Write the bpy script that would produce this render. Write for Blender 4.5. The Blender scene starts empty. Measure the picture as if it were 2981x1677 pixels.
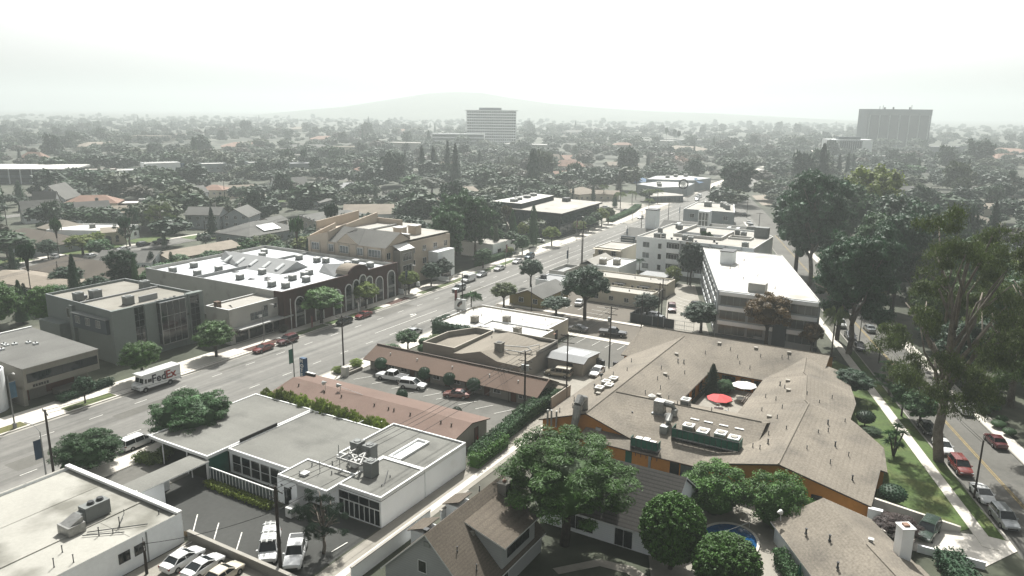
import bpy, math, random
import numpy as np
from mathutils import Vector, Matrix
R = math.radians
random.seed(7)
SC = bpy.context.scene
COL = SC.collection
LOC = {}

# ------------------------------------------------------------------ objects
def link(o):
    COL.objects.link(o)
    return o

def tag(o, label=None, cat=None, group=None, kind=None):
    if label: o['label'] = label
    if cat: o['category'] = cat
    if group: o['group'] = group
    if kind: o['kind'] = kind
    return o

def thing(name, label, cat, x, y, z=0.0, rot=0.0, group=None):
    o = bpy.data.objects.new(name, None)
    o.empty_display_size = .5
    o.location = (x, y, z)
    o.rotation_euler = (0, 0, rot)
    LOC[o.name] = (x, y, z)
    tag(o, label, cat, group)
    return link(o)

def origin_of(o):
    while o.parent is not None: o = o.parent
    return LOC.get(o.name, (0, 0, 0))

class MB:
    """collects faces in world coordinates"""
    def __init__(s, rot=0.0, cx=0.0, cy=0.0):
        s.v, s.f, s.m = [], [], []
        s.c, s.s, s.cx, s.cy = math.cos(rot), math.sin(rot), cx, cy
    def P(s, p):
        x, y, z = p
        return (s.cx + s.c*x - s.s*y, s.cy + s.s*x + s.c*y, z)
    def face(s, pts, m=0):
        b = len(s.v)
        s.v += [s.P(p) for p in pts]
        s.f.append(tuple(range(b, b+len(pts)))); s.m.append(m)
    def box(s, x0, x1, y0, y1, z0, z1, m=0, top=None, bot=True):
        if x0 > x1: x0, x1 = x1, x0
        if y0 > y1: y0, y1 = y1, y0
        b = len(s.v)
        s.v += [s.P(p) for p in ((x0,y0,z0),(x1,y0,z0),(x1,y1,z0),(x0,y1,z0),(x0,y0,z1),(x1,y0,z1),(x1,y1,z1),(x0,y1,z1))]
        q = [(0,1,5,4),(1,2,6,5),(2,3,7,6),(3,0,4,7)]
        s.f += [tuple(b+i for i in k) for k in q]; s.m += [m]*4
        s.f.append((b+4,b+5,b+6,b+7)); s.m.append(m if top is None else top)
        if bot: s.f.append((b+3,b+2,b+1,b)); s.m.append(m)
    def prism(s, poly, z0, z1, m=0, top=None, bottom=True):
        n = len(poly)
        zt = z1 if isinstance(z1, (list, tuple)) else [z1]*n
        for i in range(n):
            a, c = poly[i], poly[(i+1) % n]
            s.face([(a[0],a[1],z0),(c[0],c[1],z0),(c[0],c[1],zt[(i+1)%n]),(a[0],a[1],zt[i])], m)
        s.face([(p[0],p[1],zt[i]) for i, p in enumerate(poly)], m if top is None else top)
        if bottom: s.face([(p[0],p[1],z0) for p in reversed(poly)], m)
    def tube(s, pts, r, n=6, m=0, cap=True):
        pts = [Vector(p) for p in pts]
        rr = r if isinstance(r, (list, tuple)) else [r]*len(pts)
        rings = []
        for i, p in enumerate(pts):
            d = (pts[min(i+1, len(pts)-1)] - pts[max(i-1, 0)]).normalized()
            a = Vector((0,0,1)) if abs(d.z) < .9 else Vector((1,0,0))
            u = d.cross(a).normalized(); w = d.cross(u)
            b = len(s.v)
            for k in range(n):
                t = 2*math.pi*k/n
                s.v.append(s.P(p + (u*math.cos(t) + w*math.sin(t))*rr[i]))
            rings.append(b)
        for i in range(len(rings)-1):
            a, c = rings[i], rings[i+1]
            for k in range(n):
                s.f.append((a+k, c+k, c+(k+1)%n, a+(k+1)%n)); s.m.append(m)
        if cap:
            s.f.append(tuple(rings[-1]+k for k in range(n-1,-1,-1))); s.m.append(m)
            s.f.append(tuple(rings[0]+k for k in range(n))); s.m.append(m)
    def cyl(s, x, y, z0, z1, r, n=12, m=0, r1=None):
        s.tube([(x,y,z0),(x,y,z1)], [r, r if r1 is None else r1], n, m)
    def build(s, name, mats, parent=None, smooth=None, at=None):
        me = bpy.data.meshes.new(name)
        ox, oy, oz = at if at is not None else (origin_of(parent) if parent is not None else (0,0,0))
        me.from_pydata([(x-ox, y-oy, z-oz) for x, y, z in s.v], [], s.f)
        if not isinstance(mats, (list, tuple)): mats = [mats]
        for k in mats: me.materials.append(k)
        if len(mats) > 1: me.polygons.foreach_set('material_index', s.m)
        if smooth is not None:
            me.polygons.foreach_set('use_smooth', [True]*len(me.polygons))
            if smooth < 180: me.set_sharp_from_angle(angle=R(smooth))
        me.update()
        o = bpy.data.objects.new(name, me)
        if parent is not None: o.parent = parent
        elif at is not None: o.location = (ox, oy, oz)
        return link(o)

def rect(x0, x1, y0, y1): return [(x0,y0),(x1,y0),(x1,y1),(x0,y1)]

def inset(poly, d):
    n = len(poly); out = []
    for i in range(n):
        p0, p1, p2 = Vector(poly[i-1][:2]), Vector(poly[i][:2]), Vector(poly[(i+1)%n][:2])
        a, b = (p1-p0).normalized(), (p2-p1).normalized()
        na, nb = Vector((-a.y, a.x)), Vector((-b.y, b.x))
        k = 1 + na.dot(nb)
        out.append(tuple(p1 + (na+nb)*(d/max(k, .2))))
    return out

# ------------------------------------------------------------------ materials
def mk(name, col, rough=.85, n=(.4, .12), n2=None, stain=None, stripe=None, spec=.25, metal=0, brick=None, coat=0, streak=None):
    m = bpy.data.materials.new(name); m.use_nodes = True
    nt = m.node_tree; N = nt.nodes; L = nt.links
    b = N['Principled BSDF']
    b.inputs['Roughness'].default_value = rough
    b.inputs['Specular IOR Level'].default_value = spec
    b.inputs['Metallic'].default_value = metal
    if coat: b.inputs['Coat Weight'].default_value = coat
    geo = N.new('ShaderNodeNewGeometry')
    rgb = N.new('ShaderNodeRGB'); rgb.outputs[0].default_value = (*col, 1)
    cur = rgb.outputs[0]
    def noise(sc, det=4):
        t = N.new('ShaderNodeTexNoise'); t.inputs['Scale'].default_value = sc; t.inputs['Detail'].default_value = det
        L.new(geo.outputs['Position'], t.inputs['Vector']); return t.outputs['Fac']
    def scale(c, fac):
        v = N.new('ShaderNodeVectorMath'); v.operation = 'SCALE'
        L.new(c, v.inputs[0]); L.new(fac, v.inputs['Scale']); return v.outputs[0]
    def maprange(v, a, b_, c, d):
        r = N.new('ShaderNodeMapRange'); L.new(v, r.inputs['Value'])
        for k, q in zip(('From Min','From Max','To Min','To Max'), (a, b_, c, d)): r.inputs[k].default_value = q
        return r.outputs[0]
    if stain:
        f = maprange(noise(stain[1], 6), stain[2], stain[3], 0, stain[4] if len(stain) > 4 else 1)
        mx = N.new('ShaderNodeMix'); mx.data_type = 'RGBA'
        L.new(f, mx.inputs['Factor']); L.new(cur, mx.inputs[6]); mx.inputs[7].default_value = (*stain[0], 1)
        cur = mx.outputs[2]
    for q in (n, n2):
        if q: cur = scale(cur, maprange(noise(q[0]), .3, .7, 1-q[1], 1+q[1]))
    if streak:
        mp = N.new('ShaderNodeVectorMath'); mp.operation = 'MULTIPLY'; L.new(geo.outputs['Position'], mp.inputs[0]); mp.inputs[1].default_value = streak[0]
        t = N.new('ShaderNodeTexNoise'); t.inputs['Scale'].default_value = 1; t.inputs['Detail'].default_value = 5; L.new(mp.outputs[0], t.inputs['Vector'])
        cur = scale(cur, maprange(t.outputs['Fac'], .32, .68, 1-streak[1], 1+streak[1]))
    if stripe:       # shingle courses or siding laps: bands at equal heights
        sx = N.new('ShaderNodeSeparateXYZ'); L.new(geo.outputs['Position'], sx.inputs[0])
        a = N.new('ShaderNodeMath'); a.operation = 'MULTIPLY'; L.new(sx.outputs[2], a.inputs[0]); a.inputs[1].default_value = 1/stripe[0]
        fr = N.new('ShaderNodeMath'); fr.operation = 'FRACT'; L.new(a.outputs[0], fr.inputs[0])
        cur = scale(cur, maprange(fr.outputs[0], 0, .45, 1-stripe[1], 1+stripe[1]*.3))
    if brick:
        t = N.new('ShaderNodeTexBrick'); t.inputs['Scale'].default_value = brick[0]
        t.inputs['Color1'].default_value = (1,1,1,1); t.inputs['Color2'].default_value = (.8,.8,.8,1); t.inputs['Mortar'].default_value = (brick[1],)*3+(1,)
        L.new(geo.outputs['Position'], t.inputs['Vector'])
        v = N.new('ShaderNodeVectorMath'); v.operation = 'MULTIPLY'; L.new(cur, v.inputs[0]); L.new(t.outputs['Color'], v.inputs[1]); cur = v.outputs[0]
    L.new(cur, b.inputs['Base Color'])
    return m

def leafmat(name, col, trans=.25, var=.45):
    m = bpy.data.materials.new(name); m.use_nodes = True
    nt = m.node_tree; N = nt.nodes; L = nt.links
    b = N['Principled BSDF']; b.inputs['Roughness'].default_value = .6; b.inputs['Specular IOR Level'].default_value = .25
    geo = N.new('ShaderNodeNewGeometry'); oi = N.new('ShaderNodeObjectInfo')
    def mr(v, lo, hi):
        r = N.new('ShaderNodeMapRange'); L.new(v, r.inputs[0]); r.inputs['To Min'].default_value = lo; r.inputs['To Max'].default_value = hi; return r.outputs[0]
    k1 = mr(geo.outputs['Random Per Island'], 1-var, 1+var); k2 = mr(oi.outputs['Random'], .75, 1.25)
    tn = N.new('ShaderNodeTexNoise'); tn.inputs['Scale'].default_value = .35; L.new(geo.outputs['Position'], tn.inputs['Vector'])
    k3 = mr(tn.outputs['Fac'], .45, 1.55)  # wide tone noise paints lit and shaded clumps into the leaf colour
    a = N.new('ShaderNodeMath'); a.operation = 'MULTIPLY'; L.new(k1, a.inputs[0]); L.new(k2, a.inputs[1])
    a2 = N.new('ShaderNodeMath'); a2.operation = 'MULTIPLY'; L.new(a.outputs[0], a2.inputs[0]); L.new(k3, a2.inputs[1])
    v = N.new('ShaderNodeVectorMath'); v.operation = 'SCALE'; v.inputs[0].default_value = col; L.new(a2.outputs[0], v.inputs['Scale'])
    L.new(v.outputs[0], b.inputs['Base Color'])
    t = N.new('ShaderNodeBsdfTranslucent'); L.new(v.outputs[0], t.inputs['Color'])
    mx = N.new('ShaderNodeMixShader'); mx.inputs[0].default_value = trans
    L.new(b.outputs[0], mx.inputs[1]); L.new(t.outputs[0], mx.inputs[2]); L.new(mx.outputs[0], N['Material Output'].inputs['Surface'])
    return m

M = {}
KA = .58
def D_(key, col, *a, **k):
    q = .82 if key in ('roof_white','roof_white2','trim_white','wall_white','wall_white2','siding_white','unit_white','skylight','paint_white','umbrella_white','umbrella_red','headlight','concrete_bright') or key.startswith('car_') else KA
    if k.get('stain'): k['stain'] = (tuple(c*q for c in k['stain'][0]), *k['stain'][1:])
    M[key] = mk(key, tuple(c*q for c in col), *a, **k)
D_('ground', (.075,.085,.055), n=(.02,.35), n2=(.35,.3), stain=((.17,.16,.13), .03, .52, .64, .7))
D_('asphalt', (.25,.245,.225), n=(.05,.10), n2=(1.2,.08), stain=((.16,.16,.15), .11, .56, .7, .55), rough=.95, streak=((.012,.55,0),.26))
D_('asphalt_dark', (.082,.084,.078), n=(.15,.15), n2=(2.,.08), rough=.95)
D_('asphalt_mid', (.19,.185,.165), n=(.1,.15), n2=(1.5,.08), stain=((.12,.12,.11), .25, .55, .68, .6), rough=.95)
D_('asphalt_warm', (.185,.165,.135), n=(.06,.16), n2=(1.5,.08), rough=.95)
D_('concrete', (.40,.375,.32), n=(.3,.10), n2=(2,.05), stain=((.28,.26,.22), .5, .58, .7, .6))
D_('concrete_bright', (.58,.55,.49), n=(.25,.10), n2=(2,.05))
D_('kerb', (.46,.44,.39), n=(.6,.12))
D_('kerb_red', (.25,.06,.045), n=(.6,.2))
D_('paint_white', (.66,.65,.60), n=(1.5,.18), rough=.7)
D_('paint_yellow', (.42,.30,.09), n=(1.5,.25), rough=.7)
D_('grass', (.095,.125,.035), n=(.25,.3), n2=(3.,.3), stain=((.20,.17,.07), .18, .5, .68, .7))
D_('grass_lush', (.085,.14,.03), n=(.3,.22), n2=(3.,.3), stain=((.19,.19,.06), .22, .52, .7, .6))
D_('soil', (.11,.07,.045), n=(.8,.3), n2=(5,.3))
D_('mulch', (.11,.05,.035), n=(1.5,.35), n2=(6,.3))
D_('water', (.015,.10,.26), rough=.08, n=(.8,.2), spec=.5)
D_('wall_white', (.86,.89,.89), n=(.25,.05), n2=(2,.03))
D_('wall_white2', (.96,.98,.98), n=(.25,.06), stain=((.78,.77,.73), .3, .6, .75, .5))
D_('wall_pale', (.62,.61,.56), n=(.2,.08), stain=((.36,.35,.31), .35, .58, .72, .6))
D_('wall_cream', (.75,.69,.56), n=(.25,.08))
D_('wall_tan', (.50,.46,.39), n=(.25,.08), n2=(2,.04))
D_('wall_pinktan', (.66,.56,.45), n=(.25,.07), n2=(2,.04))
D_('wall_greytan', (.34,.32,.28), n=(.25,.08))
D_('wall_grey', (.26,.295,.275), n=(.2,.08), n2=(3,.05))
D_('wall_concrete', (.33,.315,.27), n=(.2,.08), n2=(3,.05))
D_('wall_bluegrey', (.40,.44,.455), n=(.25,.1))
D_('wall_slate', (.10,.125,.14), n=(.25,.1))
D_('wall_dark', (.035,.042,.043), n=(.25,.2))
D_('wall_yellow', (.31,.255,.10), n=(.3,.1), stripe=(.2,.12))
D_('wall_orange', (.62,.27,.06), n=(.2,.10), n2=(2.5,.07))
D_('wall_brick', (.085,.040,.032), n=(.3,.2), brick=(2.2,.7))
D_('wall_block', (.30,.29,.255), n=(.4,.1), stripe=(.2,.12))
D_('siding_grey', (.52,.54,.53), n=(.3,.06), stripe=(.25,.10))
D_('siding_white', (.78,.81,.81), n=(.3,.05), stripe=(.25,.08))
D_('fence_wood', (.07,.045,.03), n=(.6,.25), stripe=(.18,.25))
D_('fence_dark', (.035,.042,.045), n=(.6,.2))
D_('roof_grey', (.26,.26,.235), n=(.12,.12), n2=(4,.08), stain=((.17,.17,.155), .2, .52, .7, .75), streak=((.5,.06,0),.08), rough=.95)
D_('roof_grey2', (.36,.345,.30), n=(.12,.12), n2=(4,.06), stain=((.27,.25,.21), .2, .52, .7, .7), rough=.95)
D_('roof_stained', (.52,.51,.455), n=(.15,.10), n2=(2.5,.05), stain=((.22,.215,.18), .14, .50, .66, .9), rough=.9)
D_('roof_white', (.55,.545,.515), n=(.12,.06), n2=(3,.03), stain=((.34,.315,.27), .13, .54, .70, .8), rough=.8)
D_('roof_white2', (.53,.555,.57), n=(.12,.05), n2=(3,.03), stain=((.52,.54,.55), .2, .56, .72, .6), rough=.75)
D_('roof_pale', (.52,.50,.45), n=(.15,.08), n2=(3,.05), stain=((.36,.34,.30), .2, .54, .7, .7))
D_('roof_lightgrey', (.42,.43,.43), n=(.2,.06), n2=(3,.04))
D_('shingle_tan', (.29,.258,.21), n=(.12,.18), n2=(4,.22), stain=((.19,.172,.145), .22, .5, .7, .75), stripe=(.14,.10), rough=.95)
D_('shingle_tan2', (.32,.287,.235), n=(.15,.09), n2=(6,.16), stripe=(.14,.10), rough=.95)
D_('shingle_brown', (.165,.14,.11), n=(.2,.12), n2=(6,.22), stripe=(.22,.16), rough=.95)
D_('shingle_dark', (.075,.072,.066), n=(.2,.14), n2=(6,.2), stripe=(.26,.55), rough=.95)
D_('shingle_grey', (.20,.20,.185), n=(.2,.12), n2=(6,.16), stripe=(.18,.10), rough=.95)
D_('shingle_umber', (.15,.13,.105), n=(.2,.12), n2=(5,.16), stripe=(.18,.10), rough=.95)
D_('roof_rose', (.235,.165,.135), n=(.2,.10), n2=(6,.10), stain=((.29,.215,.175), .3, .55, .75, .6), rough=.95)
D_('roof_brownrose', (.205,.145,.112), n=(.2,.08), n2=(6,.10), rough=.95)
D_('roof_terracotta', (.34,.215,.16), n=(.3,.14), n2=(4,.15), stripe=(.2,.16))
D_('roof_tan', (.33,.285,.225), n=(.3,.12), n2=(4,.12), stripe=(.2,.08))
D_('roof_blue', (.13,.22,.36), n=(.3,.15))
D_('trim_white', (.74,.75,.73), rough=.6, n=(1,.04))
D_('trim_dark', (.035,.035,.035), rough=.6, n=(1,.1))
D_('trim_brown', (.09,.06,.04), rough=.7, n=(1,.15))
D_('door_red', (.16,.06,.035), rough=.6, n=(1,.15))
D_('glass', (.012,.018,.021), rough=.08, n=(.5,.3), spec=.6)
D_('glass_teal', (.02,.045,.045), rough=.1, n=(.5,.3), spec=.6)
D_('glass_pale', (.10,.125,.13), rough=.12, n=(.5,.3), spec=.6)
D_('glass_tower', (.012,.018,.026), rough=.6, n=(.12,.25), spec=.1)
D_('blind', (.42,.42,.39), rough=.7, n=(1,.1))
D_('metal_grey', (.36,.38,.375), rough=.45, n=(.8,.15), metal=.35)
D_('metal_light', (.60,.61,.59), rough=.45, n=(.8,.10), metal=.2)
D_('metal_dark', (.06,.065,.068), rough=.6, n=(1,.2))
D_('metal_galv', (.42,.42,.40), rough=.4, n=(2.5,.2), metal=.5)
D_('unit_grey', (.24,.255,.245), rough=.6, n=(1,.1), stripe=(.12,.25))
D_('unit_tan', (.40,.37,.31), rough=.6, n=(1,.1), stripe=(.12,.18))
D_('unit_white', (.66,.66,.63), rough=.55, n=(1,.08))
D_('skylight', (.62,.64,.63), rough=.25, n=(1,.08), spec=.5)
D_('mesh_green', (.015,.13,.085), rough=.6, n=(.6,.2))
D_('pole_wood', (.05,.04,.033), rough=.9, n=(2,.3))
D_('pole_steel', (.30,.31,.30), rough=.5, n=(1,.1))
D_('wire', (.05,.05,.05), rough=.6, n=(1,.1))
D_('tyre', (.018,.018,.018), rough=.9, n=(2,.2))
D_('rim', (.34,.34,.34), rough=.35, metal=.6, n=(2,.1))
D_('headlight', (.62,.65,.66), rough=.15, n=(2,.1), spec=.6)
D_('taillight', (.22,.015,.012), rough=.25, n=(2,.1), spec=.5)
D_('bark', (.075,.06,.05), rough=.95, n=(1.5,.3), n2=(8,.2))
D_('bark_pale', (.24,.21,.175), rough=.95, n=(.8,.35), n2=(6,.2))
D_('umbrella_red', (.52,.05,.05), rough=.7, n=(1,.08))
D_('umbrella_white', (.70,.69,.65), rough=.7, n=(1,.05))
D_('sign_blue', (.025,.09,.19), rough=.5, n=(1,.1))
D_('banner_green', (.06,.20,.14), rough=.7, n=(1,.15))
D_('banner_navy', (.04,.07,.11), rough=.7, n=(1,.15))
D_('banner_blue', (.10,.20,.28), rough=.7, n=(1,.2))
D_('banner_red', (.22,.06,.05), rough=.7, n=(1,.2))
D_('ink_purple', (.022,.018,.035), rough=.5, n=(1,.1))
D_('ink_red', (.36,.035,.025), rough=.5, n=(1,.1))
D_('hill', (.10,.12,.08), n=(.01,.25))
def P_(key, col, metal=0, rough=.25): D_(key, col, rough=rough, n=(1.2,.03), spec=.5, metal=metal, coat=.5)
P_('car_white', (.72,.73,.72)); P_('car_silver', (.36,.38,.385), .55, .3); P_('car_black', (.012,.013,.014)); P_('car_grey', (.12,.125,.13), .4)
P_('car_red', (.17,.025,.020)); P_('car_maroon', (.085,.014,.016)); P_('car_blue', (.05,.09,.12), .3); P_('car_cream', (.55,.50,.40)); P_('car_tan', (.30,.27,.21), .4); P_('car_rose', (.20,.09,.075), .3)
P_('car_green', (.035,.06,.045), .2); P_('car_gold', (.33,.31,.25), .5)
for k, c, t in (('dark', (.019,.052,.022), .2), ('mid', (.036,.088,.027), .25), ('bright', (.046,.108,.017), .2), ('olive', (.076,.108,.028), .3),
                ('teal', (.018,.048,.028), .2), ('yellow', (.120,.155,.024), .3), ('sage', (.072,.092,.056), .25), ('rust', (.085,.056,.022), .3),
                ('brown', (.074,.068,.040), .25), ('purple', (.036,.023,.020), .2), ('gum', (.050,.086,.022), .2), ('lime', (.145,.200,.030), .35), ('deep', (.012,.031,.015), .15)):
    M['leaf_'+k] = leafmat('leaf_'+k, c, t)
for k, c in (('dark', (.020,.047,.021)), ('mid', (.036,.072,.030)), ('olive', (.056,.078,.034)), ('brown', (.064,.062,.040))): M['woods_'+k] = leafmat('woods_'+k, c, .15, .22)
HAZE, SKY, EXPO, SMOG = .00042, .066, 0.95, 2.1
# ------------------------------------------------------------------ ground, roads, pavements
def struct(name, mb, mats, at=(0,0,0)):
    o = mb.build(name, mats, None, at=at); o['kind'] = 'structure'; return o

LV = [0]
def sheet(name, polys, mat, z=None, kind='structure'):
    if z is None:
        LV[0] += 1; z = .004*LV[0]
    b = MB()
    for p in (polys if isinstance(polys[0][0], (tuple, list)) else [polys]): b.face([(x, y, z) for x, y in p])
    o = b.build(name, M[mat], None, at=(0,0,0)); o['kind'] = kind; return o

OFF = [(-400,0),(140,0),(170,.9),(200,2.2),(253,4),(300,7),(363,12),(451,17.5),(600,26),(900,40),(1600,75)]
def off(x):
    for (a, p), (b, q) in zip(OFF, OFF[1:]):
        if x <= b: return p+(q-p)*(x-a)/(b-a)
    return OFF[-1][1]
XS = [-150,-60,0,60,100,140,155,170,185,200,226,253,276,300,330,363,405,451,520,600,750,900,1600]
def strip(x0, x1, y0, y1):
    xs = [x0]+[x for x in XS if x0 < x < x1]+[x1]
    return [[(a, y0+off(a)), (b, y0+off(b)), (b, y1+off(b)), (a, y1+off(a))] for a, b in zip(xs, xs[1:])]
def strip_solid(name, x0, x1, y0, y1, z0, z1, mat, kind='structure'):
    b = MB()
    for p in strip(x0, x1, y0, y1): b.prism(p, z0, z1)
    o = b.build(name, M[mat], None, at=(0,0,0)); o['kind'] = kind; return o

b = MB(); b.face([(-400,-2500,0),(9000,-2500,0),(9000,9000,0),(-400,9000,0)])
struct('ground', b, M['ground'])
DS = math.tan(R(19.5))                        # the diagonal street
def dg(x, dy=0): return (x, -9.8+.354*(x-93)+dy)
def dstrip(x0, x1, a, c): return [dg(x0, a), dg(x1, a), dg(x1, c), dg(x0, c)]
sheet('residential_ground', [[(-60,121),(420,121),(420,420),(-60,420)]], 'ground')
sheet('yard_ground', [[(40,-40),(140,-40),(140,46),(40,46)]], 'ground')
sheet('boulevard', strip(-150, 1600, 92.3, 113), 'asphalt')
sheet('street', [dstrip(20, 440, -10.85, 0)], 'asphalt_mid')
sheet('road_patch', [[(62,104),(75,104),(75,106.4),(62,106.4)],[(112,93.4),(121,93.4),(121,95.6),(112,95.6)],[(150,104),(166,104.6),(166,107),(150,106.4)],[(84,108.9),(99,108.9),(99,109.7),(84,109.7)],[(45,99.6),(52,99.6),(52,103),(45,103)],[(128,108.6),(140,108.6),(140,111.6),(128,111.6)]], 'asphalt_mid')
sheet('cross_street', [[(139.5,18),(151.5,20),(151.5,92.3),(139.5,92.3)]], 'asphalt_warm')
sheet('parking_lot', [[(46.4,51.2),(58.6,51.2),(58.6,60),(56.2,64),(56.2,80),(46.4,80)]], 'asphalt_dark')
sheet('parking_lot', [[(22,48.5),(46,48.5),(46,67.2),(22,67.2)]], 'concrete')
sheet('motel_courtyard', [[(84,52),(100.5,52),(100.5,90),(84,90)]], 'asphalt_mid')
sheet('service_yard', [[(103,47.8),(125,47.8),(125,61),(103,61)]], 'concrete')
sheet('parking_lot', [[(123.5,47.8),(138,50),(138,65.2),(123.5,65.2)]], 'asphalt_mid')
sheet('parking_lot', [[(153,59.8),(180,59.8),(180,91),(153,91)]], 'asphalt_warm')
sheet('parking_lot', [[(153,41),(198,58),(198,62.5),(180,59.6),(153,51)]], 'concrete')
sheet('alley', [[(20,47.6),(103,47.6),(103,50.9),(20,50.9)]], 'concrete')
sheet('alley_gutter', [[(20,48.3),(103,48.3),(103,49.2),(20,49.2)]], 'concrete_bright')
sheet('forecourt', [[(46,80.2),(56,80.2),(56,88.6),(46,88.6)]], 'asphalt_mid')
sheet('courtyard_paving', [[(106,23.4),(124,23.4),(124,32.2),(106,32.2)]], 'concrete')
sheet('pool_deck', [[(64,6),(86.5,9),(86.5,24),(72,24.5),(64,21)]], 'concrete')
sheet('path', [[(62,31),(66,27.6),(66.6,24),(65.2,20.6),(63.8,21),(65.2,24.2),(64.9,27),(61.4,30)]], 'concrete')
sheet('driveway', [[(85.2,-7.2),(85.2,-.8),(88,2.8),(91.6,3),(91.9,-4.9),(92.6,-7.2),(95.5,-9.2),(91,-10.6)]], 'concrete_bright')
sheet('front_lawn', [[(91.2,3.6),(92.3,-5),(94,-6.6),(110,-.9),(131,6.6),(146,12),(150,16),(142,16),(130,11.5),(118.5,9.2),(111,9),(105.5,4),(91.2,3.8)]], 'grass_lush')
sheet('verge', [dstrip(92.8, 158, .25, 1.9)], 'grass_lush')
sheet('verge', [dstrip(60, 108, -16, -11)], 'grass')
sheet('garden_ground', [dstrip(108, 300, -40, -13.4)], 'ground')
sheet('parking_lot', [[(296,116),(366,121),(366,170),(300,158)]], 'concrete')
sheet('parking_lot', [[(300,62),(420,104),(400,112),(290,97)]], 'asphalt')
sheet('hillside_lot', [[(395,84),(440,100),(450,92),(405,76)]], 'roof_tan')
sheet('residential_street', [[(20,224.2),(520,236),(520,246.5),(20,233.8)]], 'asphalt')
sheet('residential_street', [[(60,333),(420,349),(420,358),(60,342)]], 'asphalt')
sheet('driveway', [[(122,235),(130.5,235),(131.5,262),(127.5,262)]], 'concrete_bright')
sheet('driveway', [[(137,236),(142,236),(143,247),(139,247)]], 'concrete_bright')
sheet('side_yard_paving', [[(98,176),(112,180),(110,214),(97,214)]], 'concrete')
for k, (x0, x1, y0, y1) in enumerate(((131,139,236,246),(142.6,150,237,246),(156,168,238,248),(108,121,238,246),(171,182,226,238),(333,352,222,241),(262,276,288,297))):
    sheet('lawn', [[(x0,y0),(x1,y0+.3),(x1,y1),(x0,y1)]], 'grass_lush')
# pavements stand a kerb's height above the road
strip_solid('pavement', -150, 1200, 113.15, 119.4, 0, .14, 'concrete_bright')
strip_solid('kerb', -150, 1200, 112.95, 113.148, 0, .15, 'kerb')
strip_solid('gutter', -150, 700, 112.3, 112.94, 0, .035, 'kerb')
for x0, x1 in ((-150,139.4),(151.6,420)):
    strip_solid('pavement', x0, x1, 88.7, 92.1, 0, .14, 'concrete_bright')
    strip_solid('kerb', x0, x1, 92.102, 92.3, 0, .15, 'kerb')
    strip_solid('gutter', x0, x1, 92.301, 92.85, 0, .035, 'kerb')
for name, y0, y1, z, m in (('kerb',0,.2,.15,'kerb'),('pavement',1.95,3.5,.13,'concrete_bright')):
    b = MB(); b.prism(dstrip(92.8 if name == 'kerb' else 90, 330, y0, y1), 0, z); struct(name, b, M[m])
b = MB(); b.prism(dstrip(60, 330, -11.1, -10.86), 0, .15); struct('kerb', b, M['kerb'])
b = MB(); b.prism(dstrip(108, 300, -13.3, -11.11), 0, .13); struct('pavement', b, M['concrete_bright'])
for y0, y1, x0 in ((137.6,139.3,52),(151.7,153,43)):
    b = MB(); b.prism(rect(y0, y1, x0, 88.6), 0, .14); struct('pavement', b, M['concrete_bright'])
b = MB(); b.prism(rect(139.301,139.5,52,88.6), 0, .15); b.prism(rect(151.501,151.699,43,88.6), 0, .15); struct('kerb', b, M['kerb'])
b = MB(); b.prism([(60,235.4),(330,241.6),(330,243.4),(60,237.2)], 0, .12); struct('pavement', b, M['concrete_bright'])
# planting strips let into the northern pavement
for x0, x1, m in ((36,53.5,'grass'),(59.5,67.3,'grass'),(94.5,104.5,'mulch'),(104.6,116,'grass_lush'),(116.5,134,'grass_lush'),(137,145,'mulch'),(150,176,'grass'),(177,202,'grass_lush')):
    strip_solid('planting_strip', x0, x1, 113.5, 115.6, .1, .16, m)
# paint
b = MB()
def line(p, q, w=.13, z=.03):
    p, q = Vector(p), Vector(q); d = (q-p).normalized(); n = Vector((-d.y, d.x))*w/2
    b.face([(*(p-n),z),(*(q-n),z),(*(q+n),z),(*(p+n),z)])
def dashes(y, x0, x1, ph, L=2.15, P=7.32):
    x = ph - P*math.floor((ph-x0)/P)
    while x < x1:
        line((x, y+off(x)), (x+L, y+off(x+L))); x += P
dashes(108.05, 20, 700, 66.8); dashes(98.2, 20, 700, 44.5)
for (x0, x1, y) in ((117,139,101.5),(158,188,104.6),(122,140,98.2),(100,139,104.8)):
    if y == 104.8: continue
    line((x0, y+off(x0)), (x1, y+off(x1)))
for x0 in range(190, 600, 20):
    for y in (101.4, 104.7): line((x0, y+off(x0)), (x0+20, y+off(x0+20)))
# turn arrow
for p, q, w in (((131.4,103.3),(133.4,103.3),.28),((133.3,103.2),(133.9,104.1),.28),((133.5,104.1),(132.5,104.35),.5)): line(p, q, w)
o = b.build('road_marking', M['paint_white'], None, at=(0,0,0)); o['kind'] = 'structure'
b = MB()
for p, q in (((47.1,68.0),(49.95,70.9)),((47.1,64.6),(50.0,67.3)),((47.2,61.1),(50.0,63.5)),((52.3,52.4),(54.6,52.2)),
             ((43,66.6),(46,66.6)),):
    line(p, q, .12, .13)
for y in (86.2,82.1,77.8,73.9,71.2,68.6,64.2,61,57.5): line((93.4, y), (96.2, y-1.6), .1, .13)
for y in (62.6,59.2,56.4,53.8): line((133.5, y), (137.2, y-.2), .11, .13)
for x in (156,159,162,165): line((x, 66.5), (x+.2, 71), .11, .13)
for y in (80,76.8,73.6): line((157,y),(160.5,y),.11,.13)
for k in range(6): line((164+3.2*k, 48.3+1.1*k), (166.6+3.2*k, 52.6+1.1*k), .11, .13)
o = b.build('parking_marking', M['paint_white'], None, at=(0,0,0)); o['kind'] = 'structure'
b = MB()
for d in (-5.3, -5.6): line(dg(96, d), dg(300, d), .12)
o = b.build('centre_line', M['paint_yellow'], None, at=(0,0,0)); o['kind'] = 'structure'
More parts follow.
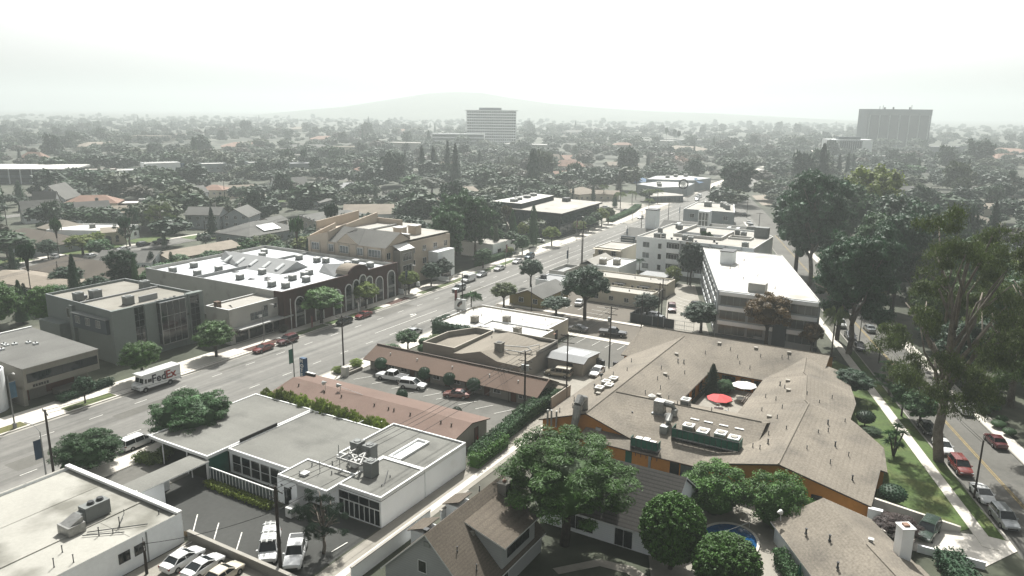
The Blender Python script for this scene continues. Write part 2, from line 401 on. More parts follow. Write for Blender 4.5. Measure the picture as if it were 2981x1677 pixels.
# round swimming pool
b = MB(); n = 40
ring = [(76.4+3.7*math.cos(2*math.pi*k/n), 16.8+3.0*math.sin(2*math.pi*k/n)) for k in range(n)]
b.face([(x, y, .20) for x, y in ring]); struct('water', b, M['water'])
t = thing('swimming_pool', 'round swimming pool with blue water beside the clipped ball trees', 'pool', 76.4, 16.8)
b = MB()
for k in range(n):
    a, c = ring[k], ring[(k+1) % n]
    e = [(76.4+(p[0]-76.4)*1.09, 16.8+(p[1]-16.8)*1.1) for p in (c, a)]
    b.prism([c, a, e[1], e[0]][::-1], 0.0, .26)
b.build('coping', M['concrete_bright'], t)
b = MB(); b.tube([(73.6,19.4,.75),(80.6,15.5,.75)], .035, 6); b.tube([(73.6,19.4,0),(73.6,19.4,.75)], .03); b.tube([(80.6,15.5,0),(80.6,15.5,.75)], .03)
b.build('handrail', M['trim_white'], t)
# ------------------------------------------------------------------ building kit
def flat(name, label, cat, poly, h, wallm, roofm, par=.45, pw=.22, cop=None, group=None, z0=0.0):
    t = thing(name, label, cat, poly[0][0], poly[0][1], 0, group=group)
    inn = inset(poly, pw); n = len(poly)
    b = MB()
    for i in range(n):
        a, c = poly[i], poly[(i+1) % n]; ai, ci = inn[i], inn[(i+1) % n]
        b.face([(*a,z0),(*c,z0),(*c,h),(*a,h)], 0)
        b.face([(*a,h),(*c,h),(*ci,h),(*ai,h)], 1)
        b.face([(*ci,h-par),(*ai,h-par),(*ai,h),(*ci,h)], 0)
    w = b.build('wall', [M[wallm], M[cop or wallm]], t)
    b = MB(); b.face([(*p, h-par) for p in inn]); r = b.build('roof', M[roofm], t)
    return t, w, r

def face_mx(x0, y1): return ((x0, y1), (0,-1), (-1,0))       # face towards -x, runs with falling y
def face_my(x0, y0): return ((x0, y0), (1,0), (0,-1))        # face towards -y, runs with rising x

def win(par, face, s, z, w, h, nx=1, ny=1, frame='trim_white', glass='glass', name='window', fw=.06, depth=.06, mul=None):
    (ax, ay), (dx, dy), (nx_, ny_) = face
    mul = mul or fw*.7
    b = MB()
    def slab(s0, s1, z0, z1, o0, o1, m):
        c = [(ax+dx*q+nx_*o, ay+dy*q+ny_*o) for q, o in ((s0,o0),(s1,o0),(s1,o1),(s0,o1))]
        if dx*ny_-dy*nx_ < 0: pass
        else: c = c[::-1]
        b.prism(c, z0, z1, m)
    slab(s, s+w, z, z+h, -.02, .02, 1)
    slab(s-fw, s, z-fw, z+h+fw, -.02, depth, 0); slab(s+w, s+w+fw, z-fw, z+h+fw, -.02, depth, 0)
    slab(s, s+w, z-fw, z, -.02, depth, 0); slab(s, s+w, z+h, z+h+fw, -.02, depth, 0)
    for k in range(1, nx): slab(s+w*k/nx-mul/2, s+w*k/nx+mul/2, z, z+h, .02, depth*.8, 0)
    for k in range(1, ny): slab(s, s+w, z+h*k/ny-mul/2, z+h*k/ny+mul/2, .02, depth*.7, 0)
    return b.build(name, [M[frame], M[glass]], par)

def slabpart(par, face, s, w, z0, z1, o0, o1, mat, name):
    (ax, ay), (dx, dy), (nx_, ny_) = face
    c = [(ax+dx*q+nx_*o, ay+dy*q+ny_*o) for q, o in ((s,o0),(s+w,o0),(s+w,o1),(s,o1))]
    if dx*ny_-dy*nx_ >= 0: c = c[::-1]
    b = MB(); b.prism(c, z0, z1); return b.build(name, M[mat], par)

def ac(roof, x, y, z, sx=1.2, sy=1.2, h=1.0, mat='unit_grey', top='unit_white', name='air_conditioner', fan=True, rot=0):
    b = MB(rot, x, y)
    b.box(-sx/2-.05, sx/2+.05, -sy/2-.05, sy/2+.05, z, z+.14, 2)
    b.box(-sx/2, sx/2, -sy/2, sy/2, z+.14, z+.14+h*.8, 0)
    b.box(-sx/2-.03, sx/2+.03, -sy/2-.03, sy/2+.03, z+.14+h*.8, z+.14+h, 1)
    if fan:
        b.cyl(0, 0, z+.14+h, z+.2+h, min(sx,sy)*.36, 14, 2); b.cyl(0, 0, z+.2+h, z+.22+h, min(sx,sy)*.30, 14, 0)
    return b.build(name, [M[mat], M[top], M['metal_dark']], roof)

def vent(roof, x, y, z, h=.5, r=.09, mat='metal_dark'):
    b = MB(); b.cyl(x, y, z-.1, z+h, r, 8); b.cyl(x, y, z-.1, z+.04, r*1.7, 8); b.cyl(x, y, z+h, z+h+.07, r*1.5, 8)
    return b.build('vent_pipe', M[mat], roof)

def boxvent(roof, x, y, z, s=.4, mat='metal_light'):
    b = MB(); b.box(x-s/2, x+s/2, y-s/2, y+s/2, z-.15, z+.22); b.box(x-s*.65, x+s*.65, y-s*.65, y+s*.65, z+.22, z+.3)
    return b.build('roof_vent', M[mat], roof)

def house(label, cx, cy, L, W, ze, zr, rot, wallm='wall_cream', roofm='shingle_grey', kind='gable', oh=.45, name='house', chim=None, nwin=2, group=None, cat='house', wm='glass', fm='trim_white', door=False, small=False):
    """ridge along local x"""
    t = thing(name, label, cat, cx, cy, 0, group=group)
    b = MB(rot, cx, cy); hl, hw = L/2, W/2
    if kind == 'gable':
        pr = [(-hl,-hw),(hl,-hw),(hl,hw),(-hl,hw)]
        for i in range(4):
            a, c = pr[i], pr[(i+1)%4]
            if i in (1,3): b.face([(*a,0),(*c,0),(*c,ze),(a[0],0,zr),(*a,ze)])
            else: b.face([(*a,0),(*c,0),(*c,ze),(*a,ze)])
    else: b.prism(rect(-hl,hl,-hw,hw), 0, ze)
    wall = b.build('wall', M[wallm], t)
    b = MB(rot, cx, cy); sl = (zr-ze)/hw; e = ze-sl*oh; th = .16; X, Y = hl+oh, hw+oh
    rx = X if kind == 'gable' else max(hl-hw*.95, .01)
    def both(pts):
        b.face(pts); b.face([(x, y, z-th) for x, y, z in reversed(pts)])
    both([(-X,-Y,e+.02),(X,-Y,e+.02),(rx,0,zr+.02),(-rx,0,zr+.02)])
    both([(X,Y,e+.02),(-X,Y,e+.02),(-rx,0,zr+.02),(rx,0,zr+.02)])
    if kind != 'gable':
        both([(X,-Y,e+.02),(X,Y,e+.02),(rx,0,zr+.02)]); both([(-X,Y,e+.02),(-X,-Y,e+.02),(-rx,0,zr+.02)])
    ring = [(-X,-Y),(X,-Y),(X,Y),(-X,Y)]
    for i in range(4):
        a, c = ring[i], ring[(i+1)%4]
        if kind == 'gable' and i in (1,3): pts = [(a[0],a[1],e),(a[0],0,zr),(c[0],c[1],e)]
        else: pts = [(*a,e),(*c,e)]
        for p, q in zip(pts, pts[1:]):
            b.face([(p[0],p[1],p[2]-th+.02),(q[0],q[1],q[2]-th+.02),(q[0],q[1],q[2]+.02),(p[0],p[1],p[2]+.02)], 1)
    roof = b.build('roof', [M[roofm], M['trim_white' if wallm in ('siding_white','wall_white','siding_grey') else 'trim_brown']], t)
    def W_(p): return MB(rot, cx, cy).P((p[0],p[1],0))[:2]
    c_, s_ = math.cos(rot), math.sin(rot)
    def dirv(x, y): return (c_*x-s_*y, s_*x+c_*y)
    faces = {'s': (W_((-hl,-hw)), dirv(1,0), dirv(0,-1), L), 'n': (W_((hl,hw)), dirv(-1,0), dirv(0,1), L),
             'w': (W_((-hl,hw)), dirv(0,-1), dirv(-1,0), W), 'e': (W_((hl,-hw)), dirv(0,1), dirv(1,0), W)}
    if nwin:
        view = Vector((-cx, -cy))
        for k, (A, d, nn, ln) in faces.items():
            if Vector(nn).dot(view) < 0: continue
            m = max(1, min(nwin, int(ln/3)))
            fl = [1.0] if ze < 4.4 else [1.0, 3.7]
            for z in fl:
                for q in range(m):
                    win(t, (A, d, nn), ln*(q+.5)/m-.6, z, 1.2, 1.1, 2, 1, fm, wm)
    if chim:
        x, y, w, top = chim
        b = MB(rot, cx, cy); b.box(x-w/2, x+w/2, y-w*.4, y+w*.4, ze, top); b.box(x-w*.58, x+w*.58, y-w*.5, y+w*.5, top, top+.18)
        b.cyl(x, y, top+.18, top+.45, w*.2, 8); b.build('chimney', M['wall_block'], roof)
    return t, wall, roof
# ------------------------------------------------------------------ near buildings
# stained flat roof at the corner of the picture
t, w, r = flat('commercial_building', 'white-walled building under a stained flat roof in the bottom left corner', 'building',
               [(12,67.4),(45.6,67.4),(45.6,88.3),(12,88.3)], 3.55, 'wall_white', 'roof_stained', .3, .3, 'roof_stained')
b = MB(); b.box(45.05, 45.62, 67.35, 88.35, 3.552, 3.80); b.build('parapet_cap', M['trim_white'], t)
b = MB(); b.box(12, 45, 73.4, 73.75, 3.251, 3.36); b.box(12, 45, 80.9, 81.02, 3.251, 3.29); b.box(40.1,40.2,67.8,73.4,3.251,3.28); b.build('seam_ridge', M['roof_stained'], r)
b = MB(); b.box(39.2,41.9,74.1,75.4,3.4,5.0); b.box(38.4,39.3,74.2,75.2,3.4,4.6,0)
b.box(36.7,38.5,73.0,75.0,3.3,4.3,1); b.prism([(36.9,73.2),(38.4,73.2),(38.4,74.8),(36.9,74.8)],4.3,[4.3,4.9,4.9,4.3],1)
for x in (40.2,41.2): b.cyl(x,74.75,5.0,5.12,.38,14,2); b.cyl(x,74.75,5.12,5.3,.30,14,2)
b.build('air_conditioner', [M['unit_grey'], M['metal_galv'], M['metal_dark']], r)
for x, y, h in ((38.6,71.0,.9),(40.6,70.6,1.2),(35,71.2,.7),(33.2,69.4,.9),(44.4,69.6,.5),(39.6,70.2,.5),(34.6,68.6,.8)): vent(r, x, y, 3.25, h, .05)
b = MB(); b.tube([(38.2,72.4,3.42),(42.4,68.6,3.42)], .05); b.tube([(37.6,72.2,3.42),(40.2,69.2,3.42)], .05); b.tube([(40.4,70.6,3.4),(42.2,72.3,3.6),(42.2,72.3,4.1)], .04)
b.build('conduit', M['metal_dark'], r)
f = face_my(12, 67.4)
for s in (26.3, 28.0): win(t, f, s, 1.4, 1.1, 1.0, 3, 1, 'metal_dark')
win(t, f, 20.0, .2, 1.0, 1.9, 1, 1, 'trim_brown', 'glass', 'door')
b = MB(); b.box(41.3,41.42,67.32,67.4,0,3.4); b.build('downpipe', M['metal_grey'], t)
b = MB(); b.box(45.6,46.4,76.3,76.5,0,3.2); b.build('side_gate', M['wall_white'], t)

# the white modern building
t = thing('commercial_building', 'white modern building with a stepped grey flat roof and ribbon windows beside the alley', 'building', 56, 51)
wall = MB(); HB = 3.6
def wq(p, q, z0, z1): wall.face([(*p,z0),(*q,z0),(*q,z1),(*p,z1)])
outer = [(58.85,51.0),(66.9,51.0),(66.9,52.2),(67.05,51.0),(75.85,51.0),(75.85,62.6),(73.9,62.6),(73.9,76.4),(59.2,76.4),(59.2,65.4),(57.05,65.4),(57.05,62.2),(59.0,62.2),(59.0,57.5),(58.85,57.5)]
for a, c in zip(outer, outer[1:]+outer[:1]): wq(a, c, 0, HB-.35)
W0 = wall.build('wall', M['wall_white2'], t)
def roofpiece(poly, z, lip, name='roof'):
    inn = inset(poly, .22); b = MB(); n = len(poly)
    b.face([(*p, z) for p in inn], 0); b.face([(*p, z-.3) for p in reversed(poly)], 1)
    for i in range(n):
        a, c, ai, ci = poly[i], poly[(i+1)%n], inn[i], inn[(i+1)%n]
        b.face([(*a,z-.3),(*c,z-.3),(*c,z+lip),(*a,z+lip)], 1); b.face([(*a,z+lip),(*c,z+lip),(*ci,z+lip),(*ai,z+lip)], 1)
        b.face([(*ci,z),(*ai,z),(*ai,z+lip),(*ci,z+lip)], 1)
    return b.build(name, [M['roof_grey'], M['trim_white']], t)
rA = roofpiece([(55.9,76.4),(73.95,76.4),(73.95,88.2),(56.0,88.2),(55.9,86)], 3.42, .10)
rB = roofpiece([(59.0,65.3),(62,65.3),(62,57.4),(65.0,57.4),(65.0,63),(73.95,63),(73.95,76.39),(59.0,76.39)][::1], 3.30, .10)
rC = roofpiece([(57.05,57.4),(61.99,57.4),(61.99,65.29),(57.05,65.29)], 3.46, .14)
rD = roofpiece([(58.85,51.0),(66.9,51.0),(66.9,57.39),(58.85,57.39)], 3.62, .14)
rE = roofpiece([(67.0,51.0),(75.85,51.0),(75.85,62.99),(65.01,62.99),(65.01,57.45),(67.0,57.45)], 3.54, .22)
b = MB(); b.box(61,67.3,76.35,76.5,3.3,3.86); b.build('roof_step', M['trim_dark'], rA)
b = MB()
for x0,x1,y0,y1 in ((67.6,73.2,55.05,55.25),(67.6,73.2,56.75,56.95),(67.4,67.62,55.05,56.95),(73.2,73.42,55.05,56.95)): b.box(x0,x1,y0,y1,3.5,3.86,0)
b.box(67.6,73.2,55.25,56.75,3.56,3.58,1); b.box(70.6,71.0,55.26,55.3,3.6,3.8,2)
b.build('light_well', [M['trim_white'], M['wall_white2'], M['metal_dark']], rE)
for x, y in ((65.9,60.6),(65.9,58.6),(62.6,55.6)): ac(rD, x, y, 3.5, 1.3, 1.3, 1.9, 'unit_grey', 'unit_grey', 'cooling_unit')
b = MB()
for p, q in (((62.0,60.0),(65.2,60.0)),((62.0,58.4),(65.4,58.4)),((62.2,56.9),(65.2,58.6)),((62.0,60.4),(62.0,56.6)),((63.6,60.2),(63.6,56.8)),((64.6,60.8),(62.2,57.6)),((62.2,56.6),(64.2,56.2))):
    b.tube([(p[0],p[1],4.9),(q[0],q[1],4.9)], .16, 6)
for x, y in ((62,60),(62,57),(63.6,58.6),(64.8,59.8)): b.cyl(x, y, 3.4, 4.9, .05, 6)
b.build('ductwork', M['metal_galv'], rD)
for a in ((63.3,64.3,58.6,59.6,3.4,4.3),(63.0,63.5,57.4,58.0,3.4,4.1)):
    b = MB(); b.box(*a); b.build('control_cabinet', M['unit_white'], rD)
for x, y in ((58.6,63.2),(61,63.6),(62.6,61.8),(60.6,60.0),(63.4,53.4),(61.2,52.8),(64.6,60.9)): vent(rC, x, y, 3.45, .35, .06)
boxvent(rC, 58.8, 62.6, 3.5, .7, 'trim_white')
for p, q in (((60.2,61.5,3.5),(60.2,61.5,5.0)),((64.5,62.5,3.4),(64.5,62.5,5.1)),((61.3,52.6,3.7),(64.5,54.6,3.75))): b = MB(); b.tube([p, q], .04); b.build('roof_pole', M['metal_dark'], rD)
for x, y in ((56.2,85.7),(55.95,76.7),(56,80.5)): b = MB(); b.cyl(x,y,0,3.1,.08); b.build('post', M['trim_white'], t)
FL = face_mx(59.2, 76.3)
for k in range(6): win(t, FL, .5+1.72*k, .35, 1.5, 2.3, 1, 2, 'trim_white', 'glass', fw=.08)
win(t, face_mx(57.05,65.4), 1.2, 0, 1.0, 2.2, 1, 1, 'trim_dark', 'glass', 'door')
win(t, face_mx(59.0,62.1), .3, 2.0, 1.4, .6, 2, 1, 'trim_white'); win(t, face_mx(59.0,62.1), 2.1, 1.2, 1.9, .5, 2, 1, 'wall_white2', 'blind')
FG = face_mx(58.85, 57.35)
win(t, FG, .1, 2.15, 6.05, .95, 4, 1, 'trim_white', 'glass', fw=.06)
win(t, FG, .1, .18, 6.05, 1.85, 8, 1, 'trim_white', 'glass', fw=.07, mul=.10)
b = MB(); b.box(66.92,67.04,51.6,51.8,0,2.2); b.build('side_gate', M['fence_wood'], t)
for y in (63.0,64.5): b = MB(); b.box(57.0,57.05,y,y+.3,2.3,2.5); b.build('wall_lamp', M['metal_dark'], t)
t = thing('screen_fence', 'white metal screen fence with upright bars in front of the courtyard windows', 'fence', 56, 76)
b = MB(); b.box(55.93,56.07,64.9,76.3,2.02,2.14); b.box(55.95,56.05,64.9,76.3,.25,.33); b.build('rail', M['trim_white'], t)
b = MB()
for k in range(20): b.box(55.96,56.04,65+.585*k,65.08+.585*k,.0,2.02)
b.build('bars', M['trim_white'], t)
b = MB(); b.box(55.99,56.01,64.9,76.3,.33,2.02); b.build('panel', M['glass_pale'], t)
t = thing('covered_walkway', 'low grey-roofed covered walkway joining the stained roof building to the white modern one', 'walkway', 46, 76)
b = MB(); b.box(45.7,55.85,76.0,79.4,2.86,3.02,1,0); b.build('roof', [M['roof_grey'], M['trim_white']], t)
b = MB(); b.box(47.2,52.2,79.0,79.2,0,2.86); b.box(46.5,49.6,76.15,76.3,0,2.86); b.build('wall', M['wall_white2'], t)
for y in (76.2,79.2): b = MB(); b.cyl(55.6,y,0,2.86,.07); b.build('post', M['trim_white'], t)
t = thing('windbreak_panel', 'green glass panel at the entrance of the white modern building', 'panel', 56, 76.5)
b = MB(); b.box(56.1,59.1,76.55,76.62,.1,3.1); b.build('glass', M['mesh_green'], t)
b = MB(); b.box(56.0,56.1,76.5,76.66,0,3.1); b.build('frame', M['trim_white'], t)
t = thing('garden_wall', 'long white wall between the bamboo planting and the rose motel roof', 'wall', 76, 63)
b = MB(); b.box(76.0,76.2,63.3,88.6,0,2.6); b.build('wall', M['wall_white2'], t)
for nm, lab, x0, x1, y0, y1, h, m in (
    ('boundary_wall','low grey block wall between the two parking lots', 45.95,46.25,48.5,67.3,1.1,'wall_block'),
    ('boundary_wall','white garden wall running along the alley beside the shingled house', 49.5,62.5,46.9,47.1,1.7,'wall_white2'),
    ('boundary_wall','short white wall with a coping next to the small gate roofs', 63.0,68.5,45.7,45.9,1.7,'wall_white2')):
    t = thing(nm, lab, 'wall', x0, y0); b = MB(); b.box(x0,x1,y0,y1,0,h); b.build('wall', M[m], t)
    b = MB(); b.box(x0-.06,x1+.06,y0-.06,y1+.06,h,h+.09); b.build('coping', M['kerb'], t)

# motel ranges
def gable_range(name, label, x0, xr, x1, y0, y1, ze0, zr, ze1, wallm, roofm, cat='building', oh=.4):
    """ridge along y at xr; eave heights ze0 at x0, ze1 at x1"""
    t = thing(name, label, cat, x0, y0)
    b = MB()
    b.face([(x0,y1,0),(x0,y0,0),(x0,y0,ze0),(x0,y1,ze0)]); b.face([(x1,y0,0),(x1,y1,0),(x1,y1,ze1),(x1,y0,ze1)])
    b.face([(x0,y0,0),(x1,y0,0),(x1,y0,ze1),(xr,y0,zr),(x0,y0,ze0)]); b.face([(x1,y1,0),(x0,y1,0),(x0,y1,ze0),(xr,y1,zr),(x1,y1,ze1)])
    w = b.build('wall', M[wallm], t)
    b = MB(); s0 = (zr-ze0)/(xr-x0); s1 = (zr-ze1)/(x1-xr); th = .14
    A = [(x0-oh,ze0-s0*oh),(xr,zr),(x1+oh,ze1-s1*oh)]
    for (xa,za),(xb,zb) in zip(A, A[1:]):
        b.face([(xa,y1+oh,za+.03),(xa,y0-oh,za+.03),(xb,y0-oh,zb+.03),(xb,y1+oh,zb+.03)])
        b.face([(xb,y1+oh,zb+.03-th),(xb,y0-oh,zb+.03-th),(xa,y0-oh,za+.03-th),(xa,y1+oh,za+.03-th)])
        for y in (y0-oh, y1+oh): b.face([(xa,y,za+.03-th),(xb,y,zb+.03-th),(xb,y,zb+.03),(xa,y,za+.03)], 1)
    for xa, za in (A[0], A[2]): b.face([(xa,y0-oh,za+.03-th),(xa,y1+oh,za+.03-th),(xa,y1+oh,za+.03),(xa,y0-oh,za+.03)], 1)
    r = b.build('roof', [M[roofm], M['trim_brown']], t)
    return t, w, r
t, w, r = gable_range('motel_wing', 'long low motel wing with a rose-coloured gable roof behind the bamboo', 77.8, 82.3, 86.6, 54.6, 88.6, 2.45, 3.35, 2.45, 'wall_tan', 'roof_rose')
for y in (86,80.5,77,70.5,67.8,66.8,63.8,58.4,56.6): vent(r, 80.6, y, 3.0, .35, .10, 'trim_brown')
b = MB(); b.cyl(82.1,78.6,3.3,4.1,.04); b.tube([(82.1,78.6,3.9),(82.2,74.2,3.45)], .03); b.tube([(81.9,79,4.1),(82.0,78.2,4.25)], [.35,.05], 10); b.build('satellite_dish', M['metal_grey'], r)
b = MB(); b.cyl(81.6,81.2,3.2,4.3,.03); b.tube([(81.5,81.6,4.1),(81.6,80.9,4.4)], [.38,.05], 10); b.build('satellite_dish', M['metal_light'], r)
fm = face_my(77.8, 54.6)
win(t, fm, 5.6, 0.05, .9, 2.0, 1, 1, 'trim_brown', 'door_red', 'door')
t, w, r = gable_range('motel_wing', 'motel wing with a brown-rose shed roof facing the parking court with topiary balls', 99.4, 102.7, 105.2, 53.6, 87.6, 2.35, 3.75, 2.6, 'wall_greytan', 'roof_brownrose', oh=.9)
b = MB(); b.box(102.35,102.6,53,88.4,3.72,3.88); b.build('ridge_cap', M['trim_brown'], r)
f = face_mx(99.4, 87.5)
for s in (2.5,9.0,12.3,16.5,20.6,24.4,29.5): win(t, f, s, .05, .95, 2.0, 1, 1, 'trim_brown', 'door_red', 'door')
for s in (4.2,7.0,14,18.2,22.4,26.2,31): win(t, f, s, .9, 1.3, 1.0, 2, 1, 'trim_white', 'glass')
for y in (84,78,70.5,63,57.5): vent(r, 100.8, y, 2.9, .3, .08, 'metal_light')
for y in (85.6,76.4,66.4,58): b = MB(); b.box(98.62,98.72,y,y+.1,0,1.95); b.build('porch_post', M['trim_brown'], t)
# tan restaurant-like building with chimney and parapet well
t = thing('tan_building', 'tan low building with a square chimney and a pipe frame on its roof', 'building', 106.6, 60.6)
b = MB(); X0, X1, Y0, Y1 = 106.6, 121, 60.6, 74.4
b.face([(X0,Y1,0),(X0,Y0,0),(X0,Y0,3.3),(X0,65.2,3.4),(X0,68.6,4.6),(X0,72.6,3.5),(X0,Y1,3.3)])
b.face([(X0,Y0,0),(X1,Y0,0),(X1,Y0,3.9),(X0,Y0,3.3)]); b.face([(X1,Y0,0),(X1,Y1,0),(X1,Y1,3.9),(X1,Y0,3.9)]); b.face([(X1,Y1,0),(X0,Y1,0),(X0,Y1,3.3),(X1,Y1,3.9)])
b.box(X1-.3,X1,Y0,Y1,3.9,4.3); b.box(113,X1-.3,Y0,Y0+.25,3.5,4.25)
w = b.build('wall', M['wall_greytan'], t)
b = MB(); b.face([(X0,65.2,3.42),(X0,68.6,4.62),(119.5,70.4,4.62),(119.5,64,3.6)][::-1]); b.face([(X0,68.6,4.62),(X0,72.6,3.52),(119.5,74.3,3.5),(119.5,70.4,4.62)][::-1])
b.face([(X0,Y0,3.32),(X1-.3,Y0+.25,3.7),(X1-.3,64,3.6),(119.5,64,3.6),(X0,65.2,3.42)]); b.face([(X0,72.6,3.52),(X0,Y1,3.32),(119.5,74.3,3.5)][::-1])
b.face([(119.5,64,3.6),(X1-.3,64,3.6),(X1-.3,Y1,3.9),(119.5,74.3,3.5),(119.5,70.4,4.62)])
r = b.build('roof', M['shingle_tan2'], t)
b = MB(); b.box(109.6,110.9,66.2,67.5,3.6,5.5); b.box(109.5,111,66.1,67.6,5.5,5.65); b.box(109.9,110.6,66.5,67.2,5.65,5.75,1); b.build('chimney', [M['wall_block'], M['trim_dark']], r)
b = MB()
for p, q in (((111,66.3,4.9),(113.5,63,4.5)),((113.5,63,4.5),(113.6,62.2,4.1)),((110.9,66.2,4.2),(111.8,63.4,4.0)),((113.6,63,4.5),(116.6,62.2,4.3)),((111.8,63.4,4.0),(113.6,62.2,4.1))): b.tube([p, q], .09)
b.cyl(111.8,63.4,3.3,4.1,.06); b.cyl(113.6,62.2,3.3,4.2,.06); b.cyl(116.6,62.2,3.4,4.3,.06); b.build('pipe_frame', M['metal_light'], r)
for p in ((114,68.6),(116,72),(112,62.6)): vent(r, *p, 3.8, .6, .06)
win(t, face_mx(X0, Y1), 4.4, 1.0, .9, 1.2, 1, 1, 'wall_greytan', 'trim_dark', 'vent_grille')
b = MB(); poly = [(109.8,74.5),(121,74.5),(121,76.6),(115.4,81.4),(109.8,81.4)]
flat_t, fw_, fr_ = flat('tan_building', 'dark-walled roof court of a tan building next to the vine-covered white roof', 'building', [(107.2,74.5),(120.6,74.5),(120.6,78.6),(115.2,81.6),(107.2,81.6)], 4.1, 'wall_concrete', 'shingle_tan2', 1.1, .3, 'wall_tan')
# white roof with vines
t, w, r = flat('white_roof_building', 'building with a bright white flat roof and a vine-covered edge beside the boulevard', 'building',
               [(121.8,65.4),(129,65.6),(129,66.9),(138.2,66.9),(138.2,88.2),(135.6,89.2),(121.8,89.2)], 3.45, 'wall_cream', 'roof_white', .35, .25, 'trim_white')
b = MB(); b.box(123.4,128.9,79.8,80.05,3.1,3.4); b.box(128.75,129,66.8,80.05,3.1,3.4); b.build('roof_step', M['trim_white'], r)
for x, y in ((126.3,82.6),(129.8,77.0),(123.9,71.0)): ac(r, x, y, 3.1, 1.3, 1.3, 1.2, 'unit_tan', 'unit_tan')
for x, y in ((124.6,79.0),(124.9,76),(126.8,80.8),(123.4,67.8),(127.6,73.2)):
    b = MB(); b.box(x-.5,x+.5,y-.9,y+.9,3.1,3.28); b.build('roof_hatch', M['trim_white'], r)
for x, y in ((133,75),(135.6,71),(131,84),(136,82),(134,88)): vent(r, x, y, 3.1, .35, .05)
b = MB(); b.tube([(131,75,3.3),(132,68.5,3.3)], .04); b.tube([(132,68.5,3.3),(136,67.6,3.3)], .04); b.tube([(126,68,3.3),(136,68.6,3.3)], .03); b.build('conduit', M['metal_grey'], r)
win(t, face_my(129,66.9), 3.2, .1, 1.0, 2.1, 1, 1, 'trim_brown', 'trim_dark', 'door'); slabpart(t, face_my(129,66.9), .4, 1.6, 2.1, 2.2, 0, .9, 'roof_terracotta', 'awning')
win(t, face_mx(121.8,89.2), 2.0, 1.0, 1.5, 1.1, 2, 1); win(t, face_my(121.8,65.4), 2.2, .8, 1.0, 1.0, 1, 1)
# small garage
t, w, r = gable_range('garage', 'small grey-roofed garage between the minivan and the white sedan', 116.0, 117.6, 122.8, 53.0, 60.0, 2.5, 3.1, 2.7, 'wall_tan', 'roof_lightgrey', 'garage', .25)
b = MB(); b.face([(118,54,3.13),(121.6,54,2.86),(121.6,57.6,2.86),(118,57.6,3.13)]); b.build('patched_panel', M['roof_white2'], r)
win(t, face_mx(116,60), 3.9, .05, 1.0, 2.0, 1, 1, 'trim_brown', 'trim_dark', 'door')
# refuse pen
t = thing('refuse_enclosure', 'tan walled refuse pen at the end of the motel wing', 'enclosure', 100, 50.6)
b = MB(); b.box(100,106.8,50.9,51.1,0,1.9); b.box(106.6,106.8,51.1,55.6,0,1.9); b.build('wall', M['wall_tan'], t)
b = MB(); b.box(103.9,106.6,55.4,55.55,0,2.0); b.build('gate', M['fence_wood'], t)
t = thing('shed', 'little tan-roofed shed inside the refuse pen', 'shed', 103, 53); b = MB(); b.box(102.6,105.2,51.6,54.0,0,1.7); b.build('wall', M['wall_pale'], t)
b = MB(); b.face([(102.4,51.4,1.72),(105.4,51.4,1.95),(105.4,54.2,1.95),(102.4,54.2,1.72)]); b.build('roof', M['roof_tan'], t)
# ------------------------------------------------------------------ orange complex, built as one rambling roof round a court
t = thing('orange_complex', 'rambling orange-walled complex under tan shingle roofs round a courtyard', 'building', 88, 4)
def gx(x0, x1, y0, yr, y1, z0, zr, z1, mb, wl, oh=.45, ends=(True, True)):
    """gable whose ridge runs along x"""
    s0 = (zr-z0)/(yr-y0); s1 = (zr-z1)/(y1-yr)
    A = [(y0-oh, z0-s0*oh), (yr, zr), (y1+oh, z1-s1*oh)]
    e0 = x0-(oh if ends[0] else 0); e1 = x1+(oh if ends[1] else 0)
    for (ya,za),(yb,zb) in zip(A, A[1:]):
        mb.face([(e0,ya,za),(e1,ya,za),(e1,yb,zb),(e0,yb,zb)], 0); mb.face([(e0,yb,zb-.18),(e1,yb,zb-.18),(e1,ya,za-.18),(e0,ya,za-.18)], 1)
        for x in (e0, e1): mb.face([(x,ya,za-.18),(x,yb,zb-.18),(x,yb,zb),(x,ya,za)], 1)
    for ya, za in (A[0], A[2]): mb.face([(e0,ya,za-.18),(e1,ya,za-.18),(e1,ya,za),(e0,ya,za)], 1)
    wl.face([(x0,y1,0),(x0,y0,0),(x0,y0,z0),(x0,yr,zr-.1),(x0,y1,z1)]); wl.face([(x1,y0,0),(x1,y1,0),(x1,y1,z1),(x1,yr,zr-.1),(x1,y0,z0)])
    wl.face([(x0,y0,0),(x1,y0,0),(x1,y0,z0),(x0,y0,z0)]); wl.face([(x1,y1,0),(x0,y1,0),(x0,y1,z1),(x1,y1,z1)])
def gy(y0, y1, x0, xr, x1, z0, zr, z1, mb, wl, oh=.45):
    m2, w2 = MB(), MB(); gx(y0, y1, x0, xr, x1, z0, zr, z1, m2, w2, oh)
    for src, dst in ((m2, mb), (w2, wl)):
        k = len(dst.v); dst.v += [(q[1], q[0], q[2]) for q in src.v]; dst.f += [tuple(k+i for i in reversed(f)) for f in src.f]; dst.m += src.m
rf, wl = MB(), MB()
gx(90.2, 134.2, 33.0, 40.4, 47.3, 2.85, 5.22, 2.85, rf, wl)
gy(15.6, 48.6, 124.2, 134.4, 143.0, 2.85, 5.60, 2.9, rf, wl)
gy(18.6, 40.0, 88.0, 99.6, 106.2, 2.55, 5.2, 3.1, rf, wl)
RID = [(87.8,14.2),(110.0,14.5),(111.2,15.2),(122.6,16.9),(124,17.6),(132.0,18.6)]; SO = [(87.8,3.8),(98.4,3.8),(98.6,3.0),(105.6,4.0),(111.0,8.9),(118.7,9.0),(129.6,11.4),(132,12)]
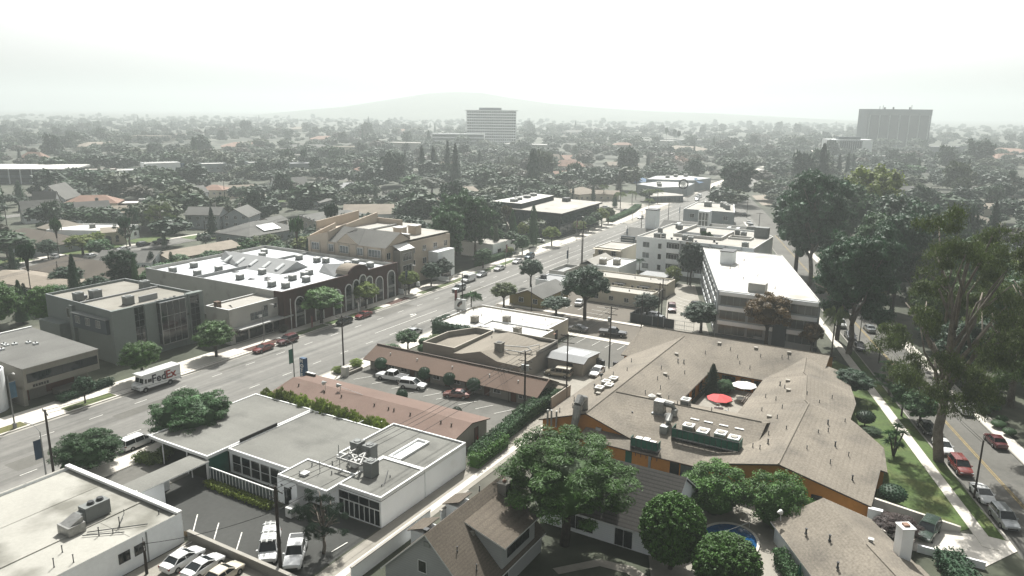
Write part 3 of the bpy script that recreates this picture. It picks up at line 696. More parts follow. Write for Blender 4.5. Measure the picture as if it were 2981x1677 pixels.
def rid(x):
    for (p, q), (r__, s__) in zip(RID, RID[1:]):
        if x <= r__: return q+(s__-q)*(x-p)/(r__-p)
    return RID[-1][1]
def zs(x, y): return 5.22-.243*(rid(x)-y)
xs = sorted({p[0] for p in RID+SO})
def so(x):
    for (p, q), (r__, s__) in zip(SO, SO[1:]):
        if x <= r__: return q+(s__-q)*(x-p)/(r__-p)
    return SO[-1][1]
for p, q in zip(xs, xs[1:]):
    rf.face([(p,so(p),zs(p,so(p))),(q,so(q),zs(q,so(q))),(q,rid(q),5.22),(p,rid(p),5.22)], 0); rf.face([(p,rid(p),5.22),(q,rid(q),5.22),(q,23.7,2.9),(p,23.7,2.9)], 0)
    rf.face([(p,so(p),zs(p,so(p))-.2),(q,so(q),zs(q,so(q))-.2),(q,so(q),zs(q,so(q))),(p,so(p),zs(p,so(p)))], 1)
    if q < 124: rf.face([(q,23.7,2.7),(p,23.7,2.7),(p,23.7,2.9),(q,23.7,2.9)], 1)
    wl.face([(p,so(p)+.4,0),(q,so(q)+.4,0),(q,so(q)+.4,zs(q,so(q))),(p,so(p)+.4,zs(p,so(p)))]); wl.face([(q,23.3,0),(p,23.3,0),(p,23.3,2.9),(q,23.3,2.9)])
x = 87.8
for pa, pb in (((3.8,zs(x,3.8)),(14.2,5.22)),((14.2,5.22),(23.7,2.9))): rf.face([(x,pa[0],pa[1]-.2),(x,pb[0],pb[1]-.2),(x,pb[0],pb[1]),(x,pa[0],pa[1])], 1)
wl.face([(88.2,23.3,0),(88.2,4.2,0),(88.2,4.2,2.75),(88.2,14.2,5.15),(88.2,23.3,2.9)])
W = wl.build('wall', M['wall_orange'], t); RF = rf.build('roof', [M['shingle_tan'], M['trim_brown']], t)
def zw(x, y):      # roof height of the wings for pipes and vents
    if y > 33 and x < 126: return 5.22-abs(y-40.4)*.32
    if x > 124: return 5.6-abs(x-134.4)*.27
    if y < 23.5: return 5.22-(.243*(rid(x)-y) if y < rid(x) else (y-rid(x))*2.32/(23.7-rid(x)))
    return 5.2-abs(x-99.6)*.228 if x < 99.6 else 5.2-(x-99.6)*.318
for x, y, h in ((92,45.5,.5),(93.6,44.2,.5),(97,45.6,.5),(98.2,45.2,.4),(101.5,43.6,.5),(103,45,.6),(106,43.9,.5),(110,44.8,.5),(112,43.2,.4),(118,44.8,.5),(104,37,.5),(104.5,34.6,.5),(108,36,.5),(110.5,37.4,.5),(113,36.4,.4),(115,38.4,.5),(117.6,35.2,.5),(120.6,37.4,.6),(121.4,36.6,.6),(106.2,34,.5),
               (129,29.4,.5),(131,31.2,.5),(130.4,25.8,.5),(131.2,22.4,.5),(131.4,21.4,.5),(127.4,28.6,.4),(126.4,26.6,.5),(128.6,35,.5),(95.6,35.8,.6),(97,33.4,.5),(101,31,.4),(102.6,30,.4),(101,26,.5),(94.4,16.8,.6),(92.6,17.4,.5),(93.2,18.4,.5),(97.6,17.4,.5),(99.8,15.6,.4),(104,17.6,.5),(108.4,17.8,.5),(107.4,20.4,.5),(112,19.4,.5),(113.6,21.2,.5),(117.4,19.2,.5),(119,20.2,.6),(101.5,11.8,.4),(99.6,9.4,.6),(103.2,10.8,.5),(98.4,7.6,.5),(105.6,11.2,.6),(109,9.4,.4),(94,9.2,.5),(92.2,6.4,.6),(112.6,13.4,.4),(116.6,12.2,.5),(114,15.4,.4),(95.2,12.2,.4)):
    vent(RF, x, y, zw(x, y), h, .055 if h < .6 else .09)
for x, y in ((99,42.6),(104.4,42.8),(105.6,35.4),(113.6,37.2),(123.4,38.6),(132.4,33.6),(132.8,27.2),(133,21.6),(104.6,18.8),(116,18.4),(120.8,19.4)): boxvent(RF, x, y, zw(x, y), .5, 'unit_tan')
b = MB()
for p, q in (((89.8,40.4,5.25),(134.2,40.4,5.25)),((99.6,40,5.23),(99.6,18.8,5.23)),((134.4,48.9,5.63),(134.4,15.2,5.63)),*[((*u,5.25),(*v,5.25)) for u, v in zip(RID, RID[1:])]): b.tube([p, q], .11, 5)
b.build('ridge_cap', M['shingle_tan2'], RF)
b = MB()
for p, q in (((87.5,18.2,2.42),(87.5,40.4,2.42)),((123.7,32,2.66),(123.7,23.6,2.66)),((106.4,32.5,2.6),(124,32.5,2.6)),((106.5,23.8,2.74),(106.5,32.4,2.74))): b.tube([p, q], .07, 5)
b.build('gutter', M['trim_brown'], RF)
# exhaust ducts on the front gable and on the slope
b = MB(); b.tube([(89.5,41.9,1.2),(89.4,41.9,3.2),(89.3,41.6,4.6),(89.7,41.6,6.2)], [.35,.5,.55,.6], 10); b.tube([(89.7,41.6,6.2),(90.6,41.6,6.9),(91.4,41.5,6.6),(91.6,41.5,5.0)], [.6,.66,.62,.6], 10); b.build('exhaust_duct', M['metal_galv'], RF)
b = MB(); b.box(96.4,97.8,31.6,33.0,4.3,6.4); b.box(96.2,98,31.4,33.2,3.6,4.6,1); b.tube([(97.3,31.5,6.0),(97.2,30.5,6.0),(97,30.1,5.4),(96.8,30.1,4.6)], [.5,.5,.48,.45], 10)
b.tube([(95.4,30.6,5.0),(94.6,30.0,5.4),(93.8,29.9,5.0),(93.4,30.0,3.2)], [.45,.48,.46,.4], 10); b.box(92.4,93.4,29.6,30.6,2.6,4.6,1); b.build('kitchen_exhaust', [M['metal_galv'], M['metal_grey']], RF)
b = MB(); b.cyl(101.3,35.0,4.0,4.9,.5,14); b.cyl(101.3,35.0,4.9,5.1,.56,14); b.tube([(101.3,35,5.1),(101.3,35,5.4)], [.56,.1], 14, 0); b.build('dome_vent', M['unit_white'], RF)
ac(RF, 101.0, 31.2-1.4, 4.6, 1.3, 1.2, 1.1, 'unit_grey', 'unit_white')
b = MB()
for y, h in ((46.2,1.1),(45.6,1.4),(44.8,1.5)): b.cyl(89.6,y,2.2,4.2+h*.3,.14,8)
b.build('flue_pipe', M['metal_galv'], RF)
# equipment wells with green screens
def well(x0, x1, y0, y1, z, zf, posts):
    b = MB(); b.box(x0, x1, y0, y1, z-.3, z); b.build('well_floor', M['trim_dark'], RF)
    b = MB(); b.box(x0-.05, x0, y0, y1, z+.15, zf); b.box(x0, x1*.35+x0*.65, y0-.05, y0, z+.15, zf); b.box(x0, x1*.35+x0*.65, y1, y1+.05, z+.15, zf)
    s = b.build('screen', M['mesh_green'], RF)
    b = MB(); b.tube([(x0-.08,y0,zf),(x0-.08,y1,zf)], .05); b.tube([(x0-.08,y0,z+.1),(x0-.08,y1,z+.1)], .04)
    for k in range(posts+1):
        y = y0+(y1-y0)*k/posts; b.box(x0-.1, x0-.02, y-.03, y+.03, z-1.2, zf)
    b.build('screen_frame', M['metal_dark'], RF)
well(91.6, 96.6, 19.8, 28.6, 3.75, 5.1, 12)
well(87.9, 90.6, 29.2, 32.9, 2.9, 4.2, 5)
for x, y, s in ((94.4,27.2,1.3),(93.6,25.0,1.7),(94.2,22.8,1.5),(93.6,20.9,1.5)): ac(RF, x, y, 3.75, s, 1.4, 1.0, 'unit_tan', 'unit_white')
for x, y in ((89.0,32.2),(89.2,31.2),(88.7,30.2)): ac(RF, x, y, 2.9, .9, .8, .8, 'unit_tan', 'unit_white', fan=False)
for y in (27.2,25.3,23.2,21.1): b = MB(); b.box(96.9,97.2,y-.6,y+.6,4.62,4.72); b.build('roof_light', M['trim_white'], RF)
b = MB(); b.prism([(97.6,42.4),(103.6,42.4),(103.6,45.0),(97.6,45.0)], 3.2, 3.4); b.build('well_floor', M['shingle_tan2'], RF)
for x, y in ((104.6,44.2),(102.6,44.6),(101.4,43.6),(99.6,44.4)): ac(RF, x+1.2, y-1.2, 4.0, 1.3, 1.1, .9, 'unit_tan', 'unit_white')
b = MB(); b.cyl(109,46.4,3.0,3.9,.04); b.tube([(108.9,46.6,3.8),(109,46.1,4.0)], [.35,.05], 10); b.build('satellite_dish', M['metal_dark'], RF)
# openings
f = face_mx(88.0, 40)
slabpart(t, f, 6.4, .9, .4, 2.2, 0, .06, 'mesh_green', 'door')
slabpart(t, f, 9.6, .35, .2, 2.4, 0, .08, 'metal_grey', 'ladder')
win(t, f, 12.6, .5, 1.1, 1.5, 1, 1, 'trim_dark', 'glass'); win(t, f, 14.0, .5, 2.0, 1.5, 2, 2, 'trim_dark', 'glass_pale'); win(t, f, 16.4, .5, 1.1, 1.5, 1, 1, 'trim_dark', 'glass')
f = face_mx(88.2, 23.2); win(t, f, 13.0, .8, 1.1, 1.4, 1, 1, 'trim_dark', 'glass')
f = face_mx(90.2, 47.3); slabpart(t, f, 5.0+3.4, .8, 2.5, 3.4, 0, .25, 'metal_light', 'meter_box'); slabpart(t, f, 11.4, .9, 2.4, 2.7, 0, .08, 'unit_tan', 'vent_grille')
f = face_my(110.62, 23.3)
for (A, s, w_) in (((124.2,31.8),1.2,2.2),((124.2,31.8),4.4,1.6),((124.2,31.8),6.6,1.1)): win(t, (A,(0,-1),(-1,0)), s, .3, w_, 1.9, 2, 1, 'trim_dark', 'glass')
for x in (108,111.5,115,119): win(t, face_my(100,33.0), x-100, .3, 1.6, 1.9, 2, 1, 'trim_dark', 'glass')
f = face_my(88.2, 4.2)
for s in (2,6,10,15): win(t, f, s, .8, 1.6, 1.2, 2, 1, 'trim_white')
b = MB(); b.box(87.4,88.0,2.6,4.1,1.0,2.6); b.build('bay_window', M['trim_white'], t)
b = MB()
for k in range(5): b.box(111.6+.0*k, 116, 22.9+.35*k-.06, 22.9+.35*k+.06, 2.7, 2.85)
b.build('pergola_beam', M['trim_brown'], t)
# courtyard furniture
def parasol(x, y, lab, m, r=2.0, z=2.5):
    t = thing('parasol', lab, 'parasol', x, y); b = MB(); n = 8
    for k in range(n):
        a, c = 2*math.pi*k/n, 2*math.pi*(k+1)/n
        b.face([(x,y,z+.45),(x+r*math.cos(a),y+r*math.sin(a),z-.1),(x+r*math.cos(c),y+r*math.sin(c),z-.1)]); b.face([(x,y,z+.40),(x+r*math.cos(c),y+r*math.sin(c),z-.15),(x+r*math.cos(a),y+r*math.sin(a),z-.15)])
    b.build('canopy', M[m], t); b = MB(); b.cyl(x, y, 0, z+.55, .04, 6); b.cyl(x, y, 0, .1, .3, 10); b.build('pole', M['metal_light'], t)
parasol(112.6, 27.9, 'red parasol open in the courtyard of the orange complex', 'umbrella_red')
parasol(120.6, 26.0, 'white parasol open in the courtyard of the orange complex', 'umbrella_white')
def table(x, y, lab, r=.75):
    t = thing('garden_table', lab, 'table', x, y); b = MB(); b.cyl(x,y,.70,.75,r,16); b.build('table_top', M['umbrella_white'], t)
    b = MB(); b.cyl(x,y,0,.7,.06); b.cyl(x,y,0,.04,.35,10); b.build('leg', M['metal_light'], t)
table(112.6, 27.9, 'round table under the red parasol'); table(118.8, 26.0, 'round white table standing open near the white parasol'); table(71.6, 8.6, 'white patio table beside the folded parasol at the bottom edge', .8)
def chair(x, y, rot, lab, group):
    t = thing('garden_chair', lab, 'chair', x, y, group=group); b = MB(rot, x, y); b.box(-.25,.25,-.25,.25,.42,.47); b.build('seat', M['metal_light'], t)
    b = MB(rot, x, y); b.box(-.25,-.2,-.25,.25,.47,.95); b.build('backrest', M['metal_light'], t)
    for sx in (-.22,.22):
        for sy in (-.22,.22): b = MB(rot, x, y); b.box(sx-.02,sx+.02,sy-.02,sy+.02,0,.42); b.build('leg', M['metal_dark'], t)
for k, (a, lab) in enumerate(((200,'metal chair on the near side of the table under the red parasol'),(20,'metal chair on the far side of the table under the red parasol'),(290,'metal chair on the wall side of the table under the red parasol'))):
    chair(112.6+1.2*math.cos(R(a)), 27.9+1.2*math.sin(R(a)), R(a+180), lab, 'courtyard chairs')
for a, lab in ((150,'pale chair left of the patio table at the bottom edge'),(330,'pale chair right of the patio table at the bottom edge')):
    chair(71.6+1.2*math.cos(R(a)), 8.6+1.2*math.sin(R(a)), R(a+180), lab, 'patio chairs')
t = thing('folded_parasol', 'folded dark parasol standing over the patio table at the bottom edge', 'parasol', 71.6, 8.6)
b = MB(); b.cyl(71.6,8.6,.76,3.0,.03); b.build('pole', M['metal_grey'], t); b = MB(); b.tube([(71.6,8.6,1.5),(71.6,8.6,2.2),(71.6,8.6,2.95)], [.2,.14,.03], 8); b.build('canopy', M['mesh_green'], t)
# ---------------------------------------------------------------- houses at the bottom
t, w, r = house('steep shingled cottage with a grey gable wall and a shed dormer at the bottom centre', 57.5, 38.6, 13.4, 10.2, 2.5, 7.5, 0, 'siding_grey', 'shingle_brown', 'gable', .35, nwin=0)
f = face_mx(50.8, 43.7); win(t, f, 4.1, 3.2, .9, 1.2, 1, 1, 'trim_white', 'glass')
b = MB(); b.box(50.7,50.78,38.2,38.9,6.1,6.6); b.build('vent_grille', M['metal_grey'], t)
b = MB()
b.prism([(55.9,37.8),(55.9,33.4),(62.4,33.4),(62.4,37.8)], 2.6, [6.55,5.2,5.2,6.55])
b.build('dormer_wall', M['siding_grey'], r)
b = MB(); th = .14
for z in (0, -th): b.face([(55.6,38.1,6.72+z),(55.6,32.9,5.12+z),(62.8,32.9,5.12+z),(62.8,38.1,6.72+z)])
b.face([(55.6,32.9,5.12-th),(62.8,32.9,5.12-th),(62.8,32.9,5.12),(55.6,32.9,5.12)], 1); b.face([(55.6,38.1,6.72-th),(55.6,32.9,5.12-th),(55.6,32.9,5.12),(55.6,38.1,6.72)], 1)
b.build('dormer_roof', [M['shingle_brown'], M['trim_white']], r)
win(t, face_my(55.9,33.4), 1.0, 3.4, 4.2, 1.3, 3, 1, 'trim_dark', 'glass'); win(t, face_my(50.8,33.5), 4.2, .9, 2.2, 1.3, 2, 1, 'trim_white', 'glass')
b = MB(); b.box(62.2,63.3,36.8,37.8,3,7.6); b.box(62.1,63.4,36.7,37.9,7.6,7.75); b.cyl(62.75,37.3,7.75,8.0,.22,8,1); b.build('chimney', [M['wall_block'], M['roof_terracotta']], r)
boxvent(r, 54.2, 41.2, 5.1, .4, 'metal_dark'); boxvent(r, 55.6, 36.6, 5.6, .3, 'unit_tan'); vent(r, 52.6, 36.4, 5.4, .4, .05); vent(r, 53.2, 34.6, 3.7, .5, .05); vent(r, 63, 40.6, 5.7, .5, .06)
for x, lab in ((58.6,'small shingled gate roof nearest the steep cottage gable'),(65.0,'small shingled gate roof further along the alley wall')):
    t = thing('gate_roof', lab, 'gate', x, 45); b = MB(); b.box(x-1.1,x+1.1,44.0,45.8,0,2.2); b.build('wall', M['wall_white2'], t)
    b = MB(); b.face([(x-1.4,43.7,3.1),(x+1.4,43.7,3.1),(x+1.4,46.1,2.2),(x-1.4,46.1,2.2)]); b.face([(x-1.4,46.1,2.1),(x+1.4,46.1,2.1),(x+1.4,43.7,3.0),(x-1.4,43.7,3.0)]); b.build('roof', M['shingle_brown'], t)
t, w, r = house('house with a dark tiled roof half hidden under the big bright tree', 75.3, 29.2, 14.6, 11.6, 2.85, 7.0, R(90), 'siding_white', 'shingle_dark', 'gable', .4, nwin=0)
f = face_mx(69.5, 36.5); win(t, f, 3.4, .5, 3.2, 1.6, 3, 1, 'trim_white', 'glass'); win(t, f, 9.2, .1, 2.0, 2.0, 2, 1, 'trim_white', 'glass', 'door'); win(t, face_my(69.5,21.9), 5.4, 3.6, .9, 1.1, 1, 1)
t, w, r = house('shingled house running out of the picture at the bottom right', 73.6, 2.4, 20.5, 10.6, 2.5, 5.0, R(34), 'siding_white', 'shingle_tan', 'gable', .4, nwin=1)
b = MB(R(34), 73.6, 2.4)
for z in (.0,): b.face([(-12,-5.8,2.46),(1.6,-5.8,2.46),(1.6,.05,5.1),(-12,.05,5.1)])
b.build('raised_roof', M['shingle_tan'], r)
b = MB(R(34), 73.6, 2.4); b.box(1.9,3.1,-5.0,-3.8,2.2,6.2); b.box(1.8,3.2,-5.1,-3.7,6.2,6.35); b.box(2.2,2.8,-4.7,-4.1,6.35,6.55,1); b.build('chimney', [M['wall_white2'], M['roof_terracotta']], r)
for lx, ly in ((4,2.4),(6.2,3.8),(2.8,-1.2),(-3,2.6),(-5,-2),(0,3.5)):
    c, s = math.cos(R(34)), math.sin(R(34)); x, y = 73.6+c*lx-s*ly, 2.4+s*lx+c*ly
    (boxvent if lx in (2.8,-5) else vent)(r, x, y, 5.0-abs(ly)*.4)
b = MB(R(34), 73.6, 2.4); b.tube([(9.2,5.2,3.2),(9.4,5.2,3.9)], .04); b.tube([(9.6,5.1,4.0),(9.4,5.6,4.1)], [.32,.04], 12); b.build('satellite_dish', M['unit_white'], r)
t = thing('ramp_wall', 'sloping pale retaining wall between the lawn and the driveway at the right', 'wall', 91, 3.6)
b = MB(); b.prism([(90.6,3.8),(91.9,-5.2),(92.15,-5.2),(90.9,3.8)], 0, [2.4,.8,.8,2.4]); b.build('wall', M['wall_pale'], t)
b = MB(); b.face([(90.55,3.8,2.42),(91.85,-5.2,.82),(92.2,-5.2,.82),(90.95,3.8,2.42)]); b.build('coping', M['concrete_bright'], t)
t = thing('driveway_wall', 'low white wall along the near side of the driveway', 'wall', 85.4, -7.4)
b = MB(); b.box(85.2,85.45,-7.5,-1.2,0,.85); b.build('wall', M['wall_white2'], t)
# ------------------------------------------------------------------ lettering
def letters(parent, txt, face, s, z, size, mat, depth=.02, o=.04, name='lettering', squash=1.0, fit=None, bold=.0):
    """flat raised letters on a wall face"""
    cu = bpy.data.curves.new(name, 'FONT'); cu.body = txt; cu.size = size; cu.extrude = depth; cu.offset = bold; cu.resolution_u = 2
    tmp = bpy.data.objects.new('tmp', cu); COL.objects.link(tmp)
    bpy.context.view_layer.update()
    me = bpy.data.meshes.new_from_object(tmp.evaluated_get(bpy.context.evaluated_depsgraph_get()))
    bpy.data.objects.remove(tmp); bpy.data.curves.remove(cu)
    if fit:
        X = [v.co.x for v in me.vertices]; squash = fit/(max(X)-min(X))
    (ax, ay), (dx, dy), (nx, ny) = face; ox, oy, oz = origin_of(parent)
    mtx = Matrix(((dx*squash, 0, nx, ax+dx*s+nx*o-ox), (dy*squash, 0, ny, ay+dy*s+ny*o-oy), (0, 1, 0, z-oz), (0,0,0,1)))
    me.transform(mtx); me.materials.clear(); me.materials.append(M[mat]); me.name = name
    ob = bpy.data.objects.new(name, me); ob.parent = parent; link(ob); return ob

# ------------------------------------------------------------------ north side of the boulevard
# tan box with a ribbon window
t = thing('commercial_building', 'tan commercial building with a sloping grey roof and one long dark ribbon window', 'building', 57.2, 120.6)
b = MB(); x0, x1, y0, y1 = 57.2, 69.2, 120.6, 140.6
b.box(x0+.6,x1-.4,123.6,y1,0,3.0); b.box(x0,x0+.6,121.4,y1,0,3.0)
b.face([(x0,y0,2.8),(x1,y0,2.8),(x1,y0,6.3),(x0,y0,6.3)]); b.face([(x0,y1,2.8),(x0,y0,2.8),(x0,y0,6.3),(x0,y1,6.9)]); b.face([(x1,y0,2.8),(x1,y1,2.8),(x1,y1,6.9),(x1,y0,6.3)]); b.face([(x1,y1,0),(x0,y1,0),(x0,y1,6.9),(x1,y1,6.9)]); b.face([(x0,y1,2.8),(x1,y1,2.8),(x1,y0,2.8),(x0,y0,2.8)])
b.build('wall', M['wall_concrete'], t)
b = MB(); b.face([(x0-.1,y0-.15,6.33),(x1+.1,y0-.15,6.33),(x1+.1,y1,6.95),(x0-.1,y1,6.95)]); b.box(x0-.1,x1+.1,y0-.15,y0-.02,6.1,6.325,1); b.box(x0-.12,x1+.12,y1-.1,y1+.25,6.9,7.15,2)
r = b.build('roof', [M['shingle_grey'], M['wall_concrete'], M['trim_white']], t)
for x, y in ((60.0,132),(61.5,133.6),(62.6,133.2),(64.3,132.2),(64.6,130.6),(61.6,134.6)):
    b = MB(); b.box(x-.35,x+.35,y-.35,y+.35,6.5,6.95); b.cyl(x,y,6.95,7.15,.12,8,1); b.build('skylight', [M['skylight'], M['metal_dark']], r)
f = face_my(x0, y0)
win(t, f, .5, 3.9, 11.2, 1.35, 4, 1, 'trim_dark', 'glass', 'ribbon_window', fw=.04)
f2 = ((x0,y0),(1,0),(0,-1)); g = face_my(x0+.6, 123.6)
slabpart(t, g, .3, 1.0, 0, 2.2, 0, .06, 'door_red', 'door'); slabpart(t, g, 4.0, 4.6, .5, 2.2, 0, .05, 'door_red', 'panel')
for k, w_ in enumerate((.32,.28,.34,.3,.26,.3)): slabpart(t, face_my(x0, y0), 1.2+.42*k, w_, 3.0, 3.42, 0, .05, 'trim_dark', 'sign_letter')
b = MB(); b.prism([(62.6,121.2),(64.6,121.2),(68.8,123.4),(62.6,123.4)], 0, .9); b.build('planter_wall', M['wall_concrete'], t)
# white curved front at the left edge
t = thing('commercial_building', 'white building with a rounded front corner at the left edge', 'building', 46, 122)
b = MB(); poly = [(30,121.8),(53.5,121.8)]+[(53.5+2.6*math.sin(R(a)),124.4-2.6*math.cos(R(a))) for a in range(10,91,10)]+[(56.1,140),(30,140)]
b.prism(poly, 0, 6.0); b.build('wall', M['wall_white'], t)
b = MB(); b.face([(*p,6.01) for p in inset(poly,.3)]); r = b.build('roof', M['roof_grey'], t)
b = MB(); q = inset(poly,.25); n = len(poly)
for i in range(n): b.prism([poly[i],poly[(i+1)%n],q[(i+1)%n],q[i]], 6.0, 6.5)
b.build('parapet', M['wall_white2'], t)
for s in (2,7,12,17): win(t, face_my(30,121.8), s, .5, 3.4, 2.2, 3, 1, 'trim_dark', 'glass')
# grey three storey office
t, w, r = flat('office_building', 'grey three-storey office with a tall glazed bay in the middle of its street front', 'building',
               [(76.6,128.0),(94.3,127.4),(94.3,150.8),(77.6,150.8)], 10.1, 'wall_grey', 'roof_grey2', .5, .25, 'metal_grey')
for a in ((92.0,95.4,127.2,128.4,10.2),(76.3,80.6,127.3,128.0,10.15),(82.8,85.3,127.5,128.0,10.0),(90.9,91.98,127.4,128,10.0)):
    b = MB(); b.box(*a[:4],0,a[4]); b.build('pier', M['wall_grey'], t)
g = ((85.4,126.6),(1,0),(0,-1))
b = MB(); b.box(85.4,90.8,126.62,128.0,1.6,9.9); b.build('bay', M['glass'], t)
win(t, g, .08, 1.7, 5.3, 8.1, 4, 3, 'metal_light', 'glass', 'glazed_bay', fw=.09)
win(t, face_mx(85.4,127.9), .1, 1.7, 1.1, 8.1, 1, 4, 'metal_grey', 'glass', 'bay_side')
for x in (80.75, 92.15):
    for k in range(6): pass
win(t, face_my(80.7,127.75), .0, .8, 2.0, 9.0, 2, 7, 'metal_grey', 'glass', 'window_strip', fw=.05); win(t, face_my(92.3,127.15), .0, .8, 2.0, 9.0, 2, 7, 'metal_grey', 'glass', 'window_strip', fw=.05)
letters(t, '4114', face_my(90.85,127.4), .02, 6.0, .55, 'trim_dark', bold=.03)
b = MB(); b.face([(76.9,137.2,6.0),(76.62,134.6-.3,6.0),(76.1,134.5,6.0)])
b = MB(); b.box(76.0,76.85,128.9,139.4,5.6,8.3); b.build('window_box', M['wall_slate'], t)
b = MB(); b.box(75.8,77.0,128.7,139.6,8.3,8.45); b.build('ledge', M['metal_grey'], t)
for s in (1.0,4.2,7.4): win(t, face_mx(76.0,139.4), s, 6.6, 1.3, 1.3, 2, 1, 'metal_light', 'glass_pale')
win(t, face_mx(77.2,144), .8, 6.6, .8, 1.8, 1, 1, 'metal_light', 'glass'); b = MB(); b.box(76.5,77.4,140.2,141.2,0,9.4); b.build('chase', M['wall_grey'], t)
for x, y, s in ((79,142,1.5),(82,141.4,1.8),(82.4,131.6,1.6),(92,140.8,1.6)): ac(r, x, y, 9.6, s, s*.9, 1.5, 'unit_grey', 'metal_grey')
b = MB(); b.box(84.4,88.2,131.2,131.5,9.6,10.7); b.box(77.8,94,139.3,139.6,9.6,9.95); b.box(80.4,80.9,142.2,145,9.7,10.3); b.build('roof_curb', M['roof_lightgrey'], r)
for x, y in ((87,128.8),(88.2,129),(89.4,128.9),(90.4,129.2),(86.2,128.8)): vent(r, x, y, 9.6, .25, .2)
b = MB(); b.box(75.4,78,143,150,0,5.6); b.build('stair_block', M['wall_grey'], t)
t, w, r = flat('outbuilding', 'low tan annex with one slot window at the left edge behind the sloping roof', 'building', rect(56.0,66.5,142.5,160), 5.2, 'wall_concrete', 'roof_lightgrey', .3)
win(t, face_my(56,142.5), 3, 3.2, 2.6, .8, 1, 1, 'trim_dark'); ac(r, 60, 147, 4.9, 1.3, 1.2, 1, 'unit_grey')
# beige two storey shop
t, w, r = flat('shop_building', 'beige two-storey shop with a flat canopy between the grey office and the brick building', 'building', rect(95.5,108.6,120.0,126.8), 7.2, 'wall_pale', 'roof_pale', .35, .25, 'trim_white')
f = face_my(95.5,120)
win(t, f, 5.2, 3.9, 4.4, 1.4, 5, 2, 'metal_grey', 'glass_pale'); win(t, f, 11.2, 5.2, .9, .9, 2, 1, 'trim_white'); win(t, f, 8.8, 5.2, .8, .9, 1, 1, 'trim_dark')
ac(t, 102.7, 119.7, 4.0, .7, .6, .5, 'unit_white', 'unit_white', fan=False)
b = MB(); b.box(96.4,110.2,117.9,120,3.0,3.25); b.build('canopy', M['metal_light'], t)
for s, w_ in ((1.2,3.0),(4.8,3.2),(8.6,2.0),(11,1.8)): win(t, f, s, .3, w_, 2.3, 2, 1, 'metal_dark', 'glass', 'shop_window')
ac(r, 96.6, 124.6, 6.85, 1.0, 1.0, 1.1, 'roof_brownrose', 'roof_brownrose', fan=False)
b = MB(); b.face([(97.8,121.6,6.87),(104.8,121.2,6.87),(104.8,123.4,7.1),(99.2,124.4,7.5)]); b.build('roof_cricket', M['roof_pale'], r)
# arched brick building with the great white roof
t, w, r = flat('arched_brick_building', 'long brick building with white-edged arches and a great white roof crowded with air conditioners', 'building',
               [(108.2,118.8),(145.3,118.5),(145.3,165.0),(108.2,164.6)], 8.35, 'wall_pale', 'roof_white2', .75, .3, 'roof_lightgrey')
b = MB(); b.box(107.9,145.6,118.2,118.55,0,8.5); b.box(107.9,108.22,118.55,121.0,0,8.5); b.box(145.3,145.6,118.55,122,0,8.5); b.box(107.8,145.7,118.15,118.6,8.501,8.62)
b.build('brick_front', M['wall_brick'], t)
f = face_my(107.9,118.2)
def arch(par, f, s, z0, w_, h, frame='trim_white', glass='glass', fw=.22):
    (ax, ay), (dx, dy), (nx, ny) = f; r_ = w_/2; cz = z0+h-r_; cx_ = s+r_; n = 14
    def pt(q, z, o): return (ax+dx*q+nx*o, ay+dy*q+ny*o, z)
    pr = [(s, z0)]+[(cx_-r_*math.cos(math.pi*k/n), cz+r_*math.sin(math.pi*k/n)) for k in range(n+1)]+[(s+w_, z0)]
    po = [(s-fw, z0)]+[(cx_-(r_+fw)*math.cos(math.pi*k/n), cz+(r_+fw)*math.sin(math.pi*k/n)) for k in range(n+1)]+[(s+w_+fw, z0)]
    b = MB(); b.face([pt(q, z, .03) for q, z in pr][::-1], 1)
    for i in range(len(pr)-1):
        b.face([pt(*pr[i],.16),pt(*pr[i+1],.16),pt(*po[i+1],.16),pt(*po[i],.16)], 0); b.face([pt(*po[i],.16),pt(*po[i+1],.16),pt(*po[i+1],0),pt(*po[i],0)], 0); b.face([pt(*pr[i+1],.16),pt(*pr[i],.16),pt(*pr[i],0),pt(*pr[i+1],0)], 0)
    b.face([pt(s,z0+h*.36,.05),pt(s+w_,z0+h*.36,.05),pt(s+w_,z0+h*.46,.05),pt(s,z0+h*.46,.05)], 2)
    return b.build('arched_window', [M[frame], M[glass], M['metal_grey']], par)
for s, z0, w_, h in ((3.2,.3,2.4,6.3),(9.0,.3,2.2,5.6),(14.6,.3,2.2,5.6),(18.6,.3,2.0,6.0),(21.2,.3,1.9,6.6),(23.5,.3,2.0,7.4),(25.9,.3,1.9,6.6),(29.2,.3,2.4,5.9),(33.6,.3,2.6,6.6)): arch(t, f, s, z0, w_, h)
b = MB(); b.cyl(109.6,118.05,0,6.8,.08); b.build('downpipe', M['trim_white'], t)
b = MB(); n = 14; cxx, rr = 131.2, 3.3
pr = [(cxx-rr*math.cos(math.pi*k/n), 8.5+1.9*math.sin(math.pi*k/n)) for k in range(n+1)]
b.face([(x,118.16,z) for x, z in pr]); b.face([(x,118.6,z) for x, z in reversed(pr)])
for (xa,za),(xb,zb) in zip(pr, pr[1:]): b.face([(xa,118.16,za),(xa,118.6,za),(xb,118.6,zb),(xb,118.16,zb)])
b.build('curved_gable', M['wall_brick'], t)
b = MB()
for (xa,za),(xb,zb) in zip(pr, pr[1:]): b.face([(xa,118.6,za-.06),(xa,122.4,za-.06),(xb,122.4,zb-.06),(xb,118.6,zb-.06)])
b.build('barrel_roof', M['roof_tan'], r)
b = MB(); y0, y1 = 122.4, 129.4
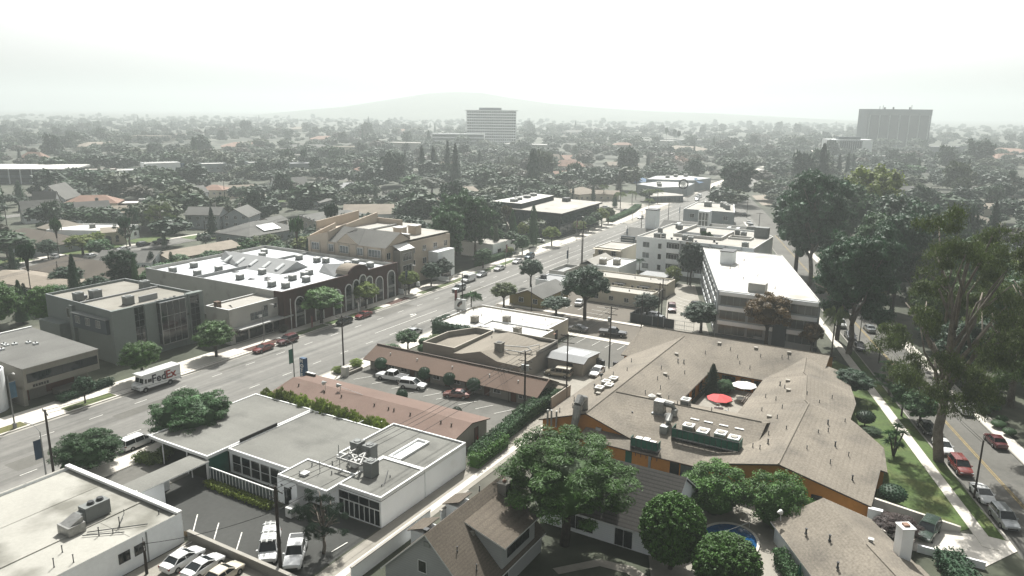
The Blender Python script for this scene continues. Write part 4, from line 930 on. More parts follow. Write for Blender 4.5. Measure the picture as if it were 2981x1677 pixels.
b.face([(127.6,y0,7.7),(129.6,y1,7.7),(131.2,y1,9.3),(131.2,y0,10.3)]); b.face([(131.2,y0,10.3),(131.2,y1,9.3),(133.4,y1,7.7),(134.6,y0,7.7)]); b.face([(127.6,y0,7.7),(131.2,y0,10.3),(134.6,y0,7.7)]); b.face([(133.4,y1,7.7),(131.2,y1,9.3),(129.6,y1,7.7)])
b.build('roof_wedge', M['roof_lightgrey'], r)

b = MB(); ya, yr, yb = 134.4, 139.0, 161.0
b.face([(122.6,ya+.6,7.62),(122.6,148.5,7.62),(126.2,160.4,8.0),(127.9,160.4,9.9),(127.9,ya+.3,9.9)]); b.face([(127.9,ya+.3,9.9),(127.9,160.4,9.9),(133,160.4,8.0),(132.6,ya+1.4,7.62)]); b.face([(122.6,ya+.6,7.62),(127.9,ya+.3,9.9),(132.6,ya+1.4,7.62)])
mon = b.build('roof_monitor', M['roof_lightgrey'], r)
for k in range(5):
    y = 137.4+k*4.6; b = MB(); n = 8
    q = [(123.7+2.4*j, 7.62+(2.28*(1.1+2.4*j)/5.3)+.1) for j in (0, 1)]
    for j in range(n):
        a, c = math.pi*j/n, math.pi*(j+1)/n
        b.face([(q[0][0],y-.6*math.cos(a),q[0][1]+.3*math.sin(a)),(q[1][0],y-.6*math.cos(a),q[1][1]+.3*math.sin(a)),(q[1][0],y-.6*math.cos(c),q[1][1]+.3*math.sin(c)),(q[0][0],y-.6*math.cos(c),q[0][1]+.3*math.sin(c))][::-1])
    for xx, zz in q: b.face([(xx,y-.6*math.cos(math.pi*j/n),zz+.3*math.sin(math.pi*j/n)) for j in range(n+1)])
    b.build('skylight', M['skylight'], mon)
b = MB(); b.box(108.8,123.5,147.1,147.4,7.6,8.3); b.box(133.2,133.5,142,164.5,7.6,8.4); b.box(133.2,145,148.3,148.6,7.6,8.2); b.build('roof_divider', M['roof_lightgrey'], r)
for x, y in ((120.8,138.9),(113,127.1),(113.8,123.7),(120.1,128.2),(123.9,128.3),(120.5,124.3),(126.3,129.2),(138.1,144.6),(138.3,138.5),(139,136.1),(138.6,128.4),(141.4,128.3),(138.4,123.5),(140.8,123.0),(135.1,154.9),(110.7,157.9),(117,158.5),(111.7,150.3),(117.5,150.1),(114.1,138.6),(139,158.5)):
    ac(r, x, y, 7.6, 1.35, 1.35, 1.15, 'unit_grey', 'unit_white', fan=False)
for x, y in ((117,133),(118.5,134.6),(115.6,136.6),(116,147.9),(119,146),(114,153.5),(121,131)):
    b = MB(); b.cyl(x,y,7.6,7.7,.8,14); b.tube([(x,y,7.7),(x,y,7.95)],[.75,.15],14); b.build('dome_skylight', M['metal_dark'], r)
# town houses
t = thing('town_houses', 'tan town-house block with white-framed windows and steep grey roof faces beyond the brick building', 'building', 147.4, 123.6)
b = MB(); b.box(147.4,176,123.6,150.6,0,11.4); b.box(176,184,141,156,0,11.6); b.box(158,176,150.6,158,0,12.0); b.build('wall', M['wall_pinktan'], t)
b = MB(); b.box(150.4,156,121.2,123.58,0,10.4); b.build('street_bay', M['wall_greytan'], t)
b = MB(); b.face([(150.2,121.0,10.45),(156.2,121.0,10.45),(156.2,123.6,11.6),(150.2,123.6,11.6)]); b.build('bay_roof', M['trim_white'], t)
b = MB()
b.face([(147.1,143,11.3),(147.1,123.3,11.3),(153.4,123.3,14.6),(153.4,143,14.6)]); b.face([(153.4,143,14.6),(153.4,123.3,14.6),(157.5,123.3,12.4),(157.5,143,12.4)])
r = b.build('roof', M['shingle_grey'], t)
b = MB(); b.face([(147.4,123.6,11.38),(157.5,123.6,12.3),(153.4,123.6,14.5)]); b.face([(157.5,143,12.4),(147.4,143,11.4),(153.4,143,14.5)]); b.build('gable_wall', M['wall_pinktan'], t)
b = MB(); b.face([(155,150.4,12.2),(155,143,12.2),(176,143,12.2),(176,150.4,12.2)]); b.face([(157.5,143,12),(157.5,123.9,12),(176,123.9,12),(176,143,12)]); b.face([(176.2,141.2,11.62),(183.8,141.2,11.62),(183.8,155.8,11.62),(176.2,155.8,11.62)]); b.build('flat_roof', M['roof_pale'], r)
b = MB(); b.prism([(147.2,150.8),(147.2,143.1),(148.0,143.1),(148.0,150.8)], 11.4, [11.8,13.9,13.9,11.8]); b.prism([(148,150.2),(158,150.2),(158,150.6),(148,150.6)], 11.4, [12.2,14.4,14.4,12.2]); b.prism([(148.0,143.3),(154.5,143.3),(154.5,143.1),(148,143.1)][::-1], 11.4, [13.9,15.2,15.2,13.9])
b.prism([(158,157.6),(176,157.6),(176,158),(158,158)], 12.0, [14.2,15.4,15.4,14.2]); b.box(157.5,158.2,124,143,12,13.4); b.box(176,176.4,141,156,11.6,13.8); b.prism([(162,150.2),(176,150.2),(176,150.6),(162,150.6)], 12, [13.4,15.4,15.4,13.4]); b.build('parapet_wall', M['wall_pinktan'], t)
b = MB(); b.face([(147.05,139.8,11.4),(147.05,132.4,11.4),(147.05,136.4,14.0)]); b.build('gable', M['wall_pinktan'], r)
b = MB(); b.face([(147.0,136.4,14.05),(147.0,132.2,11.35),(153,135,14.5)]); b.face([(147.0,140.0,11.35),(147.0,136.4,14.05),(153,137.6,14.5)]); b.build('gable_roof', M['shingle_grey'], r)
for a in ((160,162.6,128.6,131.2),(165,167.6,127.4,130)):
    b = MB(); b.box(*a,11.8,14.4); b.box(a[0]-.12,a[1]+.12,a[2]-.12,a[3]+.12,14.4,14.6,1); b.build('chimney', [M['wall_pinktan'], M['trim_white']], r)
b = MB(); b.box(157.4,158.3,123.9,143.1,13.4,13.55); b.box(160,176,142.9,143.1,12.2,12.6); b.box(157.4,160,146.5,146.7,12.2,12.6); b.box(156.8,157,143.2,150,12.2,12.6); b.build('coping', M['trim_white'], t)
f = face_mx(147.4,150.6)
for s, w_, nx in ((1.4,2.6,3),(7.6,1.6,2),(11.6,2.8,3),(17.6,1.8,2),(21.4,4.0,4)):
    for z in (8.7,5.4,2.0): win(t, f, s, z, w_, 1.8, nx, 1, 'trim_white', 'glass_pale', fw=.1)
    for q in (s-.45, s+w_+.25): slabpart(t, f, q, .2, 0, 11, 0, .14, 'wall_tan', 'pilaster')
f = face_my(147.4,123.6)
for z in (8.2,4.8,1.4): win(t, f, .5, z, 1.4, 1.7, 2, 1)
f = face_my(150.4,121.2)
for z in (7.6,4.4,1.0): win(t, f, 1.0, z, 3.6, 1.9, 3, 1)
f = face_my(156,123.6)
for s in (2,7,12,17):
    for z in (8.2,4.8,1.4): win(t, f, s, z, 1.6, 1.5, 2, 1)
b = MB(); b.box(165.6,173.6,120.4,123.58,0,7.8); b.build('entrance_block', M['wall_white'], t); arch(t, face_my(165.6,120.4), 1.6, 2.6, 2.0, 3.4, fw=.15); win(t, face_my(165.6,120.4), 1.6, .2, 4.4, 1.4, 2, 1, 'trim_dark')
t = thing('white_house', 'pale stucco house with a long curved wall glimpsed behind the street eucalypts', 'house', 198, 122)
b = MB(); b.box(200,214,124,136,0,4.6); b.build('wall', M['wall_white'], t); b = MB(); b.face([(200,124,4.62),(214,124,4.62),(214,136,4.62),(200,136,4.62)]); b.build('roof', M['roof_pale'], t)
win(t, face_my(200,124), 3, 1.2, 2, 1.4, 2, 1); win(t, face_my(200,124), 8, 1.2, 2, 1.4, 2, 1)
b = MB(); pts = [(214,126,5.0),(219,129.4,5.2),(226,133,6.0),(232,138,7.2)]
for p, q in zip(pts, pts[1:]): b.face([(p[0],p[1],0),(q[0],q[1],0),(q[0],q[1],q[2]),(p[0],p[1],p[2])]); b.face([(q[0],q[1]+.3,0),(p[0],p[1]+.3,0),(p[0],p[1]+.3,p[2]),(q[0],q[1]+.3,q[2])]); b.face([(p[0],p[1],p[2]),(q[0],q[1],q[2]),(q[0],q[1]+.3,q[2]),(p[0],p[1]+.3,p[2])])
b.build('curved_wall', M['wall_tan'], t)
# dark glass office
t, w, r = flat('dark_office', 'two-storey black glass office under a wide pale flat roof', 'building', [(249.5,125.4),(289.5,127.4),(293,155.6),(251.5,157.2)], 8.4, 'wall_dark', 'roof_pale', .1, .3, 'trim_dark')
b = MB(); b.prism([(248.6,124.2),(290.4,126.4),(294.2,156.6),(250.6,158.4)], 8.402, 9.0, 0, 1); r2 = b.build('roof_overhang', [M['trim_dark'], M['roof_pale']], r)
b = MB(); b.prism([(252,143.4),(285,146.4),(286,156.6),(252.4,157)], 9.0, 11.0, 0, 1); b.build('penthouse', [M['wall_dark'], M['roof_white']], r)
for x, y in ((256,149),(262,150.5),(270,151),(278,152.5)): ac(r, x, y, 11, 2.6, 2.2, 1.0, 'unit_grey')
ac(r, 284, 140, 9.0, 3.4, 2.4, 1.4, 'metal_dark', 'metal_dark', fan=False)
b = MB(); b.face([(262,128.4,9.02),(272,128.8,9.02),(272.6,133.6,9.02),(262.6,133.2,9.02)]); b.build('roof_patch', M['roof_white'], r)
for (A, B_) in (((249.5,157),(249.5,125.6)),((249.5,125.38),(289.4,127.38))):
    d = Vector(B_)-Vector(A); L_ = d.length; d.normalize(); nn = (d.y, -d.x)
    for z in (.8, 4.6): win(t, (A, tuple(d), nn), .4, z, L_-.8, 3.0, int(L_/1.6), 1, 'wall_dark', 'glass_teal', 'window_band', fw=.05)
letters(t, '4', ((249.4,140),(0,-1),(-1,0)), 8.0, 4.4, 2.2, 'metal_light', bold=.02)
# strip of shops at the bend
t = thing('shop_row', 'long grey shop row with a pale roof at the bend of the boulevard', 'building', 392, 124)
b = MB(); b.prism([(398,140),(413,129),(434,131.5),(436,152),(410,158)], 0, 5.6); b.prism([(431,160),(440,134),(462,130),(470,150),(456,163)], 0, 6.8); b.build('wall', M['wall_bluegrey'], t)
b = MB(); b.face([(p[0],p[1],5.62) for p in inset([(398,140),(413,129),(434,131.5),(436,152),(410,158)], 1)]); b.face([(p[0],p[1],6.82) for p in inset([(431,160),(440,134),(462,130),(470,150),(456,163)], 1)]); r = b.build('roof', M['roof_white'], t)
b = MB()
for a in ((424,167,7,6),(436,166,5,5),(446,134,5,3)): b.face([(a[0]-a[2],a[1]-a[3],5.0),(a[0]+a[2],a[1]-a[3],5.0),(a[0]+a[2]*.6,a[1]+a[3]*.4,7.6),(a[0]-a[2]*.6,a[1]+a[3]*.4,7.6)])
b.build('blue_roof', M['roof_blue'], r)
for x, y in ((414,146),(404,142),(446,152),(455,150),(462,146),(424,136)): ac(r, x, y, 5.6 if x < 430 else 6.8, 2.2, 2, 1.6, 'unit_grey')
t = thing('shop_row', 'low dark shopfront before the grey shop row', 'building', 372, 122)
b = MB(); b.prism([(372,135),(386,122.6),(392,124.4),(396,138),(380,141)], 0, 3.4); b.build('wall', M['wall_slate'], t); b = MB(); b.face([(372,135,3.42),(386,122.6,3.42),(392,124.4,3.42),(396,138,3.42),(380,141,3.42)]); b.build('roof', M['roof_pale'], t)
win(t, ((372,135),((14)/18.7,-12.4/18.7),(-12.4/18.7,-14/18.7)), 1, .4, 16, 2.4, 8, 1, 'metal_grey', 'glass_teal', 'shop_window')
t = thing('wheel_sign', 'ring-shaped dark sign on a tall post before the grey shop row', 'sign', 396, 126)
b = MB(); n = 22; c = Vector((396,126,8.4)); u = Vector((.5,-.866,0))
for r0, r1, m in ((2.0,2.7,0),(1.2,1.6,1),(.0,1.0,1)):
    for k in range(n):
        a, e = 2*math.pi*k/n, 2*math.pi*(k+1)/n
        P = [c+u*(q*math.cos(w_))+Vector((0,0,q*math.sin(w_))) for q, w_ in ((r0,a),(r1,a),(r1,e),(r0,e))]
        for o in (-.12,.12): b.face([p+Vector((.866,.5,0))*o for p in (P if o < 0 else P[::-1])], m)
b.build('ring', [M['trim_dark'], M['trim_white']], t); b = MB(); b.cyl(396,126,0,6.4,.2); b.build('post', M['metal_grey'], t)
# ------------------------------------------------------------------ south side beyond the cross street
t, w, r = house('small yellow clapboard house with a grey gable roof by the cross street', 160.6, 85.2, 14, 7.6, 2.7, 4.2, 0, 'wall_yellow', 'shingle_grey', 'gable', .35, nwin=2)
b = MB(); b.box(154.0,155.4,89,90.6,0,2.3); b.build('porch', M['wall_yellow'], t)
t, w, r = flat('shop_building', 'low grey-roofed shop with a sunken parapet behind the yellow house', 'building', rect(168.5,176,84.4,91.4), 3.4, 'wall_white', 'roof_lightgrey', .3); ac(r, 170.4, 90, 3.1, 1.2,1.2,1,'metal_dark','metal_dark')
t, w, r = flat('shop_building', 'pale shop with a deep parapet and pillared front beside the boulevard', 'building', rect(177,187,87.6,91.8), 4.2, 'wall_pale', 'roof_lightgrey', .8)
for s in (1,3.4,5.8): win(t, face_my(177,87.6), s, .3, 1.2, 2.6, 1, 1, 'wall_pale', 'glass')
t, w, r = flat('bungalow_row', 'long white bungalow row with dark awnings nearest the tall white apartments', 'building', rect(180.4,187.4,60.2,83), 3.5, 'wall_cream', 'roof_pale', .3)
f = face_mx(180.4,83)
for s in (3,9.6,16.4): win(t, f, s, .9, 1.6, 1.2, 2, 1); slabpart(t, f, s-.6, 3.0, 2.3, 2.4, 0, 1.3, 'metal_dark', 'awning')
for s in (6.4,8,13.4,15,20): win(t, f, s, .9, .7, 1.2, 1, 1, 'trim_white')
for x, y in ((183,78),(184,70),(185,66),(183,62)): vent(r, x, y, 3.2, .4, .08)
t, w, r = flat('bungalow_row', 'long white bungalow row nearest the big dark street tree', 'building', rect(167,172.6,59.6,76), 3.4, 'wall_cream', 'roof_pale', .3)
f = face_mx(167,76)
for s in (2,6,10,13.6): win(t, f, s, 1.0, 1.1, 1.0, 2, 1)
for x, y in ((169,72),(170,66),(169.5,62)): vent(r, x, y, 3.1, .3, .12)
t, w, r = flat('shop_building', 'white shop with two boxy rooftop coolers behind the bungalow rows', 'building', rect(190,203.5,77.2,86.6), 4.2, 'siding_white', 'roof_white', .3); ac(r, 194, 83.6, 3.9, 1.8,1.6,1.5,'unit_tan'); ac(r, 195.4, 80, 3.9, 1.8,1.6,1.5,'unit_tan')
b = MB(); b.face([(189.8,89.4,4.0),(189.8,86.8,5.4),(203,86.8,5.4),(203,89.4,4.0)][::-1]); b.face([(189.8,84.2,4.1),(189.8,86.8,5.4),(203,86.8,5.4),(203,84.2,4.1)]); b.build('gable_roof', M['roof_pale'], r)
b = MB(); b.box(190,203.5,86.61,89,0,4.0); b.build('rear_wall', M['wall_greytan'], t)
t, w, r = flat('balcony_house', 'cream two-storey house with an upper balcony beside the boulevard', 'house', rect(207,219,83.4,92.0), 6.1, 'wall_cream', 'roof_pale', .3, .25, 'trim_white')
f = face_mx(207,92)
for s, z in ((1.2,3.6),(5.4,3.6),(1.2,.7),(5.4,.7)): win(t, f, s, z, 1.4, 1.6, 2, 1, 'trim_white')
b = MB(); b.box(205.6,206.98,83.4,92,3.0,3.15); b.box(205.6,205.7,83.4,92,3.15,4.1); b.box(205.4,206.98,83.2,92.2,5.6,5.75); b.build('balcony', M['wall_cream'], t)
# three storey white apartments
t, w, r = flat('apartment_block', 'three-storey white apartment block with recessed balconies and a cluttered flat roof', 'building', [(209,79.6),(209,60.6),(207,59.2),(207,45.2),(231,45.2),(240,50.4),(240.5,79.2)][::1] if False else [(207,45.2),(231,45.2),(240,50.4),(240.5,79.4),(209,79.6)], 10.2, 'wall_white', 'roof_pale', .5, .3, 'roof_white')
f = ((208.98,79.5),(-.058,-.998),(-.998,.058))
for z in (.9,4.1,7.2):
    win(t, f, 2.0, z, 2.0, 1.5, 2, 1, 'trim_white', 'glass_pale'); win(t, f, 6.8, z, 1.0, 1.5, 1, 1, 'trim_white', 'glass')
    for s in (9.4,13.8,18.2,22.6,27):
        b_ = slabpart(t, f, s, 3.9, z-.5, z+2.1, 0, .05, 'metal_dark', 'recess_shade'); win(t, f, s+.6, z-.3, 2.6, 2.1, 3, 1, 'trim_white', 'glass_pale', 'balcony_door', depth=.1)  # dark flat panel stands for the shade inside each balcony recess
        slabpart(t, f, s, 3.9, z-.6, z+.5, .3, .42, 'wall_white2', 'balcony_front'); slabpart(t, f, s+3.9, .3, 0, 10.1, 0, .45, 'wall_white2', 'pier')
    slabpart(t, f, 9.3, 22, z-.75, z-.6, 0, .45, 'wall_white2', 'slab_edge')
b = MB(); b.box(229,231.4,46.4,50.4,9.7,12.8); b.build('penthouse', M['unit_grey'], r)
b = MB(); b.box(218,240,71.0,71.4,9.7,10.6); b.box(217.6,218,57.4,71.4,9.7,10.6); b.box(218,232,57.0,57.4,9.7,10.6); b.box(222,222.4,50,56,9.7,10.3); b.box(226,226.4,50,56,9.7,10.3); b.box(222,226.4,49.7,50,9.7,10.3); b.box(222,226.4,56,56.3,9.7,10.3); b.build('roof_curb', M['roof_white'], r)
b = MB(); b.face([(218.2,57.5,9.72),(228,57.5,9.72),(228,70.9,9.72),(218.2,70.9,9.72)]); b.build('court_shade', M['wall_dark'], r)  # flat dark sheet at roof level paints the court's shaded depth
for x, y, s in ((212,74.4,1.6),(212.4,72.6,1.1),(213,66.4,1.2),(211,64,1.3),(230,66,1.6),(232,74,1.4),(234,75.4,1.2),(232,56,1.3),(229,53.4,1.5),(210.4,48.4,1.6),(222,77,1.2)): ac(r, x, y, 9.7, s, s, 1.3, 'unit_grey', 'metal_grey')
for x, y in ((210.5,72),(210.3,69.4),(210.2,67.6),(209.6,64.6),(209.4,62),(209.4,56),(214,58)): vent(r, x, y, 9.7, .7, .3, 'metal_dark')
# big white roof apartments
t, w, r = flat('apartment_block', 'four-level apartment block under a huge white roof between the parking court and the tree-lined street', 'building', [(153.2,19.9),(200.6,36.6),(200.2,57.2),(152.6,39.8)], 10.3, 'wall_bluegrey', 'roof_white', .12, .3, 'roof_white')
fA = ((200.2,57.2), tuple(Vector((-47.6,-17.4)).normalized()), tuple(Vector((-17.4,47.6)).normalized()))
fA = ((200.2,57.2), (-.9392,-.3433), (-.3433,.9392))
fB = ((152.6,39.75), (.03,-.9995), (-.9995,-.03))
for z in (1.2,4.3,7.4):
    slabpart(t, fB, .3, 19.2, z+1.95, z+2.75, 0, .35, 'wall_white', 'balcony_band')
    for s, w_ in ((.6,5.2),(6.4,3.0),(14.4,2.6),(17.2,2.2)): win(t, fB, s, z, w_, 1.8, max(2,int(w_/1.2)), 1, 'metal_grey', 'glass_pale')
    for k in range(9): win(t, ((152.9,39.95),(.9392,.3433),(-.3433,.9392)), 3+5*k, z+.2, 2.4, 1.4, 2, 1, 'metal_light', 'glass'); slabpart(t, ((152.9,39.95),(.9392,.3433),(-.3433,.9392)), 2.4+5*k, 3.6, z-.4, z+.05, 0, .14, 'wall_white', 'balcony_front')
slabpart(t, fB, 11.4, 2.6, 0, 10.2, 0, .6, 'wall_slate', 'stair_tower'); slabpart(t, fB, .0, 20, 0, 1.0, 0, .3, 'wall_slate', 'plinth')
b = MB(); b.box(181,184.6,44.4,47.4,10.2,13.2); b.box(180.8,184.8,44.2,47.6,13.2,13.4,1); b.build('penthouse', [M['wall_white'], M['metal_dark']], r)
b = MB(); b.box(155,157.4,31,34.4,10.2,12.0); b.build('stair_head', M['wall_pale'], r)
for x, y in ((178,42),(176,43.5),(171,36),(166,38),(189,46),(187,43),(160,30)): vent(r, x, y, 10.15, .6, .06)
# church and neighbours
t, w, r = gable_range('church', 'grey-roofed church with a small glass cross turret behind the white apartments', 257, 264, 282, 61, 90, 4.6, 7.6, 5.2, 'wall_bluegrey', 'shingle_grey', 'church')
b = MB(); b.box(261.5,265,73.4,77.2,5.5,12.2); b.build('turret', M['wall_white'], r)
win(t, face_mx(261.5,77.2), .3, 6.2, 3.2, 5.4, 3, 2, 'trim_white', 'glass_pale', 'cross_window', fw=.3)
for y in (84,66,63): b = MB(); b.box(260,262.6,y-.5,y+.5,6.2,7.4); b.build('dormer', M['wall_white'], r)
b = MB(); b.box(250,254,88.6,92.4,0,12.6); b.box(249.8,254.2,88.4,92.6,12.6,12.9,1); b.build('bell_pylon', [M['wall_white'], M['metal_dark']], t)
t, w, r = gable_range('hall', 'low grey hipped hall standing between the church and the boulevard', 240, 248, 262, 84, 97, 3.6, 6.4, 4, 'wall_tan', 'shingle_grey', 'building')
t, w, r = flat('office_building', 'pale two-storey flat-roofed office behind the church', 'building', [(302,74.6),(330,82),(330,98),(302,95.4)], 7.4, 'wall_bluegrey', 'roof_pale', .35, .3, 'trim_white')
f = face_mx(302,95)
for s in (2.4,9.4,16): win(t, f, s, 4, 1.8, 1.6, 2, 1); win(t, f, s, 1, 1.8, 1.6, 2, 1)
for x, y, s in ((318,90,2.6),(320,84,2.2),(312,80,1.6),(316,82,1.6)): ac(r, x, y, 7.05, s, s, 2.0, 'unit_grey')
t = thing('billboard', 'dark slatted billboard box beside the low hipped hall', 'sign', 236, 93); b = MB(); b.box(235.6,236.6,90.6,95.4,1.2,5.2); b.build('panel', M['wall_slate'], t)
for z in (1.9,2.8,3.7,4.6): slabpart(t, face_mx(235.6,95.4), .3, 4.2, z, z+.3, 0, .08, 'metal_light', 'slat')
t = thing('tile_canopy', 'little terracotta-tiled canopy beside the white apartments', 'canopy', 212, 40); b = MB(); b.face([(208,38,5.6),(208,43.4,5.6),(212,43.4,7.2),(212,38,7.2)][::-1]); b.face([(208,38,5.5),(208,43.4,5.5),(212,43.4,7.1),(212,38,7.1)]); b.build('roof', M['roof_terracotta'], t); b = MB(); b.box(209,212,38.4,43,0,5.5); b.build('wall', M['wall_white'], t)
# yard walls and fences beyond the cross street
def fence(name, lab, pts, h, m, th=.1, posts=True, cat='fence'):
    t = thing(name, lab, cat, *pts[0]); b = MB(); pb = MB()
    for p, q in zip(pts, pts[1:]):
        p, q = Vector(p), Vector(q); d = (q-p); L_ = d.length; d.normalize(); n_ = Vector((-d.y, d.x))*th/2
        b.prism([tuple(p-n_),tuple(q-n_),tuple(q+n_),tuple(p+n_)], 0, h)
        for k in range(int(L_/2.6)+1):
            c = p+d*min(k*2.6, L_); pb.box(c.x-.07,c.x+.07,c.y-.07,c.y+.07,0,h+.12)
    b.build('panel', M[m], t)
    if posts: pb.build('posts', M['metal_grey'], t)
fence('screen_fence', 'dark screened fence along the cross street pavement', [(154.6,59.4),(154.2,49.2)], 2.1, 'fence_dark'); fence('screen_fence', 'dark screened fence running back from the cross street beside the bungalow row', [(154.6,59.5),(166,59.2)], 2.0, 'fence_dark')
fence('yard_wall', 'high block wall between the bungalow rows and the parking court', [(166,58.8),(196,63.2)], 2.6, 'wall_block', .2, False, 'wall')
fence('yard_wall', 'grey wall under the apartment block along the cross street', [(153.4,40),(152.2,20.4)], 1.6, 'wall_bluegrey', .2, False, 'wall')
t = thing('mesh_gate', 'wire mesh gate with a pipe frame closing the parking court', 'gate', 154, 49); b = MB()
for z in (.15,1.1,2.0): b.tube([(154.2,49.0,z),(154.1,44.8,z)], .035)
for k in range(9): b.tube([(154.2,49-.52*k,.1),(154.2,49-.52*k,2.0)], .012 if k % 4 else .04, 5)
b.build('frame', M['metal_grey'], t)
b = MB()
t = thing('carport', 'brown-roofed carport in the yard in front of the white apartments', 'carport', 195, 66); b.box(192,198,64.4,72,2.4,2.6); b.build('roof', M['roof_lightgrey'], t); b = MB(); b.box(192.4,197.6,64.8,71.6,0,2.4); b.build('wall', M['wall_cream'], t)
# ------------------------------------------------------------------ houses among the trees
HS = [  # label, cx, cy, L, W, eave, ridge, rot deg, wall, roof, kind
('wide brown-grey hipped bungalow behind the white driveway at the left',132.5,258,30,17,3.0,6.2,90,'wall_bluegrey','shingle_umber','hip'),
('tan-roofed house part tucked behind the white flat-roofed Spanish house',150.5,274,14,11,3.4,6.0,90,'wall_cream','shingle_tan2','hip'),
('blue-grey storybook house with steep gables at the far left',193,353,18,12,5.2,11.0,40,'wall_bluegrey','shingle_grey','gable'),
('white steep gabled wing beside the blue-grey storybook house',181,341,9,7,4.6,9.4,-50,'wall_white','shingle_grey','gable'),
('two-storey cream house under a wide terracotta hip roof left of centre',189.5,320,21,12,5.6,8.4,-45,'wall_cream','roof_terracotta','hip'),
('white gabled cottage with a dark left roof slope',178.5,303,12,11,3.6,8.0,-20,'wall_white','shingle_grey','gable'),
('brown-roofed long ranch house behind the white cottage',194.5,297,21,11,3.2,5.4,-30,'wall_white','roof_tan','gable'),
('pale gabled house hidden behind the bare tree at the far left',166,318,13,9,4.4,8.6,-20,'wall_white','shingle_grey','gable'),
('long dark-grey hipped house just behind the grey office',115,198.5,34,15,3.0,5.6,95,'wall_bluegrey','shingle_umber','hip'),
('grey gable house with a white end wall by the residential street',130.2,204,16,11,3.0,5.2,120,'wall_white','shingle_grey','gable'),
('tan gravel-roofed duplex behind the brick building',148,199,26,11,3.0,4.4,0,'wall_cream','roof_tan','gable'),
('low tan-roofed house at the left edge behind the round green street trees',100.5,196,30,12,2.9,4.0,95,'wall_cream','roof_tan','gable'),
('white two-storey house with a broad grey gable beyond the tall gum',238,323,16,12,5.6,8.2,-15,'wall_white','shingle_grey','gable'),
('cream two-storey villa with a small terracotta hip roof',252,320,12,10,6.0,8.0,-60,'wall_cream','roof_terracotta','hip'),
('cream low house with a tan roof right of the cream villa',271,324,18,11,3.6,6.2,-30,'wall_cream','roof_tan','gable'),
('blue-grey two-storey house with a tall chimney behind the tall gum',193,251,13,9,5.6,8.0,-60,'wall_bluegrey','shingle_grey','gable'),
('grey gabled house with a brick chimney right of the blue-grey two-storey house',203,243,14,10,4.6,7.6,30,'wall_bluegrey','shingle_grey','gable'),
('grey hipped house with white solar panels on its right roof face',184,212,23,17,3.6,6.8,0,'wall_bluegrey','shingle_grey','hip'),
('white bungalow with a pale hip roof below the cream villa',226,290,14,11,3.2,5.4,-20,'wall_white','roof_lightgrey','hip'),
('two-storey cream house with a tan hip roof and small square windows',236.5,272,12,10,6.0,8.2,-40,'wall_cream','roof_tan','hip'),
('pale grey hipped house in the middle of the left-hand gardens',277,278,15,11,4.4,7.0,-20,'wall_white','roof_lightgrey','hip'),
('low grey house in front of the pale grey hipped house',262,261,15,10,3.2,5.4,20,'wall_bluegrey','shingle_grey','gable'),
('white ranch house with a pale gable roof left of the round hedge trees',322,298,19,11,3.0,5.0,-20,'wall_white','roof_lightgrey','gable'),
('grey steep gabled house with a white front far behind the round tree',303,322,18,12,4.0,8.0,-30,'wall_white','shingle_grey','gable'),
('large grey low-pitched house just behind the town houses',222,210,24,17,4.4,6.6,-25,'wall_tan','shingle_grey','hip'),
('tan-roofed house with white rakes behind the town houses',242,211,20,16,4.0,7.0,-50,'wall_white','roof_tan','gable'),
('salmon flat-pitched house behind the street eucalypts',274,204,30,16,4.2,5.6,35,'wall_cream','roof_terracotta','gable'),
('white small house with skylights right of the lawn under the conifers',340,231,15,11,3.2,5.2,-20,'wall_white','roof_tan','gable'),
('grey hipped house just beyond the dark office parking',331,202,16,13,3.4,5.8,-25,'wall_tan','shingle_umber','hip'),
('tan hip-roofed hall beside the columnar cypress by the palms',366,172,16,14,3.8,6.6,-20,'wall_cream','roof_tan','hip'),
('tan wing roof joined to the hip-roofed hall by the palms',371,160,14,8,3.6,5.2,-70,'wall_cream','roof_tan','gable'),
('terracotta pyramid-roofed house among the mid-distance trees',399,350,13,12,5.4,8.0,-35,'wall_tan','roof_terracotta','hip'),
('pinkish gabled house right of the big conical conifer',452,228,12,10,4.4,7.0,-30,'wall_bluegrey','roof_terracotta','gable'),
('sprawling terracotta-roofed house beyond the conical conifer',603,290,26,16,5.0,8.4,-40,'wall_cream','roof_terracotta','gable'),
('lower terracotta wing of the sprawling terracotta-roofed house',585,278,18,12,4.4,6.8,-10,'wall_cream','roof_terracotta','hip'),
('brown long house with a white chimney in the middle distance',570,233,24,12,4.4,6.8,-50,'wall_tan','roof_tan','gable'),
('green-fronted house under a terracotta hip roof far in the middle',858,350,24,14,7.0,9.6,-60,'wall_tan','roof_terracotta','hip'),
('grey-roofed two-storey house with a chimney right of the tall street eucalypts',428,8,15,12,6.0,9.0,-20,'wall_bluegrey','shingle_grey','hip'),
('dark-roofed house right of the tall street eucalypts',356,-1,15,12,3.4,6.6,10,'wall_bluegrey','shingle_dark','hip'),
('tan wide-roofed house right of the dark-roofed one',365,-9,14,13,3.4,6.0,20,'wall_cream','shingle_tan','hip'),
('pale flat-pitched house with a cream front further right behind the trees',424,-16,22,12,3.6,5.4,-60,'wall_cream','roof_tan','gable'),
('pink terracotta-roofed house far right on the rise',905,-38,34,18,5.0,9.0,-50,'wall_pinktan','roof_terracotta','hip'),
('grey weatherboard house with white windows behind the euphorbia-green tree',462,24,16,10,5.0,8.0,-30,'wall_bluegrey','shingle_grey','gable'),
('flat white-roofed house at the right edge behind the big eucalyptus',270,-22,14,10,3.6,4.2,10,'wall_white','roof_lightgrey','gable'),
('small grey-roofed garage behind the blue-grey two-storey house',207,230,9,7,2.8,4.2,10,'wall_cream','shingle_grey','gable'),
('pale cream cottage left of the yellow-green street tree',112,262,12,9,3.0,5.0,90,'wall_white','shingle_grey','gable'),
]
